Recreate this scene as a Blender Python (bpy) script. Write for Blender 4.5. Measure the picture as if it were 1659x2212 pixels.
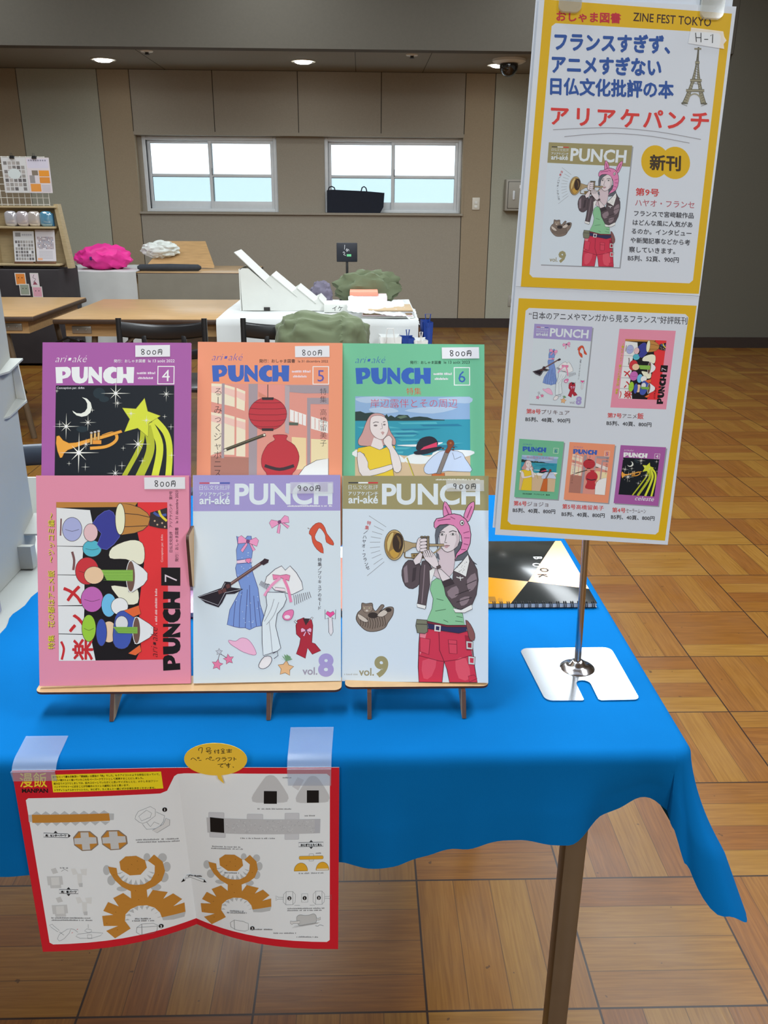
import bpy, bmesh, math, random
import numpy as np
from mathutils import Vector, Matrix, Euler
from mathutils.geometry import tessellate_polygon
random.seed(7)
PI = math.pi
SC = bpy.context.scene
COL = SC.collection
for o in list(SC.objects):
    bpy.data.objects.remove(o)

# ---------------------------------------------------------------- camera
FPX, CAMH = 1825.96, 1.316
RIGHT = Vector((0.99965467, -0.02536503, 0.00686647))
DOWN = Vector((-0.00233451, -0.3459908, -0.938235))
FWD = Vector((0.0261741, 0.93789497, -0.34593053))
cam = bpy.data.cameras.new('camera')
cam.sensor_fit = 'VERTICAL'
cam.sensor_height = 24.0
cam.lens = FPX / 2212 * 24.0
cam.clip_start = 0.02
cam_o = bpy.data.objects.new('camera', cam)
COL.objects.link(cam_o)
up, back = -DOWN, -FWD
cam_o.matrix_world = Matrix(((RIGHT.x, up.x, back.x, 0), (RIGHT.y, up.y, back.y, 0), (RIGHT.z, up.z, back.z, CAMH), (0, 0, 0, 1)))
SC.camera = cam_o

# ---------------------------------------------------------------- world, exposure, lamps
SC.view_settings.view_transform = 'Standard'
SC.view_settings.look = 'None'
SC.view_settings.exposure = 0.0
SC.view_settings.gamma = 1.0
SC.view_settings.use_curve_mapping = False
SC.cycles.use_denoising = True
SC.cycles.max_bounces = 8
SC.cycles.diffuse_bounces = 4
SC.cycles.glossy_bounces = 4
SC.cycles.transparent_max_bounces = 24
SC.cycles.sample_clamp_indirect = 6.0
W = bpy.data.worlds.new('daylight')
SC.world = W
W.use_nodes = True
nt = W.node_tree
bgn = nt.nodes['Background']
bgn.inputs[0].default_value = (0.80, 0.92, 1.0, 1)
bgn.inputs[1].default_value = 2.6


def lamp(name, loc, size, power, col=(0.93, 1.0, 1.05)):
    L = bpy.data.lights.new(name, 'AREA')
    L.shape = 'RECTANGLE'
    L.size, L.size_y = size
    L.energy = power
    L.color = col
    o = bpy.data.objects.new(name, L)
    o.location = loc
    COL.objects.link(o)
    return o


HALL_Z, ALC_Z = 3.5, 2.525
YB, YR = 9.48, 8.146
LAMPS = [(1.8, 6.6, 50), (-0.75, 6.6, 50), (1.8, 4.1, 40), (-0.75, 4.1, 40), (1.8, 1.9, 100), (-0.75, 1.9, 100), (1.8, -3.0, 108), (-0.75, -3.0, 108), (-3.4, 6.6, 44), (-3.4, 1.9, 40)]  # the pair behind the camera is unseen, added as front fill
for (x, y, p) in LAMPS:
    lamp('hall_and_fill_lamp', (x, y, HALL_Z - 0.07), (0.6, 2.3), p)
DOWN_SPOTS = [(-2.386, 8.866), (-0.535, 8.837), (1.306, 8.926)]
for (x, y) in DOWN_SPOTS:
    lamp('alcove_lamp', (x, y, ALC_Z - 0.012), (0.13, 0.13), 10)

# ---------------------------------------------------------------- materials
def lin(c):
    c = c / 255.0
    return c / 12.92 if c <= 0.04045 else ((c + 0.055) / 1.055) ** 2.4


KF = 1.18


def alb(rgb, k=None):
    k = KF if k is None else k
    return tuple(min(0.93, max(0.004, lin(v) * k)) for v in rgb)


FLOORK = 0.6
_M = {}


def mat(name, rgb, rough=0.6, metal=0.0, k=None, var=0.0, nscale=30.0, bump=0.0, spec=0.5, alpha=1.0, trans=0.0, coat=0.0, stretch=None, sheen=0.0):
    """procedural principled material; rgb is 0-255, var mixes in a noise-driven tone change"""
    key = (name, tuple(rgb))
    if key in _M:
        return _M[key]
    m = bpy.data.materials.new(name)
    m.use_nodes = True
    t = m.node_tree
    b = t.nodes['Principled BSDF']
    c = alb(rgb, k)
    b.inputs['Base Color'].default_value = (*c, 1)
    b.inputs['Roughness'].default_value = rough
    b.inputs['Metallic'].default_value = metal
    b.inputs['Specular IOR Level'].default_value = spec
    b.inputs['Alpha'].default_value = alpha
    b.inputs['Transmission Weight'].default_value = trans
    b.inputs['Coat Weight'].default_value = coat
    b.inputs['Coat Roughness'].default_value = 0.08
    b.inputs['Sheen Weight'].default_value = sheen
    if var > 0 or bump > 0:
        tc = t.nodes.new('ShaderNodeTexCoord')
        n = t.nodes.new('ShaderNodeTexNoise')
        n.inputs['Scale'].default_value = nscale
        n.inputs['Detail'].default_value = 4
        src = tc.outputs['Object']
        if stretch:
            mp = t.nodes.new('ShaderNodeMapping')
            mp.inputs['Scale'].default_value = stretch
            t.links.new(src, mp.inputs['Vector'])
            src = mp.outputs['Vector']
        t.links.new(src, n.inputs['Vector'])
        if var > 0:
            r = t.nodes.new('ShaderNodeValToRGB')
            r.color_ramp.elements[0].position = 0.3
            r.color_ramp.elements[1].position = 0.7
            r.color_ramp.elements[0].color = (*[v * (1 - var) for v in c], 1)
            r.color_ramp.elements[1].color = (*[min(0.95, v * (1 + var)) for v in c], 1)
            t.links.new(n.outputs['Fac'], r.inputs['Fac'])
            t.links.new(r.outputs['Color'], b.inputs['Base Color'])
        if bump > 0:
            bp = t.nodes.new('ShaderNodeBump')
            bp.inputs['Strength'].default_value = bump
            bp.inputs['Distance'].default_value = 0.004
            t.links.new(n.outputs['Fac'], bp.inputs['Height'])
            t.links.new(bp.outputs['Normal'], b.inputs['Normal'])
    _M[key] = m
    return m


def emit(name, col, strength):
    m = bpy.data.materials.new(name)
    m.use_nodes = True
    b = m.node_tree.nodes['Principled BSDF']
    b.inputs['Base Color'].default_value = (*col, 1)
    b.inputs['Emission Color'].default_value = (*col, 1)
    b.inputs['Emission Strength'].default_value = strength
    return m


def clear(name, tint, fac_clear, rough=0.1, rgb=(235, 240, 245), gloss=0.12):
    """thin see-through sheet: clear, diffuse and glossy mixed"""
    if name in _M:
        return _M[name]
    m = bpy.data.materials.new(name)
    m.use_nodes = True
    t = m.node_tree
    t.nodes.remove(t.nodes['Principled BSDF'])
    out = t.nodes['Material Output']
    tr = t.nodes.new('ShaderNodeBsdfTransparent')
    tr.inputs['Color'].default_value = (*tint, 1)
    df = t.nodes.new('ShaderNodeBsdfDiffuse')
    df.inputs['Color'].default_value = (*alb(rgb), 1)
    gl = t.nodes.new('ShaderNodeBsdfGlossy')
    gl.inputs['Roughness'].default_value = rough
    m1 = t.nodes.new('ShaderNodeMixShader')
    m1.inputs['Fac'].default_value = fac_clear
    m2 = t.nodes.new('ShaderNodeMixShader')
    m2.inputs['Fac'].default_value = gloss
    t.links.new(df.outputs[0], m1.inputs[1])
    t.links.new(tr.outputs[0], m1.inputs[2])
    t.links.new(m1.outputs[0], m2.inputs[1])
    t.links.new(gl.outputs[0], m2.inputs[2])
    t.links.new(m2.outputs[0], out.inputs['Surface'])
    _M[name] = m
    return m


def parquet():
    m = bpy.data.materials.new('oak_parquet')
    m.use_nodes = True
    t = m.node_tree
    N, L = t.nodes, t.links
    b = N['Principled BSDF']
    tc = N.new('ShaderNodeTexCoord')
    sp = N.new('ShaderNodeSeparateXYZ')
    L.new(tc.outputs['Object'], sp.inputs[0])

    def ma(op, a, bb=None, c=None):
        n = N.new('ShaderNodeMath')
        n.operation = op
        for i, v in enumerate((a, bb, c)):
            if v is None:
                continue
            if isinstance(v, (int, float)):
                n.inputs[i].default_value = v
            else:
                L.new(v, n.inputs[i])
        return n.outputs[0]
    S_ = 0.3
    u = ma('DIVIDE', ma('SUBTRACT', sp.outputs['X'], 0.1107), S_)
    v = ma('DIVIDE', ma('SUBTRACT', sp.outputs['Y'], 1.07074), S_)
    iu, iv = ma('FLOOR', u), ma('FLOOR', v)
    fu, fv = ma('SUBTRACT', u, iu), ma('SUBTRACT', v, iv)
    par = ma('FLOORED_MODULO', ma('ADD', iu, iv), 2.0)      # 0: planks run away from the camera
    npar = ma('SUBTRACT', 1.0, par)
    across = ma('ADD', ma('MULTIPLY', fu, npar), ma('MULTIPLY', fv, par))
    along = ma('ADD', ma('MULTIPLY', fv, npar), ma('MULTIPLY', fu, par))
    p4 = ma('MULTIPLY', across, 4.0)
    ip = ma('FLOOR', p4)
    fp = ma('SUBTRACT', p4, ip)
    cx = N.new('ShaderNodeCombineXYZ')
    L.new(iu, cx.inputs[0]); L.new(iv, cx.inputs[1]); L.new(ip, cx.inputs[2])
    wn = N.new('ShaderNodeTexWhiteNoise')
    L.new(cx.outputs[0], wn.inputs['Vector'])
    # grain: stretched along the plank, shifted per plank
    gx = N.new('ShaderNodeCombineXYZ')
    L.new(ma('MULTIPLY', along, 1.1), gx.inputs[0])
    L.new(ma('MULTIPLY', across, 24.0), gx.inputs[1])
    L.new(ma('MULTIPLY', wn.outputs['Value'], 71.0), gx.inputs[2])
    g = N.new('ShaderNodeTexNoise')
    g.inputs['Scale'].default_value = 2.2
    g.inputs['Detail'].default_value = 5
    g.inputs['Distortion'].default_value = 0.7
    L.new(gx.outputs[0], g.inputs['Vector'])
    r = N.new('ShaderNodeValToRGB')
    e = r.color_ramp.elements
    e[0].position = 0.0
    e[0].color = (*alb((124, 77, 26), FLOORK), 1)
    e[1].position = 1.0
    e[1].color = (*alb((183, 130, 58), FLOORK), 1)
    k = r.color_ramp.elements.new(0.45)
    k.color = (*alb((156, 103, 38), FLOORK), 1)
    tone = ma('ADD', ma('ADD', ma('MULTIPLY', wn.outputs['Value'], 0.42), 0.02), ma('MULTIPLY', ma('SUBTRACT', g.outputs['Fac'], 0.30), 1.15))
    L.new(tone, r.inputs['Fac'])
    # a little hue change plank by plank
    hs = N.new('ShaderNodeHueSaturation')
    L.new(r.outputs['Color'], hs.inputs['Color'])
    L.new(ma('ADD', ma('MULTIPLY', wn.outputs['Value'], 0.016), 0.492), hs.inputs['Hue'])
    # dark joints between planks and between blocks
    ed = ma('MINIMUM', fp, ma('SUBTRACT', 1.0, fp))
    eb = ma('MINIMUM', along, ma('SUBTRACT', 1.0, along))
    ea = ma('MINIMUM', across, ma('SUBTRACT', 1.0, across))
    j1 = ma('GREATER_THAN', ed, 0.012)
    j2 = ma('GREATER_THAN', eb, 0.0065)
    j3 = ma('GREATER_THAN', ea, 0.0065)
    jj = ma('MULTIPLY', ma('ADD', ma('MULTIPLY', j1, 0.55), 0.45), ma('MULTIPLY', j2, j3))
    mx = N.new('ShaderNodeMix')
    mx.data_type = 'RGBA'
    L.new(jj, mx.inputs['Factor'])
    mx.inputs['A'].default_value = (*alb((52, 30, 12), FLOORK), 1)
    L.new(hs.outputs['Color'], mx.inputs['B'])
    # small dark knots and wear
    wv = N.new('ShaderNodeTexNoise')
    wv.inputs['Scale'].default_value = 46
    wv.inputs['Detail'].default_value = 2
    L.new(tc.outputs['Object'], wv.inputs['Vector'])
    kn = ma('GREATER_THAN', wv.outputs['Fac'], 0.745)
    mk = N.new('ShaderNodeMix')
    mk.data_type = 'RGBA'
    L.new(ma('MULTIPLY', kn, 0.7), mk.inputs['Factor'])
    L.new(mx.outputs['Result'], mk.inputs['A'])
    mk.inputs['B'].default_value = (*alb((70, 40, 18), FLOORK), 1)
    L.new(mk.outputs['Result'], b.inputs['Base Color'])
    w2 = N.new('ShaderNodeTexNoise')
    w2.inputs['Scale'].default_value = 7
    L.new(tc.outputs['Object'], w2.inputs['Vector'])
    L.new(ma('ADD', ma('MULTIPLY', w2.outputs['Fac'], 0.22), 0.22), b.inputs['Roughness'])
    b.inputs['Specular IOR Level'].default_value = 0.42
    bp = N.new('ShaderNodeBump')
    bp.inputs['Strength'].default_value = 0.25
    bp.inputs['Distance'].default_value = 0.002
    L.new(ma('ADD', jj, ma('MULTIPLY', g.outputs['Fac'], 0.25)), bp.inputs['Height'])
    L.new(bp.outputs['Normal'], b.inputs['Normal'])
    return m




# ---------------------------------------------------------------- mesh helpers
class MB:
    """collects faces of several materials and links them as ONE mesh object"""

    def __init__(s):
        s.v, s.f, s.fm, s.fs, s.mats = [], [], [], [], []

    def mi(s, m):
        if m not in s.mats:
            s.mats.append(m)
        return s.mats.index(m)

    def add(s, vs, fs, m, smooth=False):
        n = len(s.v)
        s.v += [tuple(p) for p in vs]
        i = s.mi(m)
        for f in fs:
            s.f.append([n + k for k in f])
            s.fm.append(i)
            s.fs.append(smooth)
        return s

    def box(s, lo, hi, m, r=0.0, M=None, seg=2):
        lo, hi = Vector(lo), Vector(hi)
        bm = bmesh.new()
        bmesh.ops.create_cube(bm, size=1)
        c, d = (lo + hi) / 2, hi - lo
        for q in bm.verts:
            q.co = Vector((q.co.x * d.x, q.co.y * d.y, q.co.z * d.z)) + c
        if r > 0:
            bmesh.ops.bevel(bm, geom=bm.edges[:], offset=min(r, 0.49 * min(d)), segments=seg, affect='EDGES', profile=0.5)
        s.addbm(bm, m, M, smooth=r > 0)
        return s

    def addbm(s, bm, m, M=None, smooth=False):
        bm.verts.index_update()
        vs = [(M @ q.co) if M else q.co.copy() for q in bm.verts]
        s.add(vs, [[q.index for q in f.verts] for f in bm.faces], m, smooth)
        bm.free()

    def tube(s, pts, rad, m, n=10, cap=True, closed=False):
        pts = [Vector(p) for p in pts]
        R_ = rad if isinstance(rad, (list, tuple)) else [rad] * len(pts)
        rings, prev = [], None
        for i, p in enumerate(pts):
            a = pts[i - 1] if (i > 0 or closed) else p
            c = pts[(i + 1) % len(pts)] if (i < len(pts) - 1 or closed) else p
            d = (c - a).normalized()
            if prev is None:
                h = Vector((0, 0, 1)) if abs(d.z) < 0.9 else Vector((1, 0, 0))
                x = d.cross(h).normalized()
            else:
                x = (prev - d * prev.dot(d)).normalized()
            prev = x
            y = d.cross(x)
            rings.append([p + (x * math.cos(2 * PI * k / n) + y * math.sin(2 * PI * k / n)) * R_[i] for k in range(n)])
        vs = [q for r in rings for q in r]
        fs = []
        last = len(rings) if closed else len(rings) - 1
        for i in range(last):
            j = (i + 1) % len(rings)
            for k in range(n):
                l = (k + 1) % n
                fs.append([i * n + k, i * n + l, j * n + l, j * n + k])
        if cap and not closed:
            fs.append(list(range(n))[::-1])
            fs.append([(len(rings) - 1) * n + k for k in range(n)])
        return s.add(vs, fs, m, True)

    def lathe(s, prof, c, m, n=24, axis='Z'):
        """prof: (radius, height) pairs from bottom to top round centre c"""
        c = Vector(c)
        vs, fs = [], []
        for (r, h) in prof:
            for k in range(n):
                a = 2 * PI * k / n
                p = Vector((r * math.cos(a), r * math.sin(a), h))
                if axis == 'Y':
                    p = Vector((p.x, -p.z, p.y))
                vs.append(c + p)
        for i in range(len(prof) - 1):
            for k in range(n):
                l = (k + 1) % n
                fs.append([i * n + k, i * n + l, (i + 1) * n + l, (i + 1) * n + k])
        fs.append(list(range(n))[::-1])
        fs.append([(len(prof) - 1) * n + k for k in range(n)])
        return s.add(vs, fs, m, True)

    def prism(s, poly, fn, d0, d1, m, smooth=False):
        """extrude a 2D outline; fn(a, b, d) gives the point"""
        n = len(poly)
        vs = [fn(a, b, d0) for a, b in poly] + [fn(a, b, d1) for a, b in poly]
        tr = tessellate_polygon([[Vector((a, b, 0)) for a, b in poly]])
        fs = [list(t) for t in tr] + [[n + k for k in t[::-1]] for t in tr]
        s.add(vs, fs, m, False)
        sides = [[i, (i + 1) % n, n + (i + 1) % n, n + i] for i in range(n)]
        return s.add(vs, sides, m, smooth)

    def grid(s, fn, nu, nv, m, smooth=True, thick=None):
        vs = [fn(i / nu, j / nv) for j in range(nv + 1) for i in range(nu + 1)]
        fs = [[j * (nu + 1) + i, j * (nu + 1) + i + 1, (j + 1) * (nu + 1) + i + 1, (j + 1) * (nu + 1) + i] for j in range(nv) for i in range(nu)]
        return s.add(vs, fs, m, smooth)

    def blob(s, c, rad, m, seed=0, amp=0.12, fr=3.0, sub=4, flat=None, shape=None):
        from mathutils import noise
        bm = bmesh.new()
        bmesh.ops.create_icosphere(bm, subdivisions=sub, radius=1)
        c = Vector(c)
        for q in bm.verts:
            d = q.co.normalized()
            k = 1 + amp * noise.noise(d * fr + Vector((seed * 3.7, 1.3, seed))) + amp * 0.5 * noise.noise(d * fr * 2.3 + Vector((9.1, seed * 1.9, 0)))
            p = Vector((d.x * rad[0], d.y * rad[1], d.z * rad[2])) * k
            if shape:
                p = shape(p)
            p += c
            if flat is not None and p.z < flat:
                p.z = flat
            q.co = p
        s.addbm(bm, m, None, True)
        return s

    def build(s, name, parent=None, label=None, base=None, recalc=True):
        me = bpy.data.meshes.new(name)
        off = Vector((0, 0, 0))
        o = bpy.data.objects.new(name, me)
        if parent is not None:
            q = parent
            while q is not None:
                off += q.location
                q = q.parent
        else:
            if base is None:
                xs = np.array(s.v)
                base = (float((xs[:, 0].min() + xs[:, 0].max()) / 2), float((xs[:, 1].min() + xs[:, 1].max()) / 2), float(xs[:, 2].min()))
            off = Vector(base)
            o.location = off
        me.from_pydata([tuple(Vector(p) - off) for p in s.v], [], s.f)
        for m in s.mats:
            me.materials.append(m)
        me.polygons.foreach_set('material_index', s.fm)
        me.polygons.foreach_set('use_smooth', s.fs)
        if recalc:
            bm = bmesh.new()
            bm.from_mesh(me)
            bmesh.ops.remove_doubles(bm, verts=bm.verts, dist=1e-6)
            bmesh.ops.recalc_face_normals(bm, faces=bm.faces)
            bm.to_mesh(me)
            bm.free()
            if any(s.fs):
                try:
                    me.set_sharp_from_angle(angle=math.radians(42))
                except Exception:
                    pass
        me.update()
        COL.objects.link(o)
        if parent is not None:
            o.parent = parent
        if label:
            o['label'] = label
        return o


def thing(name, label, cat, loc, group=None):
    o = bpy.data.objects.new(name, None)
    o.empty_display_size = 0.05
    o.location = loc
    COL.objects.link(o)
    return tag(o, label, cat, group)


def tag(o, label, cat, group=None, kind=None):
    o['label'] = label
    o['category'] = cat
    if group:
        o['group'] = group
    if kind:
        o['kind'] = kind
    return o


def struct(o):
    o['kind'] = 'structure'
    return o


# ---------------------------------------------------------------- printing on sheets
def homog(src, dst):
    A, B = [], []
    for (x, y), (u, v) in zip(src, dst):
        A.append([x, y, 1, 0, 0, 0, -u * x, -u * y]); B.append(u)
        A.append([0, 0, 0, x, y, 1, -v * x, -v * y]); B.append(v)
    h = np.linalg.solve(np.array(A, float), np.array(B, float))

    def f(p):
        w = h[6] * p[0] + h[7] * p[1] + 1
        return ((h[0] * p[0] + h[1] * p[1] + h[2]) / w, (h[3] * p[0] + h[4] * p[1] + h[5]) / w)
    return f


_T = {}


def textmesh(s, off=0.0, shear=0.0, res=2):
    k = (s, off, shear, res)
    if k in _T:
        return _T[k]
    c = bpy.data.curves.new('lettering', 'FONT')
    c.body, c.size, c.offset, c.shear, c.resolution_u = s, 1, off, shear, res
    o = bpy.data.objects.new('lettering', c)
    COL.objects.link(o)
    e = o.evaluated_get(bpy.context.evaluated_depsgraph_get())
    m = e.to_mesh()
    vs = [(q.co.x, q.co.y) for q in m.vertices]
    fs = [list(p.vertices) for p in m.polygons]
    e.to_mesh_clear()
    bpy.data.objects.remove(o)
    bpy.data.curves.remove(c)
    _T[k] = (vs, fs)
    return _T[k]


def ink(rgb, rough=0.45):
    return mat('print_%02x%02x%02x' % tuple(int(v) for v in rgb), rgb, rough, spec=0.18)


class Sheet:
    """flat artwork in millimetres (x right, y down); every later shape lies a hair above what it overlaps"""

    def __init__(s, dz=0.00003):
        s.items, s.boxes, s.T, s.place, s.dz = [], [], None, None, dz
        s.small = False

    def _m(s, p):
        if s.T:
            p = s.T(p)
        if s.place:
            p = s.place(p)
        return p

    def _put(s, vs, fs, m):
        if not vs:
            return
        a = np.array(vs)
        b = (a[:, 0].min(), a[:, 1].min(), a[:, 0].max(), a[:, 1].max())
        lv = 0
        for q in s.boxes:
            if q[0] < b[2] and q[2] > b[0] and q[1] < b[3] and q[3] > b[1] and q[4] >= lv:
                lv = q[4] + 1
        s.boxes.append((*b, lv))
        s.items.append((vs, fs, m, lv))

    def poly(s, pts, col, hole=None, smooth=0):
        if smooth:
            pts = spline(pts, smooth, True)
        loops = [pts] + ([hole] if hole else [])
        allp = [p for l in loops for p in l]
        tr = tessellate_polygon([[Vector((p[0], p[1], 0)) for p in l] for l in loops])
        s._put([s._m(p) for p in allp], [list(t) for t in tr], col if not isinstance(col, tuple) else ink(col))
        return s

    def line(s, pts, w, col, closed=False, smooth=0):
        if smooth:
            pts = spline(pts, smooth, closed)
        pts = [Vector((p[0], p[1])) for p in pts]
        n = len(pts)
        if n < 2:
            return s
        vs, fs = [], []
        for i, p in enumerate(pts):
            a = pts[i - 1] if (i > 0 or closed) else p
            b = pts[(i + 1) % n] if (i < n - 1 or closed) else p
            d = b - a
            if d.length < 1e-9:
                d = Vector((1, 0))
            d.normalize()
            q = Vector((-d.y, d.x)) * w / 2
            ww = w
            vs += [tuple(p + q), tuple(p - q)]
        for i in range(n if closed else n - 1):
            j = (i + 1) % n
            fs.append([2 * i, 2 * i + 1, 2 * j + 1, 2 * j])
        s._put([s._m(p) for p in vs], fs, ink(col) if isinstance(col, tuple) else col)
        return s

    def shape(s, pts, fill, w=0, edge=(45, 40, 45), smooth=0):
        if smooth:
            pts = spline(pts, smooth, True)
        if fill:
            s.poly(pts, fill)
        if w:
            s.line(pts, w, edge, closed=True)
        return s

    def rect(s, x0, y0, x1, y1, col, r=0, w=0, edge=(45, 40, 45)):
        if r:
            pts = []
            for (cx, cy, a0) in ((x1 - r, y0 + r, -90), (x1 - r, y1 - r, 0), (x0 + r, y1 - r, 90), (x0 + r, y0 + r, 180)):
                pts += [(cx + r * math.cos(math.radians(a0 + k * 18)), cy + r * math.sin(math.radians(a0 + k * 18))) for k in range(6)]
        else:
            pts = [(x0, y0), (x1, y0), (x1, y1), (x0, y1)]
        return s.shape(pts, col, w, edge)

    def ell(s, cx, cy, rx, ry, col, n=28, w=0, edge=(45, 40, 45), rot=0, a0=0, a1=360):
        c_, s_ = math.cos(math.radians(rot)), math.sin(math.radians(rot))
        pts = []
        full = abs(a1 - a0) >= 360
        for k in range(n if full else n + 1):
            a = math.radians(a0 + (a1 - a0) * k / n)
            x, y = rx * math.cos(a), ry * math.sin(a)
            pts.append((cx + x * c_ - y * s_, cy + x * s_ + y * c_))
        return s.shape(pts, col, w, edge)

    def text(s, t, x, y, x1, col, bold=0.0, h=None, rot=0.0, shear=0.0, align='l', res=2):
        """t set from (x, y) on its baseline; fitted to the width x1-x, or to the em size h alone when x1 is None"""
        heavy = bold > 0 and max(map(ord, t)) > 0x2fff
        if bold >= 0.02 and not heavy and not s.small:
            res = 7
        vs, fs = textmesh(t, 0.0 if heavy else bold, shear, res)
        if not vs:
            return s
        xs = [p[0] for p in vs]
        mn, mx_ = min(xs), max(xs)
        sx = (x1 - x) / (mx_ - mn) if x1 is not None else h
        sy = h if h is not None else sx
        o = mn if align == 'l' else (mn + mx_) / 2
        c_, s_ = math.cos(math.radians(rot)), math.sin(math.radians(rot))
        # heavy kanji and kana: the same outline laid round its place, since fattened outlines break
        nq = (8 if bold > 0.012 else 4) if heavy else 1
        for q in range(nq):
            da, db = (bold * math.cos(2 * PI * q / nq), bold * math.sin(2 * PI * q / nq)) if heavy else (0, 0)
            out = []
            for (a, b) in vs:
                px, py = (a + da - o) * sx, -(b + db) * sy
                out.append(s._m((x + px * c_ - py * s_, y + px * s_ + py * c_)))
            s._put(out, fs, ink(col) if isinstance(col, tuple) else col)
        return s

    def vtext(s, t, x, y, y1, col, bold=0.0, h=None, lean=0.0):
        """upright characters one below another from y to y1, centred on x"""
        n = len(t)
        st = (y1 - y) / n
        e = h or st * 0.95
        for i, ch in enumerate(t):
            xx = x + lean * i * st
            yy = y + st * (i + 0.5)
            if ch in 'ー～/・':
                s.text(ch if ch != '/' else '／', xx, yy, None, col, bold, e, rot=90 if ch in 'ー～' else 0, align='c') if ch in '/・' else s._bar(ch, xx, yy, e, col)
            else:
                s.text(ch, xx, yy + 0.38 * e, None, col, bold, e, align='c')
        return s

    def _bar(s, ch, x, y, e, col):
        if ch == 'ー':
            return s.line([(x + 0.02 * e, y - 0.42 * e), (x, y + 0.42 * e)], 0.09 * e, col)
        return s.line([(x, y - 0.4 * e), (x + 0.15 * e, y - 0.2 * e), (x - 0.12 * e, y + 0.15 * e), (x + 0.03 * e, y + 0.4 * e)], 0.08 * e, col)

    def cut(s, xs, ys):
        """slice all shapes along a lattice so the sheet can be bent"""
        new = []
        for vs, fs, m, lv in s.items:
            a = np.array(vs)
            x0, y0, x1, y1 = a[:, 0].min(), a[:, 1].min(), a[:, 0].max(), a[:, 1].max()
            if x1 - x0 < 3 and y1 - y0 < 3:
                new.append((vs, fs, m, lv))
                continue
            bm = bmesh.new()
            q = [bm.verts.new((p[0], p[1], 0)) for p in vs]
            for f in fs:
                try:
                    bm.faces.new([q[k] for k in f])
                except ValueError:
                    pass
            for c, no, lo, hi in [(x, (1, 0, 0), x0, x1) for x in xs] + [(y, (0, 1, 0), y0, y1) for y in ys]:
                if lo + 1e-4 < c < hi - 1e-4:
                    bmesh.ops.bisect_plane(bm, geom=bm.verts[:] + bm.edges[:] + bm.faces[:], dist=1e-6, plane_co=(c if no[0] else 0, c if no[1] else 0, 0), plane_no=no)
            bm.verts.index_update()
            new.append(([(p.co.x, p.co.y) for p in bm.verts], [[p.index for p in f.verts] for f in bm.faces], m, lv))
            bm.free()
        s.items = new
        return s

    def emit(s, mb, fn, lift=0.00005):
        """fn(x_mm, y_mm, height) -> point"""
        for vs, fs, m, lv in s.items:
            z = lift + s.dz * lv
            mb.add([fn(p[0], p[1], z) for p in vs], fs, m)
        return mb


def spline(pts, k, closed):
    P = [Vector((p[0], p[1])) for p in pts]
    n = len(P)
    out = []
    for i in range(n if closed else n - 1):
        a = P[(i - 1) % n] if (closed or i > 0) else P[i]
        b, c = P[i], P[(i + 1) % n]
        d = P[(i + 2) % n] if (closed or i + 2 < n) else c
        for j in range(k):
            t = j / k
            q = 0.5 * ((2 * b) + (c - a) * t + (2 * a - 5 * b + 4 * c - d) * t * t + (3 * b - a - 3 * c + d) * t ** 3)
            out.append((q.x, q.y))
    if not closed:
        out.append(tuple(P[-1]))
    return out


def at(u, v, Y):
    """the point of the upright plane at distance Y seen at photo pixel (u, v)"""
    d = RIGHT * ((u - 829.5) / FPX) + DOWN * ((v - 1106) / FPX) + FWD
    return Vector((0, 0, CAMH)) + d * (Y / d.y)


def onz(u, v, z):
    d = RIGHT * ((u - 829.5) / FPX) + DOWN * ((v - 1106) / FPX) + FWD
    return Vector((0, 0, CAMH)) + d * ((z - CAMH) / d.z)

# ================================================================ the hall
M_floor = parquet()
M_greyg = mat('wall_fabric_grey_green', (150, 149, 134), 0.9, k=1.32, var=0.04, nscale=90, bump=0.03)
M_tan = mat('wall_fabric_tan', (142, 128, 106), 0.9, k=1.32, var=0.04, nscale=90, bump=0.03)
M_taupe = mat('wall_fabric_taupe', (140, 133, 120), 0.9, k=1.32, var=0.04, nscale=90, bump=0.03)
M_seam = mat('wall_seam', (60, 56, 50), 0.9)
M_ceil = mat('ceiling_board', (150, 145, 132), 0.9, k=0.85, var=0.03, nscale=50)
M_hall = mat('hall_paint', (176, 172, 162), 0.9, k=0.9, var=0.02, nscale=20)
M_base = mat('dark_skirting', (44, 34, 30), 0.5, var=0.1, nscale=30)
M_alu = mat('white_aluminium', (206, 210, 212), 0.4, var=0.02, nscale=20)
M_white = mat('white_paint', (214, 214, 208), 0.5, var=0.02, nscale=20)

f = MB()
f.add([(-7, -5, 0), (6, -5, 0), (6, 9.7, 0), (-7, 9.7, 0)], [[0, 1, 2, 3]], M_floor)
f.add([(-7, -5, -0.1), (6, -5, -0.1), (6, 9.7, -0.1), (-7, 9.7, -0.1)], [[0, 3, 2, 1]], M_floor)
struct(f.build('floor', base=(0, 0, 0), recalc=False))


def wallbox(name, lo, hi, m):
    return struct(MB().box(lo, hi, m).build(name))


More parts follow.
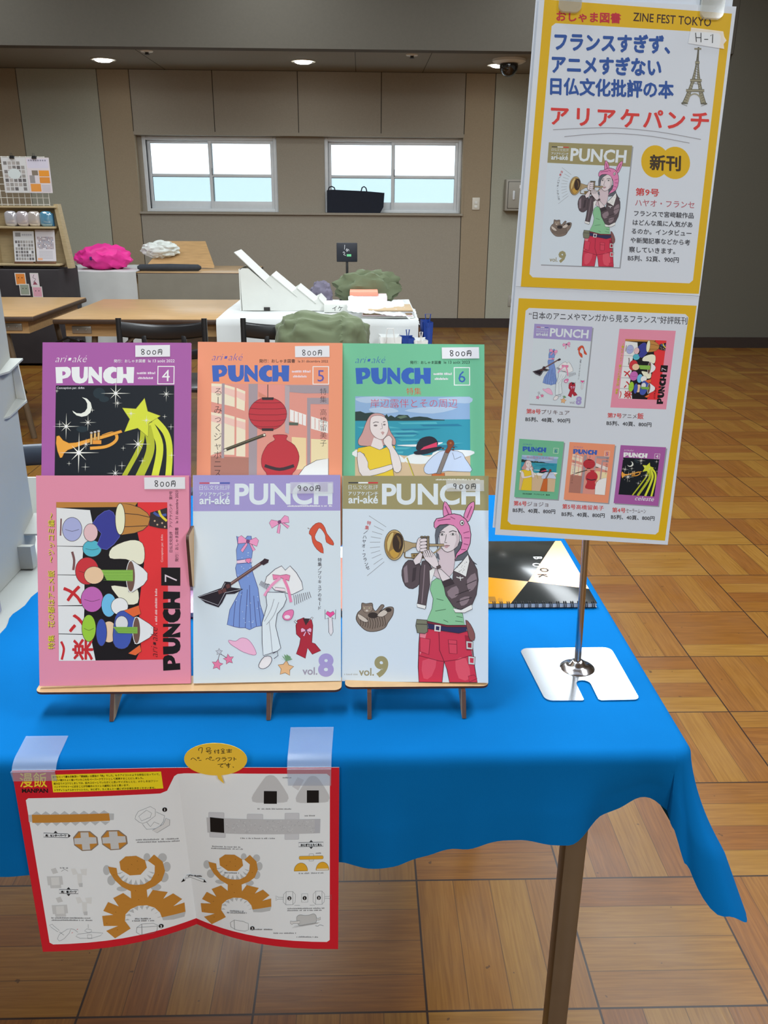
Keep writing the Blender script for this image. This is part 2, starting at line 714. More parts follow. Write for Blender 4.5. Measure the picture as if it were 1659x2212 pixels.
wallbox('ceiling', (-7, -5, HALL_Z), (6, YR, HALL_Z + 0.1), M_hall)
c = MB()
c.box((-7, YR + 0.15, ALC_Z), (3.218, YB + 0.2, ALC_Z + 0.1), M_ceil)
for x in (-1.95, -0.05, 0.62, 2.0):
    c.box((x - 0.003, YR + 0.15, ALC_Z - 0.001), (x + 0.003, YB, ALC_Z + 0.01), M_seam)
struct(c.build('ceiling'))
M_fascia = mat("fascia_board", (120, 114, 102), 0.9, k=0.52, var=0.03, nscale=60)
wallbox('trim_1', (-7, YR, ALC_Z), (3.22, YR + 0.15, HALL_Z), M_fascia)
wallbox('wall_left', (-7.1, -5, 0), (-7, 9.7, HALL_Z), M_hall)
wallbox('wall_right', (6, -5, 0), (6.1, YR, HALL_Z), M_hall)
wallbox('wall_rear', (-7, -5.1, 0), (6, -5, HALL_Z), M_hall)
M_block = mat('block_wall', (126, 122, 108), 0.9, k=0.5, var=0.03, nscale=60)
w = MB()
w.box((3.218, YR, 0), (6, YB + 0.2, HALL_Z), M_block)
for x in (4.35,):
    w.box((x, YR - 0.001, 0.1), (x + 0.005, YR + 0.01, HALL_Z), M_seam)
struct(w.build('wall_front'))
# back wall: cloth-covered panels with thin joints round a shallow window recess
w = MB()
T0 = YB
RX0, RX1, RZ0, RZ1 = -2.315, 1.06, 1.185, 1.937
def panel(x0, x1, z0, z1, m, g=0.004):
    w.box((x0 + g, T0, z0 + g), (x1 - g, T0 + 0.03, z1 - g), m)
w.box((-7, T0 + 0.012, 0), (RX0, T0 + 0.2, ALC_Z), M_seam)
w.box((RX1, T0 + 0.012, 0), (3.22, T0 + 0.2, ALC_Z), M_seam)
w.box((RX0, T0 + 0.012, 0), (RX1, T0 + 0.2, RZ0), M_seam)
w.box((RX0, T0 + 0.012, RZ1), (RX1, T0 + 0.2, ALC_Z), M_seam)
panel(-7, -5.5, 0, ALC_Z, M_greyg)
panel(-5.5, -3.43, 0, ALC_Z, M_tan)
panel(-3.43, -2.635, 0, ALC_Z, M_greyg)
panel(-2.635, RX0, 0, ALC_Z, M_tan)
for a, b_ in ((RX0, -1.49), (-1.49, -0.637), (-0.637, 0.207), (0.207, RX1)):
    panel(a, b_, RZ1, ALC_Z, M_taupe)
panel(RX0, RX1, 0, RZ0, M_taupe)
panel(RX1, 1.362, 0, ALC_Z, M_tan)
panel(1.362, 3.22, 0, ALC_Z, M_greyg)
# reveal of the recess and the pier between the windows
w.box((RX0, T0 + 0.01, RZ1 - 0.012), (RX1, T0 + 0.2, RZ1 + 0.004), M_taupe)
w.box((RX0, T0 - 0.012, RZ1 - 0.01), (RX1, T0 + 0.01, RZ1 + 0.022), M_taupe)
w.box((RX0 - 0.02, T0 - 0.005, RZ0 - 0.02), (RX0 + 0.004, T0 + 0.2, RZ1 + 0.02), M_tan)
w.box((RX1 - 0.004, T0 - 0.005, RZ0 - 0.02), (RX1 + 0.02, T0 + 0.2, RZ1 + 0.02), M_tan)
w.box((RX0, T0 - 0.03, RZ0 - 0.018), (RX1 + 0.01, T0 + 0.2, RZ0 + 0.004), M_taupe)
w.box((-0.875, T0 + 0.06, RZ0), (-0.382, T0 + 0.2, RZ1), M_taupe)
w.box((RX0, T0 + 0.09, RZ0), (-2.262, T0 + 0.2, RZ1), M_taupe)
struct(w.build('wall_back'))
struct(MB().box((-7, YB - 0.015, 0), (3.218, YB + 0.01, 0.1), M_base).build('baseboard_back'))
struct(MB().box((3.205, YR - 0.015, 0), (6, YR + 0.01, 0.1), M_base).build('baseboard_right'))

M_pane_t = clear('clear_pane', (0.97, 0.99, 1.0), 0.97, 0.05, gloss=0.04)
M_pane_b = clear('frosted_pane', (0.66, 0.73, 0.75), 0.84, 0.3, rgb=(215, 232, 238), gloss=0.04)
M_seal = mat('window_seal', (70, 72, 74), 0.6)


def window(n, x0, x1):
    z0, z1, y = RZ0 + 0.005, RZ1 - 0.014, T0 + 0.085
    fr = MB()
    t = 0.038
    fr.box((x0, y, z0), (x0 + t, y + 0.09, z1), M_alu, 0.003)
    fr.box((x1 - t, y, z0), (x1, y + 0.09, z1), M_alu, 0.003)
    fr.box((x0 + t, y, z1 - t), (x1 - t, y + 0.09, z1), M_alu, 0.003)
    fr.box((x0 + t, y, z0), (x1 - t, y + 0.09, z0 + 0.03), M_alu, 0.003)
    root = struct(fr.build('window_%d' % n))
    xm = (x0 + x1) / 2
    for i, (a, b_, yy) in enumerate(((x0 + t, xm + 0.02, y + 0.045), (xm - 0.02, x1 - t, y + 0.012))):
        s = MB()
        q = 0.032
        zb, zt, zm = z0 + 0.03, z1 - t, z0 + 0.345
        s.box((a, yy, zb), (a + q, yy + 0.028, zt), M_alu, 0.002)
        s.box((b_ - q, yy, zb), (b_, yy + 0.028, zt), M_alu, 0.002)
        s.box((a + q, yy, zt - 0.03), (b_ - q, yy + 0.028, zt), M_alu, 0.002)
        s.box((a + q, yy, zb), (b_ - q, yy + 0.028, zb + 0.075), M_alu, 0.002)
        s.box((a + q, yy, zm), (b_ - q, yy + 0.028, zm + 0.028), M_alu, 0.002)
        s.box((a + q, yy + 0.01, zm - 0.004), (b_ - q, yy + 0.02, zm), M_seal)
        so = s.build('window_sash', root)
        MB().box((a + q, yy + 0.011, zm + 0.028), (b_ - q, yy + 0.016, zt - 0.03), M_pane_t).build('clear_pane', so, 'clear upper pane')
        MB().box((a + q, yy + 0.011, zb + 0.075), (b_ - q, yy + 0.016, zm - 0.004), M_pane_b).build('frosted_pane', so, 'frosted lower pane')
    MB().box((xm + 0.01, y + 0.0, z0 + 0.36), (xm + 0.016, y + 0.012, z0 + 0.43), M_seal).build('window_latch', root, 'dark latch')
    return root


window(1, -2.262, -0.875)
window(2, -0.382, 1.056)

# ================================================================ fittings on walls and ceilings
M_dif = emit('lamp_diffuser', (1.0, 0.97, 0.92), 14.0)
M_dome = mat('smoked_dome', (22, 22, 24), 0.08, coat=0.6, spec=0.8)
M_plastic = mat('cream_plastic', (205, 200, 186), 0.45, var=0.02, nscale=20)
M_boxgrey = mat('grey_enamel', (160, 156, 144), 0.5, k=1.0, var=0.02, nscale=20)
M_dark = mat('dark_gap', (40, 38, 36), 0.7)
for i, (x, y) in enumerate(DOWN_SPOTS):
    t = thing('ceiling_downlight', ['round recessed downlight in the low ceiling, leftmost of three', 'round recessed downlight in the low ceiling above the gap between the windows',
                                    'round recessed downlight beside the black dome camera on the ceiling'][i], 'ceiling light', (x, y, ALC_Z - 0.02), 'recessed downlights in the low ceiling')
    MB().lathe([(0.115, ALC_Z - 0.006), (0.115, ALC_Z - 0.001), (0.07, ALC_Z - 0.001), (0.075, ALC_Z - 0.009), (0.1, ALC_Z - 0.011)], (x, y, 0), M_white, 32).build('trim_ring', t)
    MB().lathe([(0.088, ALC_Z - 0.006), (0.06, ALC_Z - 0.020), (0.02, ALC_Z - 0.024)], (x, y, 0), M_dif, 32).build('diffuser', t, 'glowing white diffuser')
for i, (x, y, p) in enumerate(LAMPS):
    t = thing('ceiling_and_fill_lamp', 'long ceiling lamp panel above the view, the pair behind the camera added as fill', 'ceiling light', (x, y, HALL_Z - 0.06), 'ceiling lamps of the hall')
    MB().box((x - 0.32, y - 1.02, HALL_Z - 0.055), (x + 0.32, y + 1.02, HALL_Z), M_white, 0.01).build('lamp_housing', t)
cx, cy = 1.346, 8.587
t = thing('security_camera', 'black dome security camera on a white disc on the low ceiling', 'camera', (cx, cy, ALC_Z - 0.14))
MB().lathe([(0.15, ALC_Z - 0.0), (0.15, ALC_Z - 0.02), (0.12, ALC_Z - 0.035), (0.02, ALC_Z - 0.036)], (cx, cy, 0), M_white, 36).build('mounting_disc', t)
MB().lathe([(0.082, ALC_Z - 0.03), (0.085, ALC_Z - 0.06), (0.078, ALC_Z - 0.095), (0.058, ALC_Z - 0.125), (0.03, ALC_Z - 0.143), (0.002, ALC_Z - 0.148)], (cx, cy, 0), M_dome, 32).build('dome', t, 'smoked black dome')
for i, (x, y) in enumerate(((-1.867, 8.362), (0.452, 8.392))):
    t = thing('sprinkler_head', ['small sprinkler head on the low ceiling above the left window', 'small sprinkler head on the low ceiling above the right window'][i], 'sprinkler', (x, y, ALC_Z - 0.03), 'ceiling sprinkler heads')
    MB().lathe([(0.055, ALC_Z), (0.052, ALC_Z - 0.008), (0.02, ALC_Z - 0.012)], (x, y, 0), M_white, 24).build('cover_plate', t)
    MB().lathe([(0.016, ALC_Z - 0.01), (0.014, ALC_Z - 0.022), (0.024, ALC_Z - 0.028), (0.004, ALC_Z - 0.03)], (x, y, 0), M_dark, 16).build('nozzle', t)

y = YB
t = thing('light_switch', 'white wall switch plate on the tan panel right of the windows', 'switch', (1.212, y, 1.23))
MB().box((1.172, y - 0.012, 1.228), (1.252, y + 0.002, 1.35), M_plastic, 0.004).build('switch_plate', t)
MB().box((1.196, y - 0.018, 1.245), (1.228, y - 0.010, 1.272), M_white, 0.003).build('rocker', t)
MB().box((1.196, y - 0.018, 1.285), (1.228, y - 0.010, 1.312), M_white, 0.003).build('rocker', t)
t = thing('electric_box', 'grey wall cabinet with a latch and a white label on the back wall', 'electric box', (1.7, y, 1.222))
MB().box((1.502, y - 0.13, 1.222), (1.905, y + 0.0, 1.53), M_boxgrey, 0.006).build('housing', t)
s = MB()
s.box((1.528, y - 0.137, 1.248), (1.882, y - 0.128, 1.505), M_boxgrey, 0.004)
for a, b_ in (((1.524, y - 0.1315, 1.244), (1.886, y - 0.1285, 1.249)), ((1.524, y - 0.1315, 1.504), (1.886, y - 0.1285, 1.509)), ((1.524, y - 0.1315, 1.244), (1.529, y - 0.1285, 1.509))):
    s.box(a, b_, M_dark)
d = s.build('door', t)
MB().box((1.573, y - 0.15, 1.33), (1.597, y - 0.136, 1.42), M_alu, 0.008).build('latch', d, 'oval metal latch')
sh = Sheet(0.0004)
sh.rect(0, 0, 90, 32, (225, 225, 222))
for q in (10, 30, 52):
    sh.rect(q, 9, q + 14, 23, (60, 60, 60))
mb = MB()
sh.emit(mb, lambda a, b_, z: (1.64 + a / 1000, y - 0.1375 - z, 1.475 - b_ / 1000))
mb.build('label_strip', d, 'white label strip', recalc=False)
t = thing('wall_socket', 'grey wall socket plate low on the back wall beside the posters', 'socket', (1.655, y, 0.23))
MB().box((1.61, y - 0.01, 0.23), (1.70, y + 0.002, 0.35), M_boxgrey, 0.004).build('socket_plate', t)
MB().box((1.64, y - 0.013, 0.265), (1.67, y - 0.008, 0.315), M_dark, 0.002).build('socket_insert', t)

# ================================================================ front table and its cloths
ZT = 0.72
XE, YF = 0.374, 0.822            # right and front edge of the table top
def cloth_mat(name, base, sheen=0.0):
    m = mat(name, (128, 128, 128), 0.85, var=0.06, nscale=5, bump=0.0, sheen=sheen)
    t = m.node_tree
    b = t.nodes['Principled BSDF']
    r = [n for n in t.nodes if n.type == 'VALTORGB'][0]
    r.color_ramp.elements[0].color = (*[v * 0.95 for v in base], 1)
    r.color_ramp.elements[1].color = (*[v * 1.05 for v in base], 1)
    tc = [n for n in t.nodes if n.type == 'TEX_COORD'][0]
    wv = t.nodes.new('ShaderNodeTexNoise')
    wv.inputs['Scale'].default_value = 900
    bp = t.nodes.new('ShaderNodeBump')
    bp.inputs['Strength'].default_value = 0.12
    bp.inputs['Distance'].default_value = 0.001
    t.links.new(tc.outputs['Object'], wv.inputs['Vector'])
    t.links.new(wv.outputs['Fac'], bp.inputs['Height'])
    t.links.new(bp.outputs['Normal'], b.inputs['Normal'])
    b.inputs['Specular IOR Level'].default_value = 0.04
    return m


M_blue = cloth_mat('blue_cotton', (0.002, 0.138, 0.41))
M_wcloth = cloth_mat('white_cotton', (0.62, 0.64, 0.63))
M_wcloth_shade = cloth_mat('white_cotton_shaded', (0.40, 0.42, 0.40))  # white cotton with shade put into its colour, for the neighbour's cloth
M_oak = mat('table_laminate', (186, 150, 104), 0.3, k=1.0, var=0.14, nscale=9, stretch=(1, 9, 9))
M_edge = mat('dark_table_edge', (62, 46, 36), 0.45, var=0.1, nscale=20)
M_leg = mat('brown_steel', (92, 76, 58), 0.35, k=1.2, var=0.05, nscale=20, spec=0.6)
M_steel = mat('grey_steel', (150, 148, 142), 0.35, metal=0.6, var=0.05, nscale=30)


def interp(x, tab):
    if x <= tab[0][0]:
        return tab[0][1]
    for (a, p), (b, q) in zip(tab, tab[1:]):
        if x <= b:
            t = (x - a) / (b - a)
            t = t * t * (3 - 2 * t)
            return p + (q - p) * t
    return tab[-1][1]


t = thing('exhibition_table', 'long folding table under the blue cloth, brown steel leg showing at its right', 'table', (-0.5, 1.25, 0))
MB().box((-1.44, YF + 0.012, 0.685), (XE - 0.006, 1.715, 0.7135), M_oak, 0.006).build('tabletop', t)
for (x, y) in ((0.2765, 0.885), (0.2765, 1.6), (-1.34, 0.885), (-1.34, 1.6)):
    MB().box((x - 0.0145, y - 0.0145, 0), (x + 0.0145, y + 0.0145, 0.686), M_leg, 0.004).build('leg', t)
MB().box((-1.3, 0.87, 0.62), (0.24, 0.885, 0.685), M_leg, 0.003).build('apron', t)

HEM = [(-1.5, 0.19), (-0.53, 0.185), (-0.43, 0.178), (-0.2, 0.170), (0.0, 0.160), (0.036, 0.154), (0.118, 0.137), (0.172, 0.124), (0.244, 0.127), (0.29, 0.104), (0.335, 0.082), (0.372, 0.093)]
OUT = [(-1.5, 0.0), (-0.53, 0.0), (-0.42, -0.004), (-0.3, -0.015), (-0.207, -0.027), (-0.11, -0.015), (-0.03, -0.002), (0.02, 0.016), (0.07, 0.006), (0.16, 0.006), (0.24, 0.018), (0.305, -0.028), (0.345, -0.042), (0.372, 0.0)]


def drape(base, d, L, tilt, horiz, r0=0.014):
    """point d along a cloth hanging from base in the horizontal direction horiz, tilted out by tilt"""
    a = min(d / r0, PI / 2 - tilt)
    p = Vector((base[0], base[1], ZT)) + horiz * (r0 * math.sin(a)) - Vector((0, 0, r0 * (1 - math.cos(a))))
    rest = d - a * r0
    if rest > 0:
        p += horiz * (rest * math.sin(tilt)) - Vector((0, 0, rest * math.cos(tilt)))
    return p


def blue_rim(k, t):
    """k: 0..1 front edge, 1..2 corner, 2..3 right edge; t: edge to hem, below 0 a flat strip on the table"""
    if t < 0:
        p = blue_rim(k, 0)
        c = Vector((p.x if k < 1 else XE - 0.03, p.y if k > 2 else YF + 0.03, ZT))
        if k < 1:
            c.x = min(p.x, XE - 0.03)
        if k > 2:
            c.y = max(p.y, YF + 0.03)
        return p + (c - p) * (-t)
    ripple = lambda s: 0.0012 * math.sin(s * 61 + t * 2) + 0.0009 * math.sin(s * 137)
    if k <= 1:
        x = -0.527 + k * (XE - 0.012 + 0.527)
        L = interp(x, HEM)
        o = interp(x, OUT)
        tilt = math.atan2(o * min(1, t * 1.3 + 0.1), 0.15)
        p = drape((x, YF), t * L, L, tilt, Vector((0, -1, 0)))
        p.y += ripple(x) * t
        return p
    if k <= 2:
        f = (k - 1) * PI / 2
        L = interp(math.degrees(f), [(0, 0.093), (6, 0.104), (16, 0.148), (30, 0.205), (44, 0.233), (56, 0.234), (66, 0.205), (76, 0.18), (90, 0.16)])
        tilt = interp(math.degrees(f), [(0, 0.06), (14, 0.22), (34, 0.46), (55, 0.43), (78, 0.16), (90, 0.05)])
        tilt *= 0.45 + 0.55 * min(1, t * 1.6)
        psi = interp(math.degrees(f), [(0, 0), (20, 0.42), (50, 1.0), (75, 1.3), (90, PI / 2)])
        h = Vector((math.sin(psi), -math.cos(psi), 0))
        return drape((XE - 0.012 + 0.012 * math.sin(f), YF + 0.012 - 0.012 * math.cos(f)), t * L, L, tilt, h)
    y = YF + 0.012 + (k - 2) * (1.72 - YF - 0.012)
    o = 0.012 * math.sin(y * 17) * t
    return drape((XE, y), t * 0.16, 0.16, max(0.0, 0.03 + o * 3), Vector((1, 0, 0)))


mb = MB()
rows = [-1, -.5, -.15, 0, .01, .02, .035, .05, .07, .1] + [.1 + .9 * (i + 1) / 20 for i in range(20)]
ks = [i / 150 for i in range(150)] + [1 + i / 48 for i in range(48)] + [2 + i / 50 for i in range(51)]
vs = [blue_rim(k, t_) for t_ in rows for k in ks]
n = len(ks)
mb.add(vs, [[j * n + i, j * n + i + 1, (j + 1) * n + i + 1, (j + 1) * n + i] for j in range(len(rows) - 1) for i in range(n - 1)], M_blue, True)
# top sheet: a gently uneven grid whose left border is a raw, slightly wavy edge
def top(i, j):
    x0 = -0.527 + 0.004 * math.sin(j * 31) + 0.0025 * math.sin(j * 83)
    x = x0 + (XE - 0.03 - x0) * i
    y = YF + 0.03 + (1.72 - YF - 0.03) * j
    e = min(i, 1 - i, j, 1 - j)
    z = ZT + 0.0006 * math.sin(x * 23 + y * 9) * min(1, e * 8)
    return Vector((x, y, z))
mb.grid(top, 60, 60, M_blue)
cl = mb.build('tablecloth', base=(0, 1.2, ZT))
tag(cl, 'bright blue cotton cloth draped over the front table, one corner hanging low at right', 'tablecloth')
# neighbouring white cloth on the left half of the same table
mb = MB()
mb.grid(lambda i, j: Vector((-1.45 + 0.955 * i, YF + 0.004 + (1.72 - YF) * j, ZT - 0.0025 + 0.0008 * math.sin(i * 29 + j * 13))), 40, 40, M_wcloth_shade)
mb.grid(lambda i, j: Vector((-1.45 + 0.92 * i, YF + 0.004 + 0.01 * j * (1 + math.sin(i * 40)), ZT - 0.003 - 0.2 * j)), 60, 8, M_wcloth_shade)
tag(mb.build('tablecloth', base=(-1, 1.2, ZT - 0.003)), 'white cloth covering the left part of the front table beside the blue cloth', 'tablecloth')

# ================================================================ easels for the booklets
M_mdf = mat('easel_board', (206, 168, 122), 0.45, k=1.0, var=0.05, nscale=60)
M_burnt = mat('laser_cut_edge', (70, 40, 28), 0.6, var=0.15, nscale=80)


def board(mb, poly, fn, d0, d1):
    """a laser-cut board: pale faces, burnt edges"""
    n = len(poly)
    vs = [fn(a, b, d0) for a, b in poly] + [fn(a, b, d1) for a, b in poly]
    tr = tessellate_polygon([[Vector((a, b, 0)) for a, b in poly]])
    mb.add(vs, [list(q) for q in tr] + [[n + k for k in q[::-1]] for q in tr], M_mdf)
    mb.add(vs, [[i, (i + 1) % n, n + (i + 1) % n, n + i] for i in range(n)], M_burnt)
    return mb


def rrect(x0, y0, x1, y1, r, k=5):
    pts = []
    for (cx, cy, a0) in ((x1 - r, y0 + r, -90), (x1 - r, y1 - r, 0), (x0 + r, y1 - r, 90), (x0 + r, y0 + r, 180)):
        pts += [(cx + r * math.cos(math.radians(a0 + j * 90 / k)), cy + r * math.sin(math.radians(a0 + j * 90 / k))) for j in range(k + 1)]
    return pts


FIN = [(.8815, .721), (.8965, .7495), (.926, .7495), (.981, .898), (.981, .9), (1.001, .9), (1.07, 1.07), (1.085, 1.07), (1.078, .95), (1.116, .721), (1.10, .721), (1.055, .79), (.945, .738), (.8925, .721)]


def easel(label, x0, x1, yf, fins, ups):
    t = thing('book_easel', label, 'easel', ((x0 + x1) / 2, 0.95, ZT), 'two-tier wooden booklet easels')
    board(MB(), rrect(x0, yf, x1, yf + 0.036, 0.009), lambda a, b, d: Vector((a, b, d)), 0.7495, 0.7525).build('front_ledge', t)
    for (a, b, z) in ups:
        board(MB(), rrect(a, 0.9645 if z > .908 else .9835, b, 1.012, 0.006), lambda a_, b_, d: Vector((a_, b_, d)), z - 0.003, z).build('upper_ledge', t)
    for x in fins:
        board(MB(), FIN, lambda a, b, d: Vector((d, a, b)), x - 0.0025, x + 0.0025).build('leg', t, 'dark edged triangular foot')
    return t


e1 = easel('long wooden easel on the blue cloth carrying the pink and lavender booklets', -0.398, -0.0256, 0.8975, (-0.3041, -0.1145), ((-0.39, -0.214, 0.9083), (-0.203, -0.03, 0.9063)))
board(MB(), rrect(0.945, 0.868, 0.985, 0.937, 0.006), lambda a, b, d: Vector((d, a, b)), -0.2110, -0.2075).build('divider', e1)
e2 = easel('short wooden easel on the blue cloth carrying the olive and white booklet', -0.0214, 0.157, 0.904, (0.0087, 0.1248), ((-0.02, 0.152, 0.9037),))

# ================================================================ booklets
M_pages = mat('paper_block', (225, 224, 216), 0.8, var=0.03, nscale=200, stretch=(1, 60, 1))
M_label = mat('price_slip', (222, 222, 226), 0.6)
M_film = clear('price_film', (0.93, 0.95, 0.97), 0.55, 0.2, rgb=(235, 238, 240), gloss=0.05)
PEN = (40, 40, 42)


def frame(C, yaw, lean, roll, w, h):
    """maps sheet millimetres (x right, y down, from the top left) and a height towards the viewer to a point"""
    yaw, lean, roll = map(math.radians, (yaw, lean, roll))
    ex = Vector((math.cos(yaw), math.sin(yaw), 0))
    bk = Vector((-math.sin(yaw), math.cos(yaw), 0))
    ey = math.cos(lean) * Vector((0, 0, 1)) + math.sin(lean) * bk
    c, s = math.cos(roll), math.sin(roll)
    a, b = c * ex + s * ey, -s * ex + c * ey
    nn = a.cross(b)
    if nn.y > 0:
        nn = -nn
    C = Vector(C)

    def fn(x, y, z=0.0):
        return C + a * ((x - w / 2) / 1000) + b * ((h - y) / 1000) + nn * z
    return fn


def slab(mb, fn, x0, y0, x1, y1, z0, z1, m):
    vs = [fn(x, y, z) for z in (z0, z1) for (x, y) in ((x0, y0), (x1, y0), (x1, y1), (x0, y1))]
    return mb.add(vs, [[0, 1, 2, 3], [7, 6, 5, 4], [0, 4, 5, 1], [1, 5, 6, 2], [2, 6, 7, 3], [3, 7, 4, 0]], m)


DIG = {'8': [[(.62, .1), (.3, .06), (.12, .2), (.25, .4), (.6, .55), (.78, .78), (.5, .96), (.2, .85), (.25, .62), (.6, .4), (.74, .2), (.62, .1)]],
       '9': [[(.72, .3), (.5, .08), (.22, .18), (.2, .4), (.45, .52), (.7, .35), (.72, .25), (.66, .6), (.58, .96)]],
       '0': [[(.5, .25), (.2, .4), (.16, .75), (.42, .95), (.75, .8), (.8, .45), (.5, .25)]],
       '円': [[(.14, .16), (.12, .95)], [(.14, .16), (.86, .12), (.88, .9), (.74, .86)], [(.5, .16), (.48, .56)], [(.14, .56), (.84, .54)]]}


def handwrite(sh, t, x, y, cw, h, w, col=PEN):
    for i, ch in enumerate(t):
        for st in DIG.get(ch, []):
            sh.line([(x + i * cw + a * cw * 0.82, y + b * h) for a, b in st], w, col, smooth=3)


def booklet(name_label, C, yaw, lean, roll, art, spine, price, slip, film, corners):
    """art(sheet) draws in the pixel frame given by corners"""
    t = thing('booklet', name_label, 'booklet', C, 'numbered booklets on the wooden easels')
    fn = frame(C, yaw, lean, roll, 182, 257)
    mb = MB()
    slab(mb, fn, 0.6, 0.4, 181.4, 256.6, -0.0040, -0.0004, M_pages)
    mb.build('page_block', t)
    sh = Sheet()
    sh.T = homog(corners, [(0, 0), (182, 0), (182, 257), (0, 257)])
    art(sh)
    mb = MB()
    slab(mb, fn, 0, 0, 182, 257, -0.0004, 0.0, spine)
    slab(mb, fn, 0, 0, 182, 257, -0.0044, -0.0040, spine)
    slab(mb, fn, -0.3, 0, 0.3, 257, -0.0042, -0.0002, spine)
    sh.emit(mb, fn)
    mb.build('cover', t, recalc=False)
    top_lv = max(q[4] for q in sh.boxes)
    z0 = 0.0001 + 0.00003 * (top_lv + 2)
    x0, y0, x1, y1 = slip
    s2 = Sheet()
    s2.T = sh.T
    s2.poly([(x0, y0), (x1, y0 - 4), (x1 + 2, y1 - 3), (x0 + 3, y1)], M_film if film else M_label)
    (px, py, cw, h, lw) = price[1]
    handwrite(s2, price[0], px, py, cw, h, lw)
    mb = MB()
    s2.emit(mb, fn, z0)
    mb.build('price_slip', t, 'handwritten price slip', recalc=False)
    return t

# ---------------------------------------------------------------- lettering and pictures on the covers
LT = {'P': ([(281, 338), (400, 335), (425, 350), (437, 385), (430, 420), (405, 445), (353, 458), (357, 500), (292, 502)], [(350, 380), (372, 382), (386, 398), (376, 416), (352, 424)]),
      'U': ([(441, 338), (520, 335), (523, 430), (533, 452), (548, 455), (561, 440), (566, 335), (604, 335), (606, 440), (592, 475), (565, 497), (525, 505), (485, 497), (458, 470), (446, 430)], None),
      'N': ([(610, 502), (612, 335), (640, 335), (714, 425), (712, 336), (744, 336), (746, 503), (736, 503), (637, 420), (664, 502)], None),
      'C': ([(888, 345), (850, 333), (810, 340), (775, 365), (757, 400), (757, 440), (775, 478), (808, 500), (850, 506), (890, 497), (890, 450), (862, 455), (838, 440), (832, 420), (840, 398), (862, 385), (888, 388)], None),
      'H': ([(893, 338), (951, 336), (957, 408), (990, 408), (986, 337), (1064, 338), (1060, 500), (1002, 500), (990, 465), (978, 448), (958, 448), (948, 500), (893, 502)], None)}


def fat_title(sh, fn, col):
    """the heavy wedge-shaped masthead; fn maps the unit square to the sheet"""
    for ch, (o, h) in LT.items():
        q = lambda L: [fn((x - 280) / 785, (y - 334) / 172) for x, y in L]
        sh.poly(q(o), col, q(h) if h else None)


def micro(sh, x0, y, x1, h, col, seed=1, rot=0):
    """a line of print too small to read"""
    if sh.small:
        return
    r = random.Random(seed)
    x = x0
    ln = abs(x1 - x0)
    p = 0.0
    while p < ln:
        w = h * r.uniform(0.35, 0.8)
        if r.random() > 0.12:
            a = h * r.uniform(0.6, 1.0)
            if rot:
                sh.poly([(y - a, x0 - p), (y, x0 - p), (y, x0 - p - w * 0.7), (y - a, x0 - p - w * 0.7)], col)
            else:
                sh.poly([(x0 + p, y - a), (x0 + p + w * 0.7, y - a), (x0 + p + w * 0.7, y), (x0 + p, y)], col)
        p += w


def sparkle(sh, x, y, r, col=(250, 248, 220)):
    w = max(2.2, r * 0.035)
    for a, b in ((r, w), (w, r)):
        sh.poly([(x - a, y), (x, y - b), (x + a, y), (x, y + b)], col)
    if r > 45:
        for s in (1, -1):
            q = r * 0.36
            sh.poly([(x - q, y - q * s), (x - w * .8, y + w * .8 * s), (x + q, y + q * s), (x + w * .8, y - w * .8 * s)], col)
        sh.ell(x, y, r * 0.1, r * 0.1, (255, 255, 245), 12)


def star(sh, cx, cy, r, col, w=0, edge=(90, 60, 70), rot=-90, inner=0.48):
    pts = []
    for k in range(10):
        a = math.radians(rot + 36 * k)
        q = r if k % 2 == 0 else r * inner
        pts.append((cx + q * math.cos(a), cy + q * math.sin(a)))
    sh.shape(pts, col, w, edge)


C4 = [(150, 90), (1625, 95), (1648, 2165), (173, 2165)]
C5 = [(40, 92), (1608, 105), (1597, 2300), (40, 2300)]
C6 = [(50, 105), (1545, 118), (1524, 2210), (50, 2205)]
C7 = [(78, 77), (1510, 72), (1527, 2023), (112, 2047)]
C8 = [(30, 70), (1408, 72), (1422, 2000), (35, 2020)]
C9 = [(42, 70), (1285, 70), (1280, 1838), (37, 1823)]


def masthead(sh, x, y, sx, sy, col, sub, num, date, box, date_c, dx):
    """small script line, heavy title, issue box and publisher's line shared by the older numbers"""
    sh.text('ari▪aké', x, y - 45 * sy, x + 312 * sx, sub, -0.016, None, shear=0.32)
    fat_title(sh, lambda a, b: (x + a * 785 * sx, y + b * 170 * sy), col)
    micro(sh, x + 812 * sx, y + 75 * sy, x + 995 * sx, 24 * sy, (225, 215, 225), 3)
    micro(sh, x + 812 * sx, y + 124 * sy, x + 960 * sx, 24 * sy, (225, 215, 225), 4)
    b = box
    sh.poly([(b[0], b[1]), (b[2], b[1]), (b[2], b[3]), (b[0], b[3])], (232, 232, 236), [(b[0] + 9, b[1] + 9), (b[2] - 9, b[1] + 9), (b[2] - 9, b[3] - 9), (b[0] + 9, b[3] - 9)])
    sh.text(num, (b[0] + b[2]) / 2, b[3] - 0.17 * (b[3] - b[1]), None, sub if num != '4' else (235, 235, 240), 0.0, (b[3] - b[1]) * 0.9, align='c')
    if not sh.small:
        sh.text('発行：おしゃま図書', dx[0], dx[2], dx[0] + (dx[1] - dx[0]) * 0.52, date_c, 0.01)
        sh.text(date, dx[0] + (dx[1] - dx[0]) * 0.565, dx[2], dx[1], date_c, 0.008)


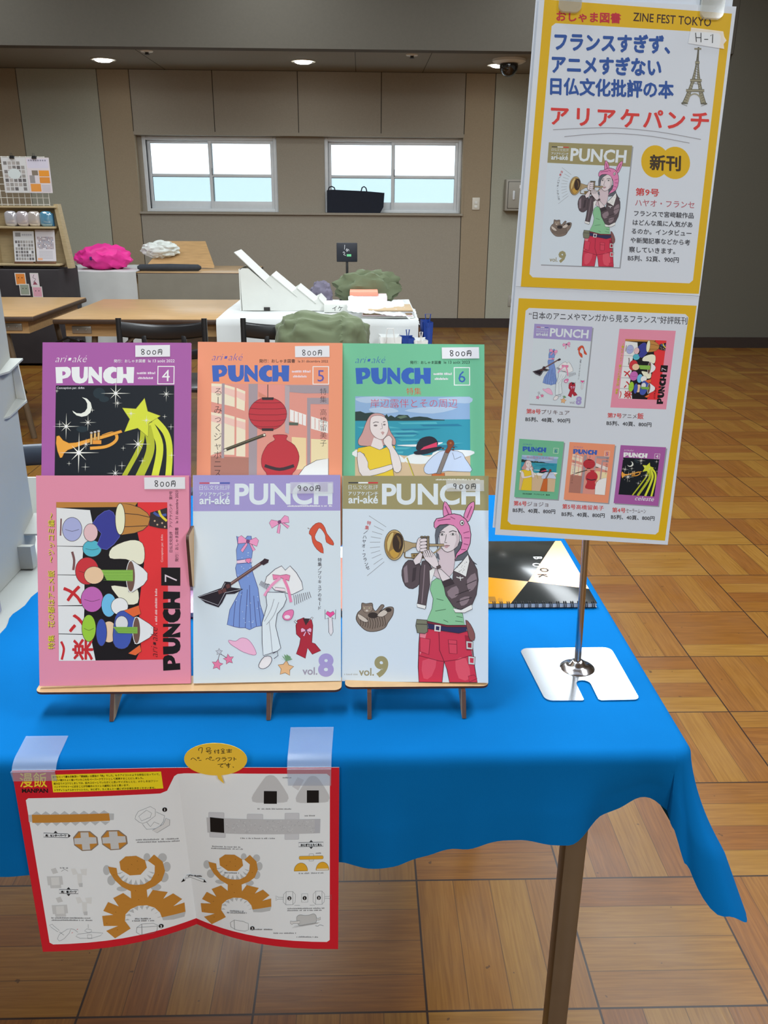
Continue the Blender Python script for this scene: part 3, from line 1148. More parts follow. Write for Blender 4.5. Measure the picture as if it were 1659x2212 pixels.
def art4(sh):
    P = (163, 92, 160)
    sh.poly(C4, P)
    night = (20, 26, 34)
    sh.poly([(289, 522), (1466, 522), (1478, 1840), (296, 1840)], night)
    for (x, y, rx, ry) in ((720, 600, 60, 55), (770, 660, 50, 30), (560, 960, 60, 30)):
        sh.ell(x, y, rx, ry, (34, 48, 56), 16)
    masthead(sh, 280, 335, 1, 1, (226, 232, 238), (232, 232, 238), '4', 'le 13 août 2022', (1296, 328, 1466, 512), (228, 224, 232), (860, 1465, 291))
    if not sh.small:
        sh.text('Conception par. tk4m', 298, 557, 572, (215, 215, 220), 0.008)
    sh.poly([(550, 640), (600, 655), (638, 695), (650, 745), (636, 795), (600, 826), (550, 836), (500, 822), (468, 794), (458, 774), (500, 800), (545, 803), (582, 785), (604, 750), (604, 705), (585, 668)], (226, 232, 220))
    # plain shooting star
    Y, YD = (208, 216, 62), (176, 184, 48)
    for k, (a, b, c, d, w) in enumerate((((1230, 900), (1330, 1120), (1290, 1420), (1180, 1840), 70), ((1200, 930), (1240, 1150), (1150, 1400), (930, 1840), 80), ((1270, 860), (1400, 1020), (1430, 1280), (1380, 1840), 60), ((1160, 950), (1140, 1120), (1010, 1380), (760, 1840), 46))):
        sh.line([a, b, c, d], w, YD if k % 2 else Y, smooth=6)
    star(sh, 1130, 850, 205, Y, 5, (120, 120, 50), -78, 0.5)
    # trumpet
    O, OD = (233, 162, 66), (96, 62, 30)
    sh.line([(640, 1150), (780, 1138), (860, 1105), (902, 1060), (896, 1015), (850, 1000), (760, 1030)], 30, O, smooth=4)
    sh.shape([(305, 1030), (332, 1022), (372, 1070), (430, 1098), (500, 1092), (640, 1052), (800, 1010), (945, 968), (958, 994), (800, 1045), (640, 1092), (500, 1140), (420, 1168), (385, 1200), (366, 1242), (345, 1246), (318, 1180), (302, 1100)], O, 4, OD)
    for k in range(3):
        x = 640 + k * 36
        sh.rect(x, 1000 - k * 8, x + 22, 1110 - k * 6, (216, 176, 110), 0, 3, OD)
        sh.ell(x + 11, 996 - k * 8, 15, 11, (190, 190, 190), 12, 3, OD)
    sh.rect(665, 1070, 752, 1110, (226, 150, 60), 0, 3, OD)
    for x, y, r in ((885, 602, 150), (1388, 610, 80), (905, 700, 50), (400, 932, 135), (615, 893, 85), (530, 1195, 205), (600, 1110, 60), (655, 770, 25), (1115, 1110, 130), (1195, 873, 55), (1040, 805, 50), (1375, 835, 25), (1440, 938, 35), (1450, 1222, 40), (435, 1302, 25), (597, 1337, 45), (960, 1325, 45), (895, 1400, 90), (335, 910, 45), (1160, 1278, 40), (970, 1150, 28), (300, 578, 22)):
        sparkle(sh, x, y, r)
    if sh.small:
        sh.text('celeste', 860, 2010, 1480, (220, 225, 235), 0.0, None, shear=0.3)


def art5(sh):
    sh.poly(C5, (236, 148, 114))
    sh.poly([(188, 550), (1460, 560), (1455, 2010), (188, 2010)], (216, 146, 132))
    PN, GR, WD = (240, 218, 192), (160, 146, 152), (206, 132, 112)
    for q in ([(188, 548), (302, 552), (302, 775), (188, 748)], [(332, 560), (442, 592), (442, 805), (332, 780)], [(462, 596), (556, 634), (550, 848), (462, 818)],
              [(188, 860), (302, 880), (302, 1290), (188, 1330)], [(332, 880), (442, 910), (442, 1325), (332, 1322)], [(462, 918), (560, 944), (560, 1344), (462, 1338)]):
        sh.poly(q, PN)
        c = [(x, y * 0.45 + q[0][1] * 0.55 - 6) for x, y in q[:2]] + [(q[2][0], q[1][1] + 0.55 * (q[2][1] - q[1][1])), (q[3][0], q[0][1] + 0.55 * (q[3][1] - q[0][1]))]
        sh.poly([(q[0][0], q[0][1] + 30), (q[1][0], q[1][1] + 30), (q[1][0], q[1][1] + 110), (q[0][0], q[0][1] + 100)], (238, 190, 178))
    sh.poly([(188, 1340), (598, 1352), (598, 2010), (188, 2010)], (172, 118, 104))
    sh.poly([(302, 548), (332, 548), (332, 1360), (302, 1360)], GR)
    sh.poly([(592, 552), (690, 552), (682, 2010), (602, 2010)], GR)
    sh.poly([(690, 560), (980, 566), (985, 830), (700, 640)], (222, 146, 134))
    sh.poly([(700, 640), (985, 800), (985, 840), (700, 690)], WD)
    sh.poly([(982, 566), (1460, 568), (1458, 655), (1200, 656), (1010, 640)], GR)
    sh.poly([(985, 566), (1035, 580), (1030, 1100), (988, 1080)], (176, 160, 164))
    sh.poly([(1040, 830), (1215, 890), (1212, 1010), (1040, 955)], (236, 226, 222))
    sh.poly([(1268, 905), (1450, 965), (1450, 1090), (1268, 1040)], (238, 226, 220))
    for x in (1085, 1130, 1175, 1310, 1355, 1400):
        sh.line([(x, 835 + (x - 1040) * 0.34), (x, 960 + (x - 1040) * 0.3)], 6, WD)
    sh.poly([(1225, 705), (1262, 705), (1258, 2010), (1228, 2010)], GR)
    sh.poly([(1228, 705), (1458, 705), (1458, 775), (1262, 772)], GR)
    sh.poly([(1060, 1130), (1215, 1140), (1215, 1480), (1060, 1480)], (240, 205, 158))
    sh.poly([(1268, 1150), (1452, 1160), (1452, 1500), (1268, 1500)], (240, 214, 170))
    sh.poly([(1030, 970), (1130, 975), (1130, 1004), (1030, 1002)], (84, 96, 84))
    # plain paper lantern and vase
    R, RD = (186, 52, 62), (120, 36, 44)
    sh.line([(800, 560), (800, 700)], 8, (60, 50, 50))
    sh.ell(800, 880, 205, 178, R, 32, 5, RD)
    for k in (-0.7, -0.35, 0, 0.35, 0.7):
        q = 205 * math.sqrt(1 - k * k)
        sh.line([(800 - q, 880 + k * 178), (800 - q * .5, 890 + k * 186), (800 + q * .5, 890 + k * 186), (800 + q, 880 + k * 178)], 5, RD)
    sh.poly([(735, 700), (865, 700), (860, 728), (740, 728)], (50, 40, 44))
    sh.poly([(735, 1036), (865, 1036), (860, 1064), (740, 1064)], (50, 40, 44))
    sh.shape([(860, 1110), (1010, 1110), (1000, 1160), (1090, 1220), (1140, 1340), (1110, 1470), (1060, 1560), (1120, 1800), (760, 1800), (800, 1560), (740, 1450), (740, 1330), (800, 1215), (880, 1160)], R, 5, RD, smooth=3)
    sh.line([(770, 1440), (930, 1480), (1085, 1440)], 34, (60, 44, 50), smooth=4)
    sh.shape([(1120, 1560), (1200, 1450), (1330, 1380), (1456, 1362), (1455, 2008), (1110, 2008), (1090, 1720)], (236, 234, 228), 5, (60, 55, 55))
    # bamboo flute
    sh.line([(330, 1275), (778, 1104)], 34, (58, 54, 44))
    sh.line([(345, 1264), (770, 1102)], 8, (120, 112, 84))
    sh.ell(345, 1273, 14, 14, (220, 214, 196), 12)
    sh.ell(764, 1108, 12, 12, (220, 214, 196), 12)
    masthead(sh, 192, 346, 1.07, 1.1, (62, 98, 180), (92, 88, 170), '5', 'le 31 décembre 2022', (1284, 360, 1462, 560), (84, 60, 56), (705, 1452, 318))
    D = (52, 38, 44)
    y = 588
    for ch in 'るーみっくジャポニスム':
        if ch == 'ー':
            sh.line([(262, y + 8), (262, y + 88)], 7, D)
        else:
            sh.text(ch, 262, y + 86, None, D, -0.012, 98, align='c')
        y += 98
    for ch, yy in zip('特集高橋留美子', (665, 752, 892, 975, 1058, 1142, 1225)):
        sh.text(ch, 1400, yy, None, D, -0.012, 78, align='c')


def art6(sh):
    sh.poly(C6, (110, 184, 146))
    sh.poly([(185, 668), (1386, 672), (1384, 925), (185, 925)], (138, 170, 206))
    for q in ([(185, 690), (420, 668), (560, 700), (300, 740)], [(700, 820), (950, 780), (1250, 790), (1000, 850)], [(1050, 690), (1384, 676), (1384, 740), (1180, 730)], [(330, 800), (520, 780), (640, 830), (420, 850)]):
        sh.poly(q, (170, 192, 216), smooth=3)
    sh.poly([(185, 920), (1386, 910), (1384, 1330), (185, 1330)], (48, 146, 168))
    r = random.Random(5)
    for k in range(16):
        y = 945 + k * 22
        x = r.uniform(185, 900)
        sh.poly([(x, y), (x + r.uniform(200, 470), y - 8), (x + r.uniform(200, 470), y + 14), (x + 40, y + 16)], (36, 118, 150) if k % 2 else (78, 172, 186))
    sh.poly([(185, 925), (185, 830), (240, 825), (290, 845), (360, 838), (420, 850), (500, 870), (515, 855), (530, 885), (560, 868), (600, 890), (640, 862), (735, 866), (760, 895), (800, 885), (860, 880), (940, 888), (1000, 908), (1120, 915), (1120, 922), (700, 926)], (38, 58, 56))
    sh.poly([(620, 885), (700, 868), (735, 885), (660, 905)], (92, 116, 96))
    sh.poly([(185, 1225), (330, 1200), (500, 1260), (700, 1290), (900, 1290), (1384, 1240), (1384, 1937), (185, 1937)], (206, 180, 146))
    for q in ([(185, 1235), (420, 1215), (640, 1280), (700, 1360), (480, 1330), (185, 1300)], [(690, 1330), (800, 1270), (960, 1300), (1040, 1240), (1384, 1235), (1384, 1290), (960, 1370), (760, 1370)], [(620, 1180), (760, 1195), (1000, 1190), (1100, 1150), (900, 1170)]):
        sh.poly(q, (226, 230, 230), smooth=3)
    L = (70, 62, 66)
    # woman in a yellow dress
    SK, HR = (222, 212, 210), (196, 152, 148)
    sh.shape([(300, 1190), (230, 1180), (216, 1130), (260, 1050), (300, 940), (350, 862), (420, 846), (490, 870), (525, 960), (560, 1050), (606, 1120), (600, 1180), (540, 1170), (420, 1200)], HR, 4, L, smooth=3)
    sh.shape([(380, 1100), (460, 1130), (480, 1200), (420, 1260), (350, 1190)], SK, 0)
    sh.shape([(358, 885), (440, 870), (512, 905), (532, 990), (520, 1060), (470, 1120), (400, 1100), (350, 1040), (340, 960)], SK, 3, L, smooth=3)
    sh.line([(372, 950), (400, 936), (432, 942)], 6, L)
    sh.line([(475, 940), (500, 932)], 6, L)
    sh.ell(398, 975, 20, 10, (120, 110, 110), 14)
    sh.ell(490, 966, 14, 9, (120, 110, 110), 14)
    sh.line([(462, 950), (470, 1005), (448, 1014)], 4, L)
    sh.poly([(452, 1046), (474, 1036), (492, 1048), (474, 1076)], (188, 150, 148))
    sh.shape([(218, 1210), (340, 1188), (440, 1230), (560, 1180), (602, 1192), (600, 1240), (560, 1330), (590, 1500), (615, 1937), (250, 1937), (320, 1420), (280, 1270), (206, 1250)], (226, 194, 52), 4, L)
    sh.shape([(212, 1255), (270, 1270), (320, 1360), (340, 1440), (560, 1380), (570, 1430), (400, 1490), (260, 1500), (216, 1400)], SK, 4, L, smooth=2)
    sh.shape([(500, 1100), (540, 1078), (575, 1120), (570, 1180), (640, 1290), (668, 1410), (640, 1462), (590, 1450), (560, 1330), (540, 1230), (490, 1170), (480, 1130)], SK, 4, L, smooth=2)
    # sun hat, folded pale cloth and a cello lying on the beach
    sh.shape([(900, 1420), (950, 1340), (1060, 1250), (1190, 1232), (1300, 1262), (1330, 1320), (1384, 1400), (1384, 1460), (1150, 1450), (990, 1480), (920, 1475)], (192, 206, 232), 4, L, smooth=2)
    sh.line([(1200, 1260), (1220, 1330), (1290, 1300)], 4, L)
    sh.shape([(820, 1220), (860, 1120), (960, 1088), (1030, 1120), (1040, 1190), (900, 1250)], (36, 36, 48), 0, L, smooth=3)
    sh.poly([(862, 1235), (900, 1200), (1036, 1150), (1040, 1200), (900, 1250)], (214, 62, 98))
    sh.poly([(800, 1250), (900, 1226), (1060, 1195), (1080, 1215), (940, 1270), (820, 1280)], (36, 36, 48), smooth=3)
    sh.shape([(985, 1480), (1115, 1470), (1140, 1937), (900, 1937)], (196, 104, 50), 4, L)
    sh.shape([(1030, 1480), (1120, 1250), (1160, 1265), (1075, 1480)], (128, 118, 112), 4, L)
    sh.shape([(1120, 1250), (1150, 1200), (1140, 1160), (1160, 1128), (1200, 1130), (1218, 1170), (1190, 1210), (1160, 1265)], (128, 62, 36), 4, L, smooth=2)
    sh.ell(1180, 1160, 16, 16, (160, 90, 56), 12, 3, (70, 36, 24))
    for q in ((1100, 1215), (1205, 1230), (1212, 1205)):
        sh.ell(q[0], q[1], 12, 8, (100, 48, 30), 10)
    sh.line([(722, 1310), (792, 1500)], 9, (196, 188, 60))
    sh.line([(730, 1310), (800, 1500)], 4, (120, 84, 50))
    masthead(sh, 186, 364, 1.012, 1.05, (52, 96, 178), (54, 92, 172), '6', 'le 13 août 2023', (1220, 360, 1390, 554), (36, 58, 50), (762, 1388, 323))
    sh.text('特集', 722, 645, 876, (206, 84, 56), -0.005)
    sh.text('岸辺露伴とその周辺', 345, 780, 1255, (204, 56, 74), -0.012)
    if sh.small:
        sh.text('日仏文化批評　アリアケパンチ　第6号', 330, 2080, 1240, (40, 60, 50), 0.02)


def art7(sh):
    sh.poly(C7, (222, 142, 166))
    BK, RED = (26, 22, 26), (222, 54, 58)
    sh.poly([(265, 325), (1308, 325), (1318, 1798), (292, 1812)], BK)
    sh.poly([(1030, 325), (1308, 325), (1318, 1798), (1012, 1800), (1060, 1700), (1040, 1300), (1090, 900), (1026, 600)], RED)
    sh.poly([(265, 325), (1030, 325), (1000, 368), (268, 378)], (186, 128, 62))
    WH = (222, 225, 226)
    for q in ([(268, 378), (582, 400), (606, 520), (560, 690), (520, 738), (274, 735)], [(275, 739), (520, 745), (510, 890), (450, 1006), (278, 1004)], [(279, 1009), (530, 1014), (530, 1290), (282, 1294)],
              [(283, 1299), (530, 1300), (520, 1560), (288, 1556)], [(289, 1562), (525, 1568), (600, 1640), (635, 1809), (292, 1811)]):
        sh.poly(q, WH)
    B1 = (196, 46, 52)
    sh.text('楽', 592, 1800, None, B1, 0.025, 205, rot=-90)
    sh.line([(312, 1630), (338, 1700), (318, 1800)], 22, B1, smooth=4)
    sh.text('ン', 545, 1545, None, B1, 0.025, 210, rot=-90)
    sh.text('メ', 500, 1275, None, B1, 0.025, 215, rot=-90)
    sh.line([(415, 790), (434, 870), (426, 962)], 22, (120, 84, 84), smooth=4)
    sh.line([(312, 480), (306, 640)], 14, (120, 84, 84))
    E = (56, 44, 44)
    # plain paper balls, cushions, bowls of noodles and a hand drum on a counter
    for (x, y, rx, ry, c) in ((415, 580, 92, 112, (166, 172, 214)), (602, 760, 88, 78, (86, 180, 200)), (555, 970, 110, 128, (200, 54, 62)), (602, 1235, 104, 120, (190, 104, 178)), (572, 1505, 66, 126, (152, 200, 62))):
        sh.ell(x, y, rx, ry, c, 26, 4, E)
        sh.line([(x - rx * .7, y), (x, y + ry * .16), (x + rx * .7, y)], 3, E, smooth=3)
    sh.shape([(610, 520), (720, 410), (800, 420), (850, 560), (860, 650), (740, 770), (650, 720), (690, 620)], (58, 62, 146), 4, (100, 104, 190), smooth=2)
    sh.ell(590, 610, 66, 84, (222, 186, 190), 22, 4, E)
    sh.ell(620, 1010, 92, 82, (236, 196, 160), 22, 4, E)
    sh.ell(760, 1540, 74, 100, (236, 200, 166), 22, 4, E)
    sh.ell(690, 1545, 50, 128, (62, 84, 170), 24, 4, E)
    sh.shape([(790, 750), (960, 680), (1075, 710), (1095, 850), (1050, 910), (920, 860), (770, 850)], (240, 230, 206), 4, E, smooth=3)
    sh.shape([(780, 1110), (920, 1120), (1025, 1130), (1030, 1270), (900, 1280), (850, 1220)], (240, 230, 206), 4, E, smooth=3)
    sh.ell(760, 1290, 70, 110, (110, 186, 226), 24, 4, E)
    sh.ell(860, 1300, 80, 80, (228, 236, 238), 24, 4, E)
    sh.shape([(820, 1400), (900, 1340), (1000, 1390), (960, 1640), (880, 1700), (800, 1640)], (66, 88, 172), 4, E, smooth=3)
    sh.ell(880, 1460, 60, 70, (216, 218, 220), 20, 4, E)
    sh.shape([(900, 1340), (1040, 1290), (1060, 1370), (990, 1400)], (226, 104, 56), 4, E)
    sh.shape([(940, 1740), (1050, 1660), (1066, 1720), (1010, 1760)], (226, 104, 56), 4, E)
    for (bx, by, rx, ry, nx0, nx1, ny, nw) in ((965, 1020, 42, 146, 690, 985, 1012, 52), (1020, 1526, 36, 126, 800, 1028, 1524, 31)):
        sh.shape([(bx - 20, by - ry), (bx + 20, by - ry), (bx + 120, by - ry * .5), (bx + 158, by - 30), (bx + 156, by + 30), (bx + 120, by + ry * .55), (bx + 20, by + ry), (bx - 20, by + ry)], (226, 228, 230), 4, E)
        sh.ell(bx, by, rx, ry, (112, 84, 74), 28, 6, (226, 228, 230))
        sh.poly([(nx0, ny - nw), (nx1, ny - nw), (nx1, ny + nw), (nx0 + 50, ny + nw * .9)], (142, 192, 84))
        for k in range(7):
            yy = ny - nw * 0.85 + nw * 1.7 * k / 6
            sh.line([(nx0 + 18, yy), (nx1 - 4, yy)], 3, (84, 132, 50))
    sh.shape([(862, 335), (960, 345), (1050, 375), (1120, 425), (1150, 470), (1130, 540), (1080, 585), (1000, 615), (875, 632)], (186, 130, 66), 5, E)
    sh.line([(908, 430), (1030, 440), (1145, 466)], 6, E)
    sh.line([(905, 555), (1020, 550), (1120, 545)], 6, E)
    sh.ell(866, 483, 46, 147, (250, 230, 196), 30, 5, E)
    sh.shape([(1150, 422), (1230, 400), (1304, 376), (1308, 575), (1230, 565), (1140, 545)], (54, 46, 48), 4, E)
    sh.line([(1180, 420), (1230, 450), (1300, 440)], 24, (70, 90, 160), smooth=3)
    sh.line([(1230, 400), (1250, 450), (1304, 500)], 22, (226, 206, 60), smooth=3)
    for q in ((1190, 500), (1215, 535), (1260, 520), (1285, 555)):
        sh.ell(q[0], q[1], 9, 9, (200, 170, 140), 8)
    # lettering set along the height of the page
    sh.text('特集　花の都はアニメ飯　〜ツッコミ編〜', 243, 1700, 243 + 1275, (92, 60, 40), 0.012, 66, rot=-90) if False else None
    vs, _ = textmesh('特集　花の都はアニメ飯　〜ツッコミ編〜', 0.006)
    ln = max(p[0] for p in vs) - min(p[0] for p in vs)
    e = 1275 / ln
    sh.text('特集　花の都はアニメ飯　〜ツッコミ編〜', 249, 1704, None, (88, 60, 40), 0.006, e, rot=-90)
    sh.text('特集　花の都はアニメ飯　〜ツッコミ編〜', 244, 1700, None, (226, 216, 66), 0.006, e, rot=-90)

    def run(t, x, y0, y1, col, b=0.0, shear=0.0):
        q, _ = textmesh(t, b, shear)
        l2 = max(p[0] for p in q) - min(p[0] for p in q)
        sh.text(t, x, y0, None, col, b, (y0 - y1) / l2, rot=-90, shear=shear)
    if not sh.small:
        run('日仏文化批評　アリアケパンチ　第7号', 1354, 792, 220, (76, 40, 58), 0.006)
        run('発行：おしゃま図書　le 31 décembre 2023', 1410, 882, 215, (76, 40, 58), 0.006)
        run('Conception par. tk4m', 1267, 886, 628, (240, 200, 200), 0.0)
    run('ari▪aké', 1216, 1775, 1495, (60, 30, 34), -0.016, 0.32)
    micro(sh, 1470, 1212, 1145, 22, (236, 190, 190), 8, rot=1)
    fat_title(sh, lambda a, b: (1265 + b * 168, 1905 - a * 745), (22, 20, 24))
    sh.poly([(1250, 937), (1430, 937), (1430, 1108), (1250, 1106)], (24, 20, 24))
    sh.text('7', 1400, 1072, None, (222, 206, 216), -0.01, 172, rot=-90)


def head(sh, x0, x1, y0, y1, col, tri, tx, pun, tag_, tb=(232, 235, 240)):
    LW = (214, 224, 230)
    a, b = tx
    w = (b - a) / 3
    for k in range(3):
        sh.poly([(a + k * w, tri[3]), (a + (k + 1) * w, tri[3]), (a + (k + 1) * w, tri[3] + 13), (a + k * w, tri[3] + 13)], tri[k])
    (p0, p1, p2) = tag_
    sh.text('日仏文化批評', a, p0, b, LW, -0.01, None)
    sh.text('アリアケパンチ', a, p1, b, LW, 0.02, None)
    sh.text('ari-aké', a, p2, b, LW, 0.025, None)
    vs, _ = textmesh('PUNCH', 0.03)
    hh = max(p[1] for p in vs) - min(p[1] for p in vs)
    sh.text('PUNCH', pun[0], pun[3] - 3, pun[1], LW, 0.03, (pun[3] - pun[2]) / hh)


def bow(sh, cx, cy, s, col, rot=0, edge=(90, 50, 70)):
    c_, s_ = math.cos(math.radians(rot)), math.sin(math.radians(rot))
    R = lambda L: [(cx + (x * c_ - y * s_) * s, cy + (x * s_ + y * c_) * s) for x, y in L]
    w = 3
    sh.shape(R([(-8, 5), (-50, 80), (-30, 95), (0, 30)]), col, w, edge)
    sh.shape(R([(8, 5), (50, 75), (70, 60), (10, -5)]), col, w, edge)
    sh.shape(R([(-5, -8), (-60, -40), (-85, -20), (-78, 30), (-5, 12)]), col, w, edge)
    sh.shape(R([(5, -8), (60, -40), (85, -20), (78, 30), (5, 12)]), col, w, edge)
    sh.ell(cx, cy, 14 * s, 14 * s, (120, 70, 120), 12, w, edge)


def art8(sh):
    sh.poly(C8, (204, 216, 224))
    LV = (158, 148, 200)
    sh.poly([C8[0], C8[1], (1410, 405), (31, 407)], LV)
    head(sh, 30, 1410, 70, 405, LV, ((190, 74, 96), (222, 226, 236), (74, 88, 170), 138), (90, 375), (420, 1335, 140, 342), (206, 265, 340))
    micro(sh, 915, 368, 1330, 16, (226, 228, 240), 2)
    D = (52, 44, 66)
    # denim flares and blue halter top, laid out like paper-doll clothes
    BL, BD = (118, 146, 206), (70, 74, 130)
    sh.shape([(438, 640), (470, 655), (500, 690), (540, 640), (575, 640), (590, 760), (580, 850), (440, 865), (436, 770), (450, 720)], BL, 5, BD)
    sh.shape([(438, 900), (575, 888), (590, 980), (640, 1130), (660, 1280), (695, 1390), (690, 1480), (620, 1490), (560, 1518), (520, 1500), (470, 1500), (420, 1490), (350, 1470), (375, 1330), (440, 1210), (480, 1130), (440, 1010), (428, 940)], BL, 5, BD)
    for L in ([(490, 1160), (470, 1300), (465, 1495)], [(540, 1140), (530, 1320), (520, 1500)], [(600, 1200), (610, 1340), (625, 1485)], [(430, 1250), (415, 1380), (410, 1485)], [(640, 1250), (655, 1370), (668, 1480)], [(560, 1100), (565, 1300), (575, 1500)]):
        sh.line(L, 5, BD, smooth=3)
    r = random.Random(3)
    for k in range(26):
        sh.ell(r.uniform(450, 600) if k < 12 else r.uniform(400, 670), r.uniform(780, 1050) if k < 12 else r.uniform(1180, 1470), 4, 4, (200, 214, 240), 6)
    sh.shape([(440, 868), (580, 848), (584, 886), (444, 898)], (236, 196, 216), 4, BD)
    sh.shape([(548, 850), (562, 846), (574, 858), (562, 892), (548, 896), (520, 872), (530, 850)], (226, 130, 170), 4, BD)
    bow(sh, 545, 690, 1.15, (232, 150, 190), 8)
    # guitar
    sh.line([(345, 1115), (690, 880)], 30, (96, 66, 66))
    sh.line([(352, 1106), (690, 876)], 5, (170, 140, 130))
    sh.poly([(655, 895), (700, 850), (742, 862), (735, 890), (690, 915)], (52, 34, 44))
    sh.shape([(78, 1210), (300, 1130), (330, 1070), (380, 1075), (385, 1125), (495, 1140), (420, 1175), (340, 1180), (300, 1260), (270, 1302), (150, 1260)], (34, 26, 36), 12, (40, 34, 46))
    sh.line([(84, 1208), (302, 1138), (332, 1078)], 4, (190, 190, 200))
    sh.line([(92, 1222), (268, 1288), (330, 1170), (480, 1140)], 4, (190, 190, 200))
    for x, y in ((262, 1172), (300, 1158), (336, 1120)):
        sh.poly([(x, y - 22), (x + 34, y - 34), (x + 46, y), (x + 12, y + 14)], (92, 54, 54))
    # white fringed jacket and trousers
    WJ = (226, 228, 232)
    sh.shape([(800, 950), (860, 920), (895, 960), (940, 920), (1000, 985), (1050, 1070), (1062, 1140), (960, 1190), (890, 1170), (800, 1150), (740, 1090), (700, 1090), (720, 1020)], WJ, 5, D)
    for k in range(9):
        sh.line([(672 + k * 8, 1060 + k * 4), (652 + k * 10, 1100 + k * 6)], 4, (90, 70, 90))
        sh.line([(975 + k * 18, 1195 - k * 4), (985 + k * 19, 1290 - k * 9)], 5, (90, 80, 90))
    sh.shape([(775, 1000), (850, 1010), (905, 1000), (940, 1010), (930, 1060), (850, 1030), (785, 1050)], (226, 130, 170), 4, (110, 50, 80))
    sh.line([(850, 1030), (760, 1110), (700, 1200)], 26, (226, 150, 186), smooth=3)
    sh.line([(880, 1040), (920, 1130), (950, 1260)], 26, (226, 130, 170), smooth=3)
    sh.shape([(800, 1120), (890, 1130), (900, 1160), (800, 1150)], (232, 214, 222), 4, D)
    sh.shape([(730, 1165), (890, 1170), (908, 1230), (880, 1300), (820, 1370), (805, 1480), (855, 1690), (820, 1720), (690, 1760), (680, 1640), (678, 1450), (700, 1380), (725, 1290), (715, 1210)], (214, 224, 230), 5, D)
    for L in ([(790, 1230), (760, 1330), (700, 1440)], [(835, 1260), (790, 1380), (720, 1470)], [(745, 1440), (760, 1560), (775, 1730)]):
        sh.line(L, 4, (130, 130, 140), smooth=3)
    sh.shape([(700, 1770), (760, 1770), (770, 1810), (740, 1860), (690, 1885), (650, 1870), (655, 1830)], (230, 226, 228), 5, D, smooth=2)
    sh.line([(780, 1740), (820, 1720), (830, 1760), (790, 1790)], 5, D)
    # accessories
    bow(sh, 840, 510, 1.1, (228, 150, 190), -18)
    sh.shape([(1130, 575), (1180, 525), (1230, 520), (1265, 565), (1285, 620), (1340, 690), (1345, 730), (1280, 700), (1270, 640), (1250, 600), (1215, 565), (1190, 600), (1170, 650), (1190, 690), (1235, 715), (1252, 805), (1190, 765), (1150, 700), (1140, 640), (1118, 620)], (206, 82, 56), 4, (130, 44, 36), smooth=2)
    sh.line([(1104, 566), (1120, 575)], 8, (140, 130, 130))
    star(sh, 258, 1845, 56, (222, 122, 160), 4, (90, 60, 70), -80)
    star(sh, 365, 1795, 52, (222, 122, 160), 4, (90, 60, 70), -100)
    star(sh, 275, 1725, 34, (190, 196, 206), 4, (90, 80, 90))
    sh.line([(280, 1745), (265, 1800)], 5, (90, 70, 80))
    sh.line([(290, 1745), (345, 1780)], 5, (90, 70, 80))
    sh.shape([(365, 1615), (430, 1625), (480, 1595), (540, 1605), (590, 1660), (625, 1740), (590, 1755), (500, 1725), (440, 1690), (380, 1650)], (232, 176, 204), 4, (160, 100, 140), smooth=3)
    star(sh, 900, 1880, 78, (220, 176, 130), 5, (120, 84, 50), -84, 0.55)
    for a in range(-70, 80, 28):
        q = math.radians(a - 90)
        sh.poly([(902, 1815), (905 + 50 * math.cos(q) - 8, 1805 + 60 * math.sin(q)), (905 + 50 * math.cos(q) + 14, 1812 + 48 * math.sin(q))], (110, 150, 110))
    sh.shape([(875, 1375), (900, 1345), (960, 1330), (975, 1360), (950, 1420), (900, 1428), (872, 1405)], (222, 120, 170), 4, (130, 60, 100), smooth=3)
    sh.ell(915, 1398, 28, 18, (240, 216, 226), 14)
    RD, RE = (168, 40, 58), (92, 24, 40)
    sh.shape([(1010, 1430), (1070, 1405), (1100, 1460), (1140, 1410), (1155, 1480), (1150, 1560), (1145, 1640), (1175, 1650), (1230, 1715), (1150, 1750), (1105, 1690), (1085, 1788), (1000, 1745), (1030, 1660), (1040, 1600), (1000, 1560), (995, 1480)], RD, 5, RE)
    sh.poly([(1060, 1412), (1088, 1480), (1130, 1415)], (60, 40, 46))
    bow(sh, 1092, 1525, 0.6, (236, 170, 200), 0)
    sh.shape([(978, 1440), (990, 1428), (1012, 1450), (1000, 1462)], (214, 218, 220), 4, D)
    sh.shape([(1130, 1415), (1146, 1400), (1158, 1404), (1142, 1430)], (214, 218, 220), 4, D)
    sh.shape([(1318, 1405), (1275, 1370), (1290, 1345), (1318, 1360), (1345, 1345), (1360, 1370)], (226, 80, 150), 3, D)
    sh.shape([(1300, 1405), (1335, 1405), (1345, 1540), (1325, 1575), (1305, 1545)], (216, 214, 220), 4, D)
    sh.line([(1268, 1330), (1270, 1420), (1300, 1410)], 4, D)
    sh.line([(1368, 1330), (1366, 1420), (1335, 1410)], 4, D)
    # lettering
    DK = (66, 60, 70)
    y = 845
    for ch in '特集／プリキュアのモード':
        st = 41
        if ch == 'ー':
            sh.line([(1218, y + 4), (1218, y + 36)], 5, DK)
        elif ch == '／':
            sh.line([(1236, y + 2), (1202, y + 36)], 4, DK)
        else:
            sh.text(ch, 1218, y + 35, None, DK, 0.006, 40, align='c')
        y += st
    sh.text('vol.', 1058, 1940, 1198, (150, 146, 166), 0.02)
    sh.text('8', 1205, 1945, 1352, LV, 0.05)


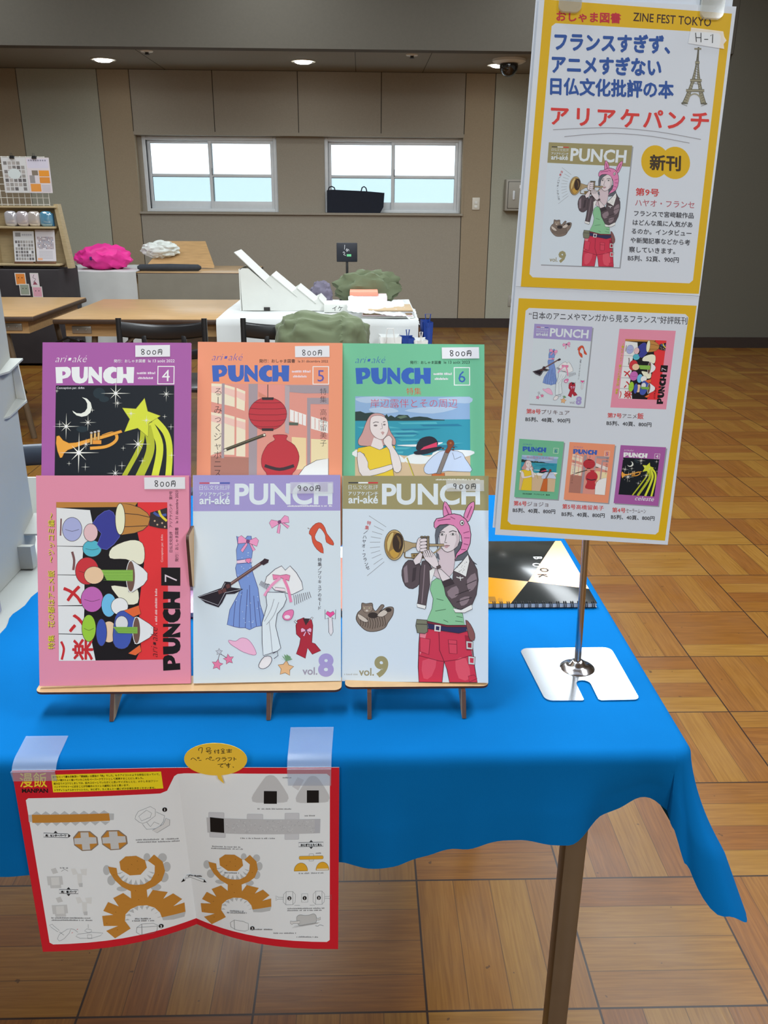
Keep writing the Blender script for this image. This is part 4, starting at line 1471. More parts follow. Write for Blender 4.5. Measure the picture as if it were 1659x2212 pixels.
def art9(sh):
    sh.poly(C9, (204, 217, 228))
    OL = (152, 144, 102)
    sh.poly([C9[0], C9[1], (1284, 366), (41, 352)], OL)
    head(sh, 42, 1285, 70, 355, OL, ((72, 72, 70), (222, 226, 226), (196, 60, 62), 123), (90, 342), (376, 1212, 128, 312), (184, 236, 304))
    micro(sh, 835, 108, 1210, 14, (226, 228, 220), 2)
    K = (46, 40, 46)
    PK, PD = (216, 130, 176), (150, 74, 118)
    SKN, HRC = (218, 208, 212), (92, 96, 106)
    # hair behind, neck and chest
    sh.shape([(1015, 620), (1060, 640), (1095, 690), (1115, 745), (1150, 800), (1186, 828), (1120, 812), (1060, 790), (990, 800), (960, 760)], HRC, 4, K)
    sh.shape([(840, 700), (880, 690), (930, 720), (990, 700), (1000, 780), (985, 890), (930, 960), (850, 945), (770, 890), (860, 800)], (206, 190, 198), 3, K)
    sh.shape([(835, 720), (860, 740), (870, 790), (840, 770)], HRC, 0)
    # cap with two ears
    sh.shape([(905, 425), (896, 365), (908, 288), (945, 325), (972, 395), (930, 410)], PK, 5, K, smooth=2)
    sh.line([(915, 330), (945, 400)], 10, PD)
    sh.shape([(1080, 440), (1076, 400), (1110, 322), (1160, 290), (1162, 345), (1140, 410), (1112, 462)], PK, 5, K, smooth=2)
    sh.line([(1140, 330), (1100, 430)], 10, PD)
    sh.shape([(820, 470), (840, 436), (890, 428), (940, 402), (990, 394), (1045, 406), (1092, 442), (1122, 500), (1134, 570), (1128, 645), (1105, 705), (1060, 735), (1020, 755), (995, 792), (1010, 735), (1045, 690), (1058, 640), (1050, 580), (1020, 528), (985, 495), (930, 485), (870, 490), (832, 522), (820, 505)], PK, 6, K)
    sh.line([(850, 455), (900, 445), (960, 440)], 8, PD, smooth=3)
    sh.ell(1058, 472, 17, 22, (238, 238, 238), 14, 5, K)
    sh.ell(1060, 474, 8, 10, K, 10)
    for L in ([(1070, 560), (1120, 545)], [(1075, 600), (1122, 600)], [(1072, 650), (1112, 660)], [(1050, 700), (1090, 700)], [(960, 420), (1000, 440)]):
        sh.line(L, 7, PD)
    # face
    sh.shape([(862, 530), (880, 500), (930, 486), (985, 496), (1020, 530), (1040, 600), (1024, 660), (985, 702), (935, 722), (895, 700), (868, 640)], SKN, 4, K, smooth=2)
    sh.poly([(1000, 540), (1040, 600), (1020, 668), (985, 700), (1010, 620)], (196, 182, 188))
    sh.shape([(835, 530), (870, 492), (955, 487), (905, 515), (872, 548), (856, 600), (852, 700), (834, 650), (828, 580)], HRC, 3, K)
    sh.line([(870, 560), (888, 548), (912, 552)], 6, K, smooth=3)
    sh.line([(948, 552), (978, 540), (1012, 548)], 6, K, smooth=3)
    for (x, y, rx) in ((888, 572, 22), (980, 570, 26)):
        sh.shape([(x - rx, y), (x, y - 10), (x + rx, y), (x, y + 8)], (232, 232, 234), 3, K)
        sh.ell(x, y - 1, 8, 8, (70, 66, 70), 10)
    sh.line([(925, 570), (915, 625), (908, 638), (930, 642)], 4, K)
    sh.poly([(905, 668), (925, 658), (955, 664), (930, 688), (912, 684)], (190, 150, 156))
    sh.line([(905, 668), (955, 666)], 3, K)
    # leather jacket
    JK, JL = (84, 72, 78), (134, 118, 126)
    WT = (224, 226, 226)
    sh.shape([(600, 792), (650, 800), (700, 826), (716, 900), (700, 985), (640, 1036), (575, 1010), (545, 920), (556, 845)], JK, 5, K, smooth=2)
    sh.poly([(560, 860), (590, 830), (600, 980), (570, 985)], JL)
    sh.poly([(640, 860), (670, 850), (660, 960), (630, 980)], (60, 50, 56))
    sh.shape([(700, 880), (720, 800), (760, 790), (800, 860), (790, 970), (765, 1090), (748, 1205), (676, 1180), (690, 1080)], JK, 5, K)
    sh.line([(740, 830), (732, 960), (715, 1160)], 8, JL, smooth=3)
    sh.shape([(672, 1160), (750, 1178), (744, 1210), (676, 1192)], WT, 4, K)
    sh.shape([(780, 880), (832, 850), (822, 900), (786, 1000)], WT, 3, K)
    # green top
    GN = (134, 190, 148)
    sh.shape([(840, 945), (880, 962), (930, 1040), (985, 1120), (1010, 1230), (1062, 1246), (1080, 1345), (930, 1346), (758, 1308), (802, 1205), (812, 1120), (785, 1040), (800, 975)], GN, 4, (60, 90, 70))
    for L in ([(840, 1120), (900, 1135)], [(830, 1225), (920, 1210)], [(900, 1300), (940, 1320)], [(1010, 1270), (1062, 1280)], [(1000, 1310), (1066, 1318)]):
        sh.line(L, 5, (70, 110, 84))
    sh.shape([(985, 880), (1060, 800), (1110, 745), (1150, 800), (1186, 870), (1196, 960), (1180, 1085), (1140, 1180), (1040, 1212), (985, 1190), (920, 1090), (905, 1020), (975, 985)], JK, 5, K)
    for q in ([(1100, 960), (1170, 900), (1180, 1000), (1120, 1060)], [(930, 1060), (1010, 1010), (1030, 1080), (970, 1120)], [(1040, 1120), (1120, 1100), (1100, 1160), (1050, 1180)]):
        sh.poly(q, JL, smooth=2)
    for L in ([(1090, 1000), (1180, 960)], [(1000, 1090), (1130, 1040)], [(1010, 1150), (1140, 1110)]):
        sh.line(L, 6, (46, 38, 44))
    sh.line([(1010, 935), (1040, 945), (1070, 940)], 7, WT)
    sh.line([(1040, 930), (1046, 965)], 6, WT)
    sh.shape([(985, 880), (1050, 815), (1108, 742), (1122, 800), (1092, 932), (1040, 905)], WT, 4, K)
    r = random.Random(9)
    for k in range(22):
        a, b = r.uniform(1020, 1105), r.uniform(800, 900)
        sh.ell(a, b, 3, 3, (120, 116, 118), 6)
    sh.shape([(980, 1200), (1050, 1215), (1140, 1168), (1146, 1208), (1080, 1240), (1000, 1238)], WT, 4, K)
    # hands and forearm
    sh.shape([(845, 862), (880, 868), (965, 950), (990, 988), (920, 1008), (880, 955)], SKN, 4, K)
    sh.shape([(885, 975), (965, 945), (992, 990), (905, 1022)], (58, 48, 54), 4, K)
    # trumpet
    BR, BRD = (150, 118, 66), (70, 52, 36)
    sh.shape([(548, 618), (640, 644), (800, 652), (905, 652), (905, 672), (800, 672), (640, 682), (560, 730)], (168, 148, 112), 4, K)
    sh.line([(572, 720), (570, 760), (600, 770), (740, 770), (860, 700), (870, 670)], 12, (150, 132, 100), smooth=3)
    sh.line([(572, 720), (570, 760), (600, 770), (740, 770)], 4, K, smooth=3)
    sh.shape([(624, 735), (740, 728), (750, 762), (630, 776)], (150, 128, 84), 5, K)
    for k in range(4):
        sh.ell(650 + k * 24, 752, 8, 10, (96, 76, 52), 10)
    sh.ell(482, 662, 84, 130, (196, 172, 118), 34, 5, K)
    sh.ell(478, 664, 74, 118, BR, 32)
    sh.shape([(420, 640), (450, 570), (475, 560), (450, 650), (430, 720)], (206, 184, 120), 0, K, smooth=2)
    sh.shape([(440, 720), (500, 690), (520, 740), (480, 776)], (190, 150, 66), 0, K, smooth=2)
    sh.ell(512, 642, 46, 84, (56, 40, 30), 26)
    sh.shape([(500, 580), (530, 600), (540, 660), (520, 700), (525, 640)], (110, 86, 52), 0, K, smooth=2)
    for k in range(3):
        sh.rect(706 + k * 26, 596, 726 + k * 26, 735, (140, 124, 96), 4, 4, K)
        sh.ell(716 + k * 26, 592, 13, 8, (120, 108, 84), 10, 3, K)
    sh.shape([(672, 640), (690, 600), (716, 606), (724, 640), (716, 690), (690, 720), (668, 690)], SKN, 4, K, smooth=2)
    for k in range(4):
        yy = 612 + k * 28
        sh.shape([(702, yy), (748, yy - 8), (760, yy + 6), (748, yy + 18), (704, yy + 22)], SKN, 3, K, smooth=2)
    sh.shape([(640, 790), (700, 720), (724, 740), (705, 812), (660, 832)], SKN, 4, K)
    sh.shape([(780, 705), (830, 750), (858, 820), (850, 860), (812, 852), (770, 810), (740, 780), (724, 720)], SKN, 4, K, smooth=2)
    for k in range(4):
        x = 726 + k * 17
        sh.shape([(x, 712 - k * 3), (x + 12, 708 - k * 3), (x + 34, 752), (x + 22, 764)], SKN, 3, K)
    sh.shape([(838, 846), (870, 832), (880, 852), (848, 868)], (90, 74, 74), 4, K)
    # trousers, belt, pouch, chain
    RD, RE, RL = (198, 52, 78), (120, 30, 52), (222, 128, 144)
    sh.shape([(700, 1370), (770, 1375), (1030, 1412), (1118, 1390), (1142, 1480), (1165, 1700), (1188, 1834), (950, 1834), (928, 1720), (905, 1655), (888, 1833), (690, 1832), (684, 1700), (690, 1500)], RD, 6, K)
    sh.poly([(700, 1400), (760, 1395), (720, 1560), (700, 1600)], RL)
    sh.poly([(720, 1650), (840, 1640), (800, 1780), (730, 1800)], (212, 78, 100), smooth=2)
    sh.poly([(1000, 1650), (1090, 1630), (1130, 1800), (1030, 1800)], (216, 82, 102), smooth=2)
    sh.poly([(1080, 1430), (1130, 1440), (1140, 1560), (1096, 1560)], (150, 34, 58))
    sh.line([(860, 1395), (866, 1560), (905, 1655)], 6, RE)
    sh.line([(690, 1605), (860, 1650), (905, 1655), (1020, 1640), (1140, 1600)], 5, RE)
    sh.shape([(700, 1450), (785, 1466), (775, 1596), (700, 1570)], (206, 66, 90), 5, RE)
    sh.shape([(940, 1470), (1012, 1476), (1015, 1590), (950, 1586)], (206, 66, 90), 5, RE)
    sh.line([(940, 1505), (1012, 1508)], 4, RE)
    sh.shape([(1110, 1780), (1160, 1770), (1186, 1800), (1120, 1830)], RD, 4, RE)
    sh.shape([(765, 1330), (930, 1345), (1098, 1362), (1095, 1398), (1030, 1415), (770, 1376)], (46, 44, 84), 4, K)
    sh.shape([(760, 1310), (930, 1346), (1098, 1345), (1100, 1362), (930, 1362), (764, 1330)], (120, 40, 56), 3, K)
    sh.poly([(824, 1342), (878, 1348), (874, 1402), (822, 1396)], (206, 206, 206), [(836, 1354), (866, 1358), (863, 1391), (834, 1386)])
    sh.shape([(672, 1296), (760, 1302), (766, 1400), (740, 1418), (676, 1410), (664, 1350)], (118, 120, 102), 5, K)
    sh.line([(670, 1335), (764, 1340)], 5, K)
    sh.shape([(1088, 1300), (1130, 1340), (1166, 1420), (1160, 1475), (1125, 1470), (1105, 1400)], (130, 84, 84), 4, K, smooth=2)
    for (x, y) in ((1122, 1515), (1140, 1645)):
        sh.poly([(x - 30, y - 35), (x + 30, y - 28), (x + 26, y + 38), (x - 28, y + 34)], (196, 196, 196), [(x - 16, y - 20), (x + 16, y - 16), (x + 14, y + 24), (x - 15, y + 20)])
        sh.line([(x - 30, y - 35), (x + 30, y - 28), (x + 26, y + 38), (x - 28, y + 34)], 4, K, closed=True)
    sh.line([(1140, 1560), (1150, 1610)], 8, (120, 120, 120))
    # curled tabby cat
    CB, CD, CL = (128, 114, 104), (52, 44, 42), (198, 188, 178)
    sh.shape([(205, 1158), (240, 1164), (292, 1158), (300, 1200), (325, 1225), (370, 1172), (395, 1185), (350, 1240), (395, 1205), (440, 1190), (474, 1200), (468, 1260), (430, 1320), (400, 1370), (330, 1398), (250, 1396), (190, 1350), (156, 1295), (170, 1240), (200, 1210)], CB, 5, CD, smooth=3)
    sh.shape([(205, 1175), (240, 1180), (290, 1176), (296, 1215), (262, 1240), (222, 1232)], (146, 130, 118), 3, CD, smooth=2)
    for x in (226, 268):
        sh.ell(x, 1200, 8, 6, (206, 200, 170), 8, 2, CD)
    sh.ell(248, 1222, 12, 8, CL, 8)
    sh.ell(300, 1262, 44, 26, CD, 14)
    sh.ell(432, 1216, 26, 18, CD, 14)
    sh.shape([(335, 1262), (390, 1215), (425, 1240), (380, 1275)], CL, 3, CD, smooth=2)
    for k in range(11):
        x = 185 + k * 21
        sh.line([(x, 1290 + abs(k - 5) * -4), (x + 12, 1330), (x + 4, 1380 - abs(k - 5) * 6)], 6, (80, 68, 62), smooth=3)
    sh.shape([(170, 1250), (215, 1270), (260, 1310), (230, 1320), (180, 1290)], CL, 3, CD, smooth=2)
    # sound lines and lettering
    for q in ((265, 412, 412, 508), (308, 498, 390, 538), (292, 546, 378, 572), (282, 592, 368, 606), (273, 638, 362, 637), (274, 685, 360, 678), (282, 732, 360, 709), (290, 775, 370, 740), (305, 828, 382, 775), (250, 925, 395, 805)):
        sh.line([(q[0], q[1]), (q[2], q[3])], 3.5, (132, 136, 142))
    arc = [(262, 472), (246, 512), (236, 553), (228, 592), (224, 630), (221, 668), (222, 708), (226, 746), (236, 784), (248, 822), (258, 854)]
    for ch, (x, y) in zip('特集／ハヤオ・フランセ', arc):
        c = (196, 62, 66) if ch in '特集' else (70, 70, 80)
        a = -14 + 34 * (y - 472) / 390
        if ch == '／':
            sh.line([(x + 18, y - 14), (x - 16, y + 14)], 4, c)
        else:
            sh.text(ch, x, y + 15, None, c, 0.008, 37, rot=-a, align='c')
    sh.text('vol.', 180, 1775, 308, (150, 144, 116), 0.02)
    sh.text('9', 312, 1776, 430, (150, 144, 106), 0.05)
    micro(sh, 56, 1772, 165, 14, (170, 176, 178), 6)

# ---------------------------------------------------------------- the six booklets on the easels
def cover_stock(n, rgb):
    return mat('cover_stock_' + n, rgb, 0.4, var=0.015, nscale=12, spec=0.35)


booklet('purple booklet number 4 with a starry night cover, left of the back row', (-0.3026, 0.9664, 0.9102), 0, 22, 0, art4, cover_stock('purple', (163, 92, 160)),
        ('800円', (1128, 158, 56, 58, 7)), (1072, 122, 1418, 238), False, C4)
booklet('orange booklet number 5 with a corridor cover, middle of the back row', (-0.1164, 0.984, 0.9082), 0, 22, -0.3, art5, cover_stock('orange', (236, 148, 114)),
        ('800円', (1168, 178, 57, 66, 7)), (1092, 140, 1466, 262), False, C5)
booklet('green booklet number 6 with a beach cover, right of the back row', (0.0654, 0.9929, 0.9055), 0, 22, -0.3, art6, cover_stock('green', (110, 184, 146)),
        ('800円', (1176, 180, 60, 66, 8)), (1094, 152, 1486, 272), False, C6)
booklet('pink booklet number 7 with sideways lettering, left of the front row', (-0.3029, 0.9093, 0.7551), 2.72, 18.02, -0.86, art7, cover_stock('pink', (222, 142, 166)),
        ('800円', (1188, 118, 52, 62, 7)), (1092, 92, 1476, 202), False, C7)
booklet('white booklet volume 8 with a lavender band, middle of the front row', (-0.1172, 0.9142, 0.7543), 2.09, 20.92, -0.61, art8, cover_stock('white', (204, 216, 224)),
        ('900円', (1004, 166, 57, 56, 6)), (938, 140, 1342, 246), True, C8)
booklet('white booklet volume 9 with an olive band, right of the front row', (0.0655, 0.9138, 0.7531), -4.62, 20.7, 1.32, art9, cover_stock('white', (204, 216, 224)),
        ('900円', (978, 134, 52, 50, 6)), (922, 110, 1244, 204), True, C9)

# ================================================================ sketchbooks lying on the blue cloth
M_black = mat('glossy_black_cover', (38, 42, 42), 0.16, k=0.8, spec=0.45, coat=0.15)
M_orange = mat('glossy_orange_cover', (246, 168, 22), 0.16, k=0.62, spec=0.45, coat=0.15)
M_salmon = mat('glossy_salmon_cover', (238, 160, 140), 0.2, k=0.7, spec=0.6, coat=0.4)
M_purple = mat('glossy_purple_cover', (150, 70, 150), 0.2, k=0.7, spec=0.6, coat=0.4)
M_wire = mat('black_wire', (30, 30, 34), 0.35, spec=0.6)
M_greyp = mat('page_edges', (190, 192, 196), 0.7, var=0.08, nscale=400, stretch=(0.2, 0.2, 6))


def sketchbook(label, x0, y0, w, d, body, prints):
    z0, z1 = ZT + 0.0012, ZT + 0.0095
    t = thing('sketchbook', label, 'sketchbook', (x0 + w / 2, y0 + d / 2, ZT), 'spiral sketchbooks lying on the blue cloth')
    MB().box((x0 + .001, y0 + .001, z0 + .0008), (x0 + w - .001, y0 + d - .001, z1 - .0008), M_greyp).build('page_block', t)
    mb = MB()
    mb.box((x0, y0, z1 - .0008), (x0 + w, y0 + d, z1), body, 0.0002)
    mb.box((x0, y0, z0), (x0 + w, y0 + d, z0 + .0008), body)
    sh = Sheet(0.00004)
    prints(sh)
    sh.emit(mb, lambda x, y, z: Vector((x, y, z1 + z)))
    mb.build('cover', t, recalc=False)
    mb = MB()
    n = int(w / 0.0108)
    for k in range(n):
        for q in (0, 0.003):
            x = x0 + 0.006 + k * (w - 0.012) / (n - 1) + q - .0015
            mb.tube([(x, y0 + 0.005, z1 + 0.0008), (x, y0 + .001, z1 + 0.0014), (x, y0 - 0.0022, z1 - .002), (x, y0 - .0024, z0 + .002), (x, y0 + .001, z0 - .0002)], 0.0008, M_wire, 6)
    mb.build('wire_binding', t, 'black double wire rings')
    return t


def prints_r(sh):
    P = lambda u, v: tuple(onz(u, v, ZT + 0.0095))[:2]
    x0, y0, x1, y1 = 0.188, 1.178, 0.3665, 1.434
    cr = P(1141, 1256)
    tr = (0.357 - .001, y1)
    lft = (x0, P(1056, 1244)[1])
    rgt = (x1, P(1262, 1272)[1])
    bot = (P(1103.7, 1305)[0], y0)
    sh.poly([(x0, y0), bot, cr, lft], M_orange)
    sh.poly([cr, rgt, (x1, y1), (tr[0], y1)], M_orange)
    q = lambda x, y: (x, y)
    for ch, px, c in (('B', (1163, 1205), (235, 235, 232)), ('O', (1160, 1219), (235, 235, 232)), ('O', (1176, 1230), (46, 44, 42)), ('K', (1173, 1243), (46, 44, 42))):
        p = P(*px)
        vs, fs = textmesh(ch, 0.02)
        s_ = 0.021
        sh._put([(p[0] + b * s_ - .008, p[1] - a * s_ + .006) for a, b in vs], fs, ink(c))
    bx, by = P(1058, 1301)
    for k in range(14):
        sh.rect(bx + k * 0.0008, by, bx + k * 0.0008 + (0.0005 if k % 3 else 0.0003), by + 0.02, (60, 44, 20))
    for k in range(5):
        sh.rect(bx + 0.014 + k * .0016, by, bx + 0.0146 + k * .0016, by + 0.012 + 0.002 * (k % 3), (90, 66, 26))


sketchbook('black and orange spiral sketchbook lying between the olive booklet and the sign stand', 0.188, 1.178, 0.1785, 0.256, M_black, prints_r)


def prints_m(sh):
    sh.poly([(-0.125, 1.36), (0.055, 1.36), (0.055, 1.41), (-0.125, 1.41)], (225, 225, 225))
    for k in range(7):
        sh.rect(-0.12 + k * .024, 1.39, -0.11 + k * .024, 1.40, (60, 60, 60))


sketchbook('salmon spiral sketchbook lying behind the white booklets', -0.126, 1.156, 0.18, 0.254, M_salmon, prints_m)


def prints_l(sh):
    sh.poly([(-0.37, 1.23), (-0.19, 1.23), (-0.19, 1.409), (-0.37, 1.409)], (52, 34, 56))
    for y in (1.27, 1.31):
        sh.rect(-0.37, y, -0.19, y + .005, (220, 214, 224))
    for k in range(9):
        sh.rect(-0.36 + k * .019, 1.195, -0.35 + k * .019, 1.213, (226, 216, 230))


sketchbook('purple spiral sketchbook lying behind the pink booklet', -0.37, 1.152, 0.18, 0.258, M_purple, prints_l)

# ================================================================ sign stand with the two posters
M_plate = mat('brushed_plate', (186, 192, 198), 0.17, metal=0.95, k=1.0, var=0.03, nscale=60, stretch=(1, 30, 1))
M_chrome = mat('chrome_tube', (196, 194, 196), 0.16, metal=1.0, k=1.0, var=0.02, nscale=10)
M_acr = clear('clear_clip', (0.92, 0.94, 0.94), 0.72, 0.06, rgb=(222, 222, 214), gloss=0.14)
PX, PY = 0.292, 0.9975
t = thing('sign_stand', 'chrome sign stand on a slotted steel plate at the right of the blue table', 'sign stand', (PX, PY, ZT))
pl = []
for (cx, cy, r, a0) in ((0.3455, 0.9265, 0.008, -90), (0.341, 1.0405, 0.012, 0), (0.235, 1.0395, 0.012, 90), (0.2425, 0.9285, 0.011, 180)):
    pl += [(cx + r * math.cos(math.radians(a0 + k * 18)), cy + r * math.sin(math.radians(a0 + k * 18))) for k in range(6)]
pl += [(0.2795, 0.9175), (0.2818, 0.9195), (0.2812, 0.948)] + [(0.2907 + 0.0095 * math.cos(math.radians(180 - k * 22.5)), 0.9560 + 0.0095 * math.sin(math.radians(180 - k * 22.5))) for k in range(9)] + [(0.3005, 0.92), (0.3035, 0.9175)]
MB().prism(pl, lambda a, b, d: Vector((a, b, d)), ZT + 0.0008, ZT + 0.0022, M_plate).build('base_plate', t)
MB().lathe([(0.0235, ZT + .0022), (0.022, ZT + .0035), (0.016, ZT + .0065), (0.0105, ZT + .009), (0.0085, ZT + .0125), (0.0055, ZT + .0135)], (PX, PY, 0), M_chrome, 32).build('neck_flange', t)
POLE = lambda z: Vector((PX + 0.0, PY + (z - ZT) * 0.0963, z))
mb = MB()
mb.tube([POLE(ZT + .005), POLE(1.2), POLE(1.565)], 0.0046, M_chrome, 14)
mb.build('pole', t)
pf = frame((0.2672, 0.9488, 0.9294), -3.38, 8.15, -2.35, 210, 594)
mb = MB()
ends = [pf(-6, -36, -0.014), pf(216, -36, -0.014)]
mb.tube(ends, 0.004, M_chrome, 12)
mb.build('cross_bar', t)
for (x, y) in ((33, 6), (184, 6)):
    mb = MB()
    for (z0, z1) in ((0.0012, 0.006), (-0.010, -0.0035)):
        vs = []
        o = rrect(x - 12, y - 26, x + 12, y + 8, 6)
        mb.prism(o, lambda a, b, d: pf(a, b, d), z0, z1, M_acr)
    mb.tube([pf(x - 8, y - 16, 0.004), pf(x - 9, y - 36, -0.014), pf(x - 8, y - 46, -0.016), pf(x + 8, y - 46, -0.016), pf(x + 9, y - 36, -0.014), pf(x + 8, y - 16, 0.004)], 0.002, M_acr, 8)
    mb.build('clip', t, 'clear plastic clip')

M_paper = mat('poster_paper', (206, 214, 224), 0.45, var=0.01, nscale=8, spec=0.35)
RECT = [(0, 0), (210, 0), (210, 594), (0, 594)]
QA = [((u - 1080) * 2.865, v * 2.865) for u, v in ((1168, -3), (1588, 12), (1441.5, 1177), (1069, 1156))]
QB = [((u - 1050) * 2.724, (v - 620) * 2.724) for u, v in ((1168, -3), (1588, 12), (1441.5, 1177), (1069, 1156))]
YEL, WHT = (212, 172, 28), (206, 214, 224)


def mini(sh, base, art, C, quad, shadow=True):
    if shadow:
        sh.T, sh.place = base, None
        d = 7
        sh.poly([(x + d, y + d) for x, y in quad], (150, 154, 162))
    q = homog(RECT2, quad)
    sh.T = homog(C, RECT2)
    sh.place = lambda p: base(q(p))
    sh.small = True
    art(sh)
    sh.small = False
    sh.T, sh.place = base, None


RECT2 = [(0, 0), (182, 0), (182, 257), (0, 257)]


def poster_a(sh):
    b = sh.T
    sh.poly([(283, 2), (1428, 78), (1226, 1806), (132, 1768)], YEL)
    sh.poly([(326, 166), (350, 147), (1345, 197), (1360, 218), (1190, 1722), (1168, 1741), (205, 1710), (186, 1690)], WHT)
    sh.text('おしゃま図書', 356, 128, 746, (188, 50, 62), 0.03, None, rot=1.5)
    sh.text('ZINE FEST TOKYO', 822, 128, 1300, (62, 40, 34), 0.012, 74, rot=3.6)
    BLU = (48, 84, 156)
    sh.text('フランスすぎず、', 345, 303, 1046, BLU, 0.042, 118, rot=1.2)
    sh.text('アニメすぎない', 328, 442, 992, BLU, 0.042, 118, rot=1.4)
    sh.text('日仏文化批評の本', 318, 574, 1068, BLU, 0.036, 112, rot=1.4)
    for k, ch in enumerate('アリアケパンチ'):
        x = 372 + k * 143
        sh.text(ch, x, 762 + k * 4.2, None, (208, 62, 58), 0.03, 128, rot=2, align='c')
    sh.line([(333, 800), (520, 789), (720, 786), (980, 808), (1238, 852)], 4, (150, 150, 156), smooth=4)
    sh.line([(402, 842), (560, 826), (720, 820), (940, 836), (1168, 875)], 4, (150, 150, 156), smooth=4)
    # iron tower
    TW, TD = (150, 146, 124), (96, 94, 80)
    cx = lambda y: 1224 + (y - 280) * -0.078
    wid = lambda y: 3 + 72 * max(0, (y - 290) / 345) ** 2.1
    ys = [285 + 14.6 * k for k in range(25)]
    for s in (1, -1):
        pts = [(cx(y) + s * wid(y), y) for y in ys] + [(cx(y) + s * max(0, wid(y) * 0.62 - 4 if y > 505 else wid(y) * 0.35), y) for y in ys[::-1]]
        sh.poly(pts, TW)
        sh.line([(cx(y) + s * wid(y), y) for y in ys], 4, TD)
        sh.line([(cx(y) + s * max(0, wid(y) * 0.62 - 4 if y > 505 else wid(y) * 0.35), y) for y in ys], 3, TD)
    for y in ys[2:]:
        w_ = wid(y)
        if y < 505:
            sh.line([(cx(y) - w_, y), (cx(y) + w_, y + 12)], 2.5, TD)
        else:
            for s in (1, -1):
                sh.line([(cx(y) + s * w_, y), (cx(y) + s * (w_ * 0.62 - 4), y + 12)], 2.5, TD)
    for y, e in ((380, 5), (490, 9), (552, 12)):
        sh.rect(cx(y) - wid(y) - e, y - 7, cx(y) + wid(y) + e, y + 7, TW, 0, 3, TD)
    sh.line([(cx(600) - 46, 628), (cx(600) - 30, 588), (cx(600), 572), (cx(600) + 30, 588), (cx(600) + 46, 630)], 8, TW, smooth=4)
    sh.rect(1198, 292 - 0, 1204 + 36, 300, TW, 0, 2, TD)
    sh.rect(1118, 626, 1150, 634, TD)
    sh.rect(1238, 628, 1276, 636, TD)
    sh.ell(958, 990, 86, 100, YEL, 30)
    sh.ell(1080, 998, 92, 100, YEL, 30)
    sh.text('新刊', 926, 1034, 1112, (66, 52, 34), 0.03, 100, rot=1.5)
    sh.text('第9号', 838, 1196, 980, (200, 66, 66), 0.02, 50, rot=2)
    sh.text('ハヤオ・フランセ', 835, 1262, 1198, (176, 92, 104), 0.008, 48, rot=2)
    DK = (58, 58, 66)
    for tx, x, y, x1 in (('フランスで宮﨑駿作品', 828, 1324, 1194), ('はどんな風に人気があ', 820, 1380, 1186), ('るのか。インタビュー', 813, 1434, 1180), ('や新聞記事などから考', 806, 1490, 1172), ('察していきます。', 797, 1548, 1080), ('B5判、52頁、900円', 790, 1600, 1102)):
        sh.text(tx, x, y, x1, DK, 0.016, None, rot=2)
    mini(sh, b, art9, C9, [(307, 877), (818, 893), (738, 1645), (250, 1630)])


def poster_b(sh):
    b = sh.T
    sh.poly([(196, 60), (1236, 98), (1050, 1493), (82, 1428)], YEL)
    sh.poly([(236, 134), (256, 117), (1170, 148), (1188, 166), (1012, 1440), (994, 1456), (146, 1398), (126, 1378)], WHT)
    DK, RD, BN = (60, 60, 66), (204, 64, 64), (110, 96, 100)
    sh.text('“日本のアニメやマンガから見るフランス”好評既刊', 255, 178, 1181, (70, 70, 76), 0.008, 47, rot=1.7)
    sh.T = b
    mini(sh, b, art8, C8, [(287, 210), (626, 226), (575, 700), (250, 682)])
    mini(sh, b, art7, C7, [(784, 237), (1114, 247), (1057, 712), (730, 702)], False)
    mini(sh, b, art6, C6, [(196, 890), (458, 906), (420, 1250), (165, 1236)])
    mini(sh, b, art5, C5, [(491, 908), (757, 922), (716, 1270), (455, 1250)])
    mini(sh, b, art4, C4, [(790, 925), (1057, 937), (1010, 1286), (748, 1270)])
    for (n, rest, x, xm, x1, y, rc, pr, px, px1, py) in (('第8号', 'プリキュア', 238, 326, 490, 738, BN, 'B5判、48頁、900円', 233, 493, 784), ('第7号', 'アニメ', 713, 800, 884, 760, BN, 'B5判、40頁、800円', 708, 970, 805),
                                                    ('第6号', 'ジョジョ', 162, 242, 364, 1284, BN, 'B5判、40頁、800円', 157, 405, 1324), ('第5号', '高橋留美子', 447, 528, 690, 1302, RD, 'B5判、40頁、800円', 443, 695, 1346),
                                                    ('第4号', 'セーラームーン', 740, 822, 938, 1322, BN, 'B5判、40頁、800円', 733, 988, 1362)):
        sh.text(n, x, y, xm - 4, RD, 0.016, 31, rot=2)
        sh.text(rest, xm, y + 3, x1, rc, 0.012, 30, rot=2)
        sh.text(pr, px, py, px1, DK, 0.02, 29, rot=2)
    sh.text('飯', 888, 766, None, RD, 0.016, 38, rot=2)


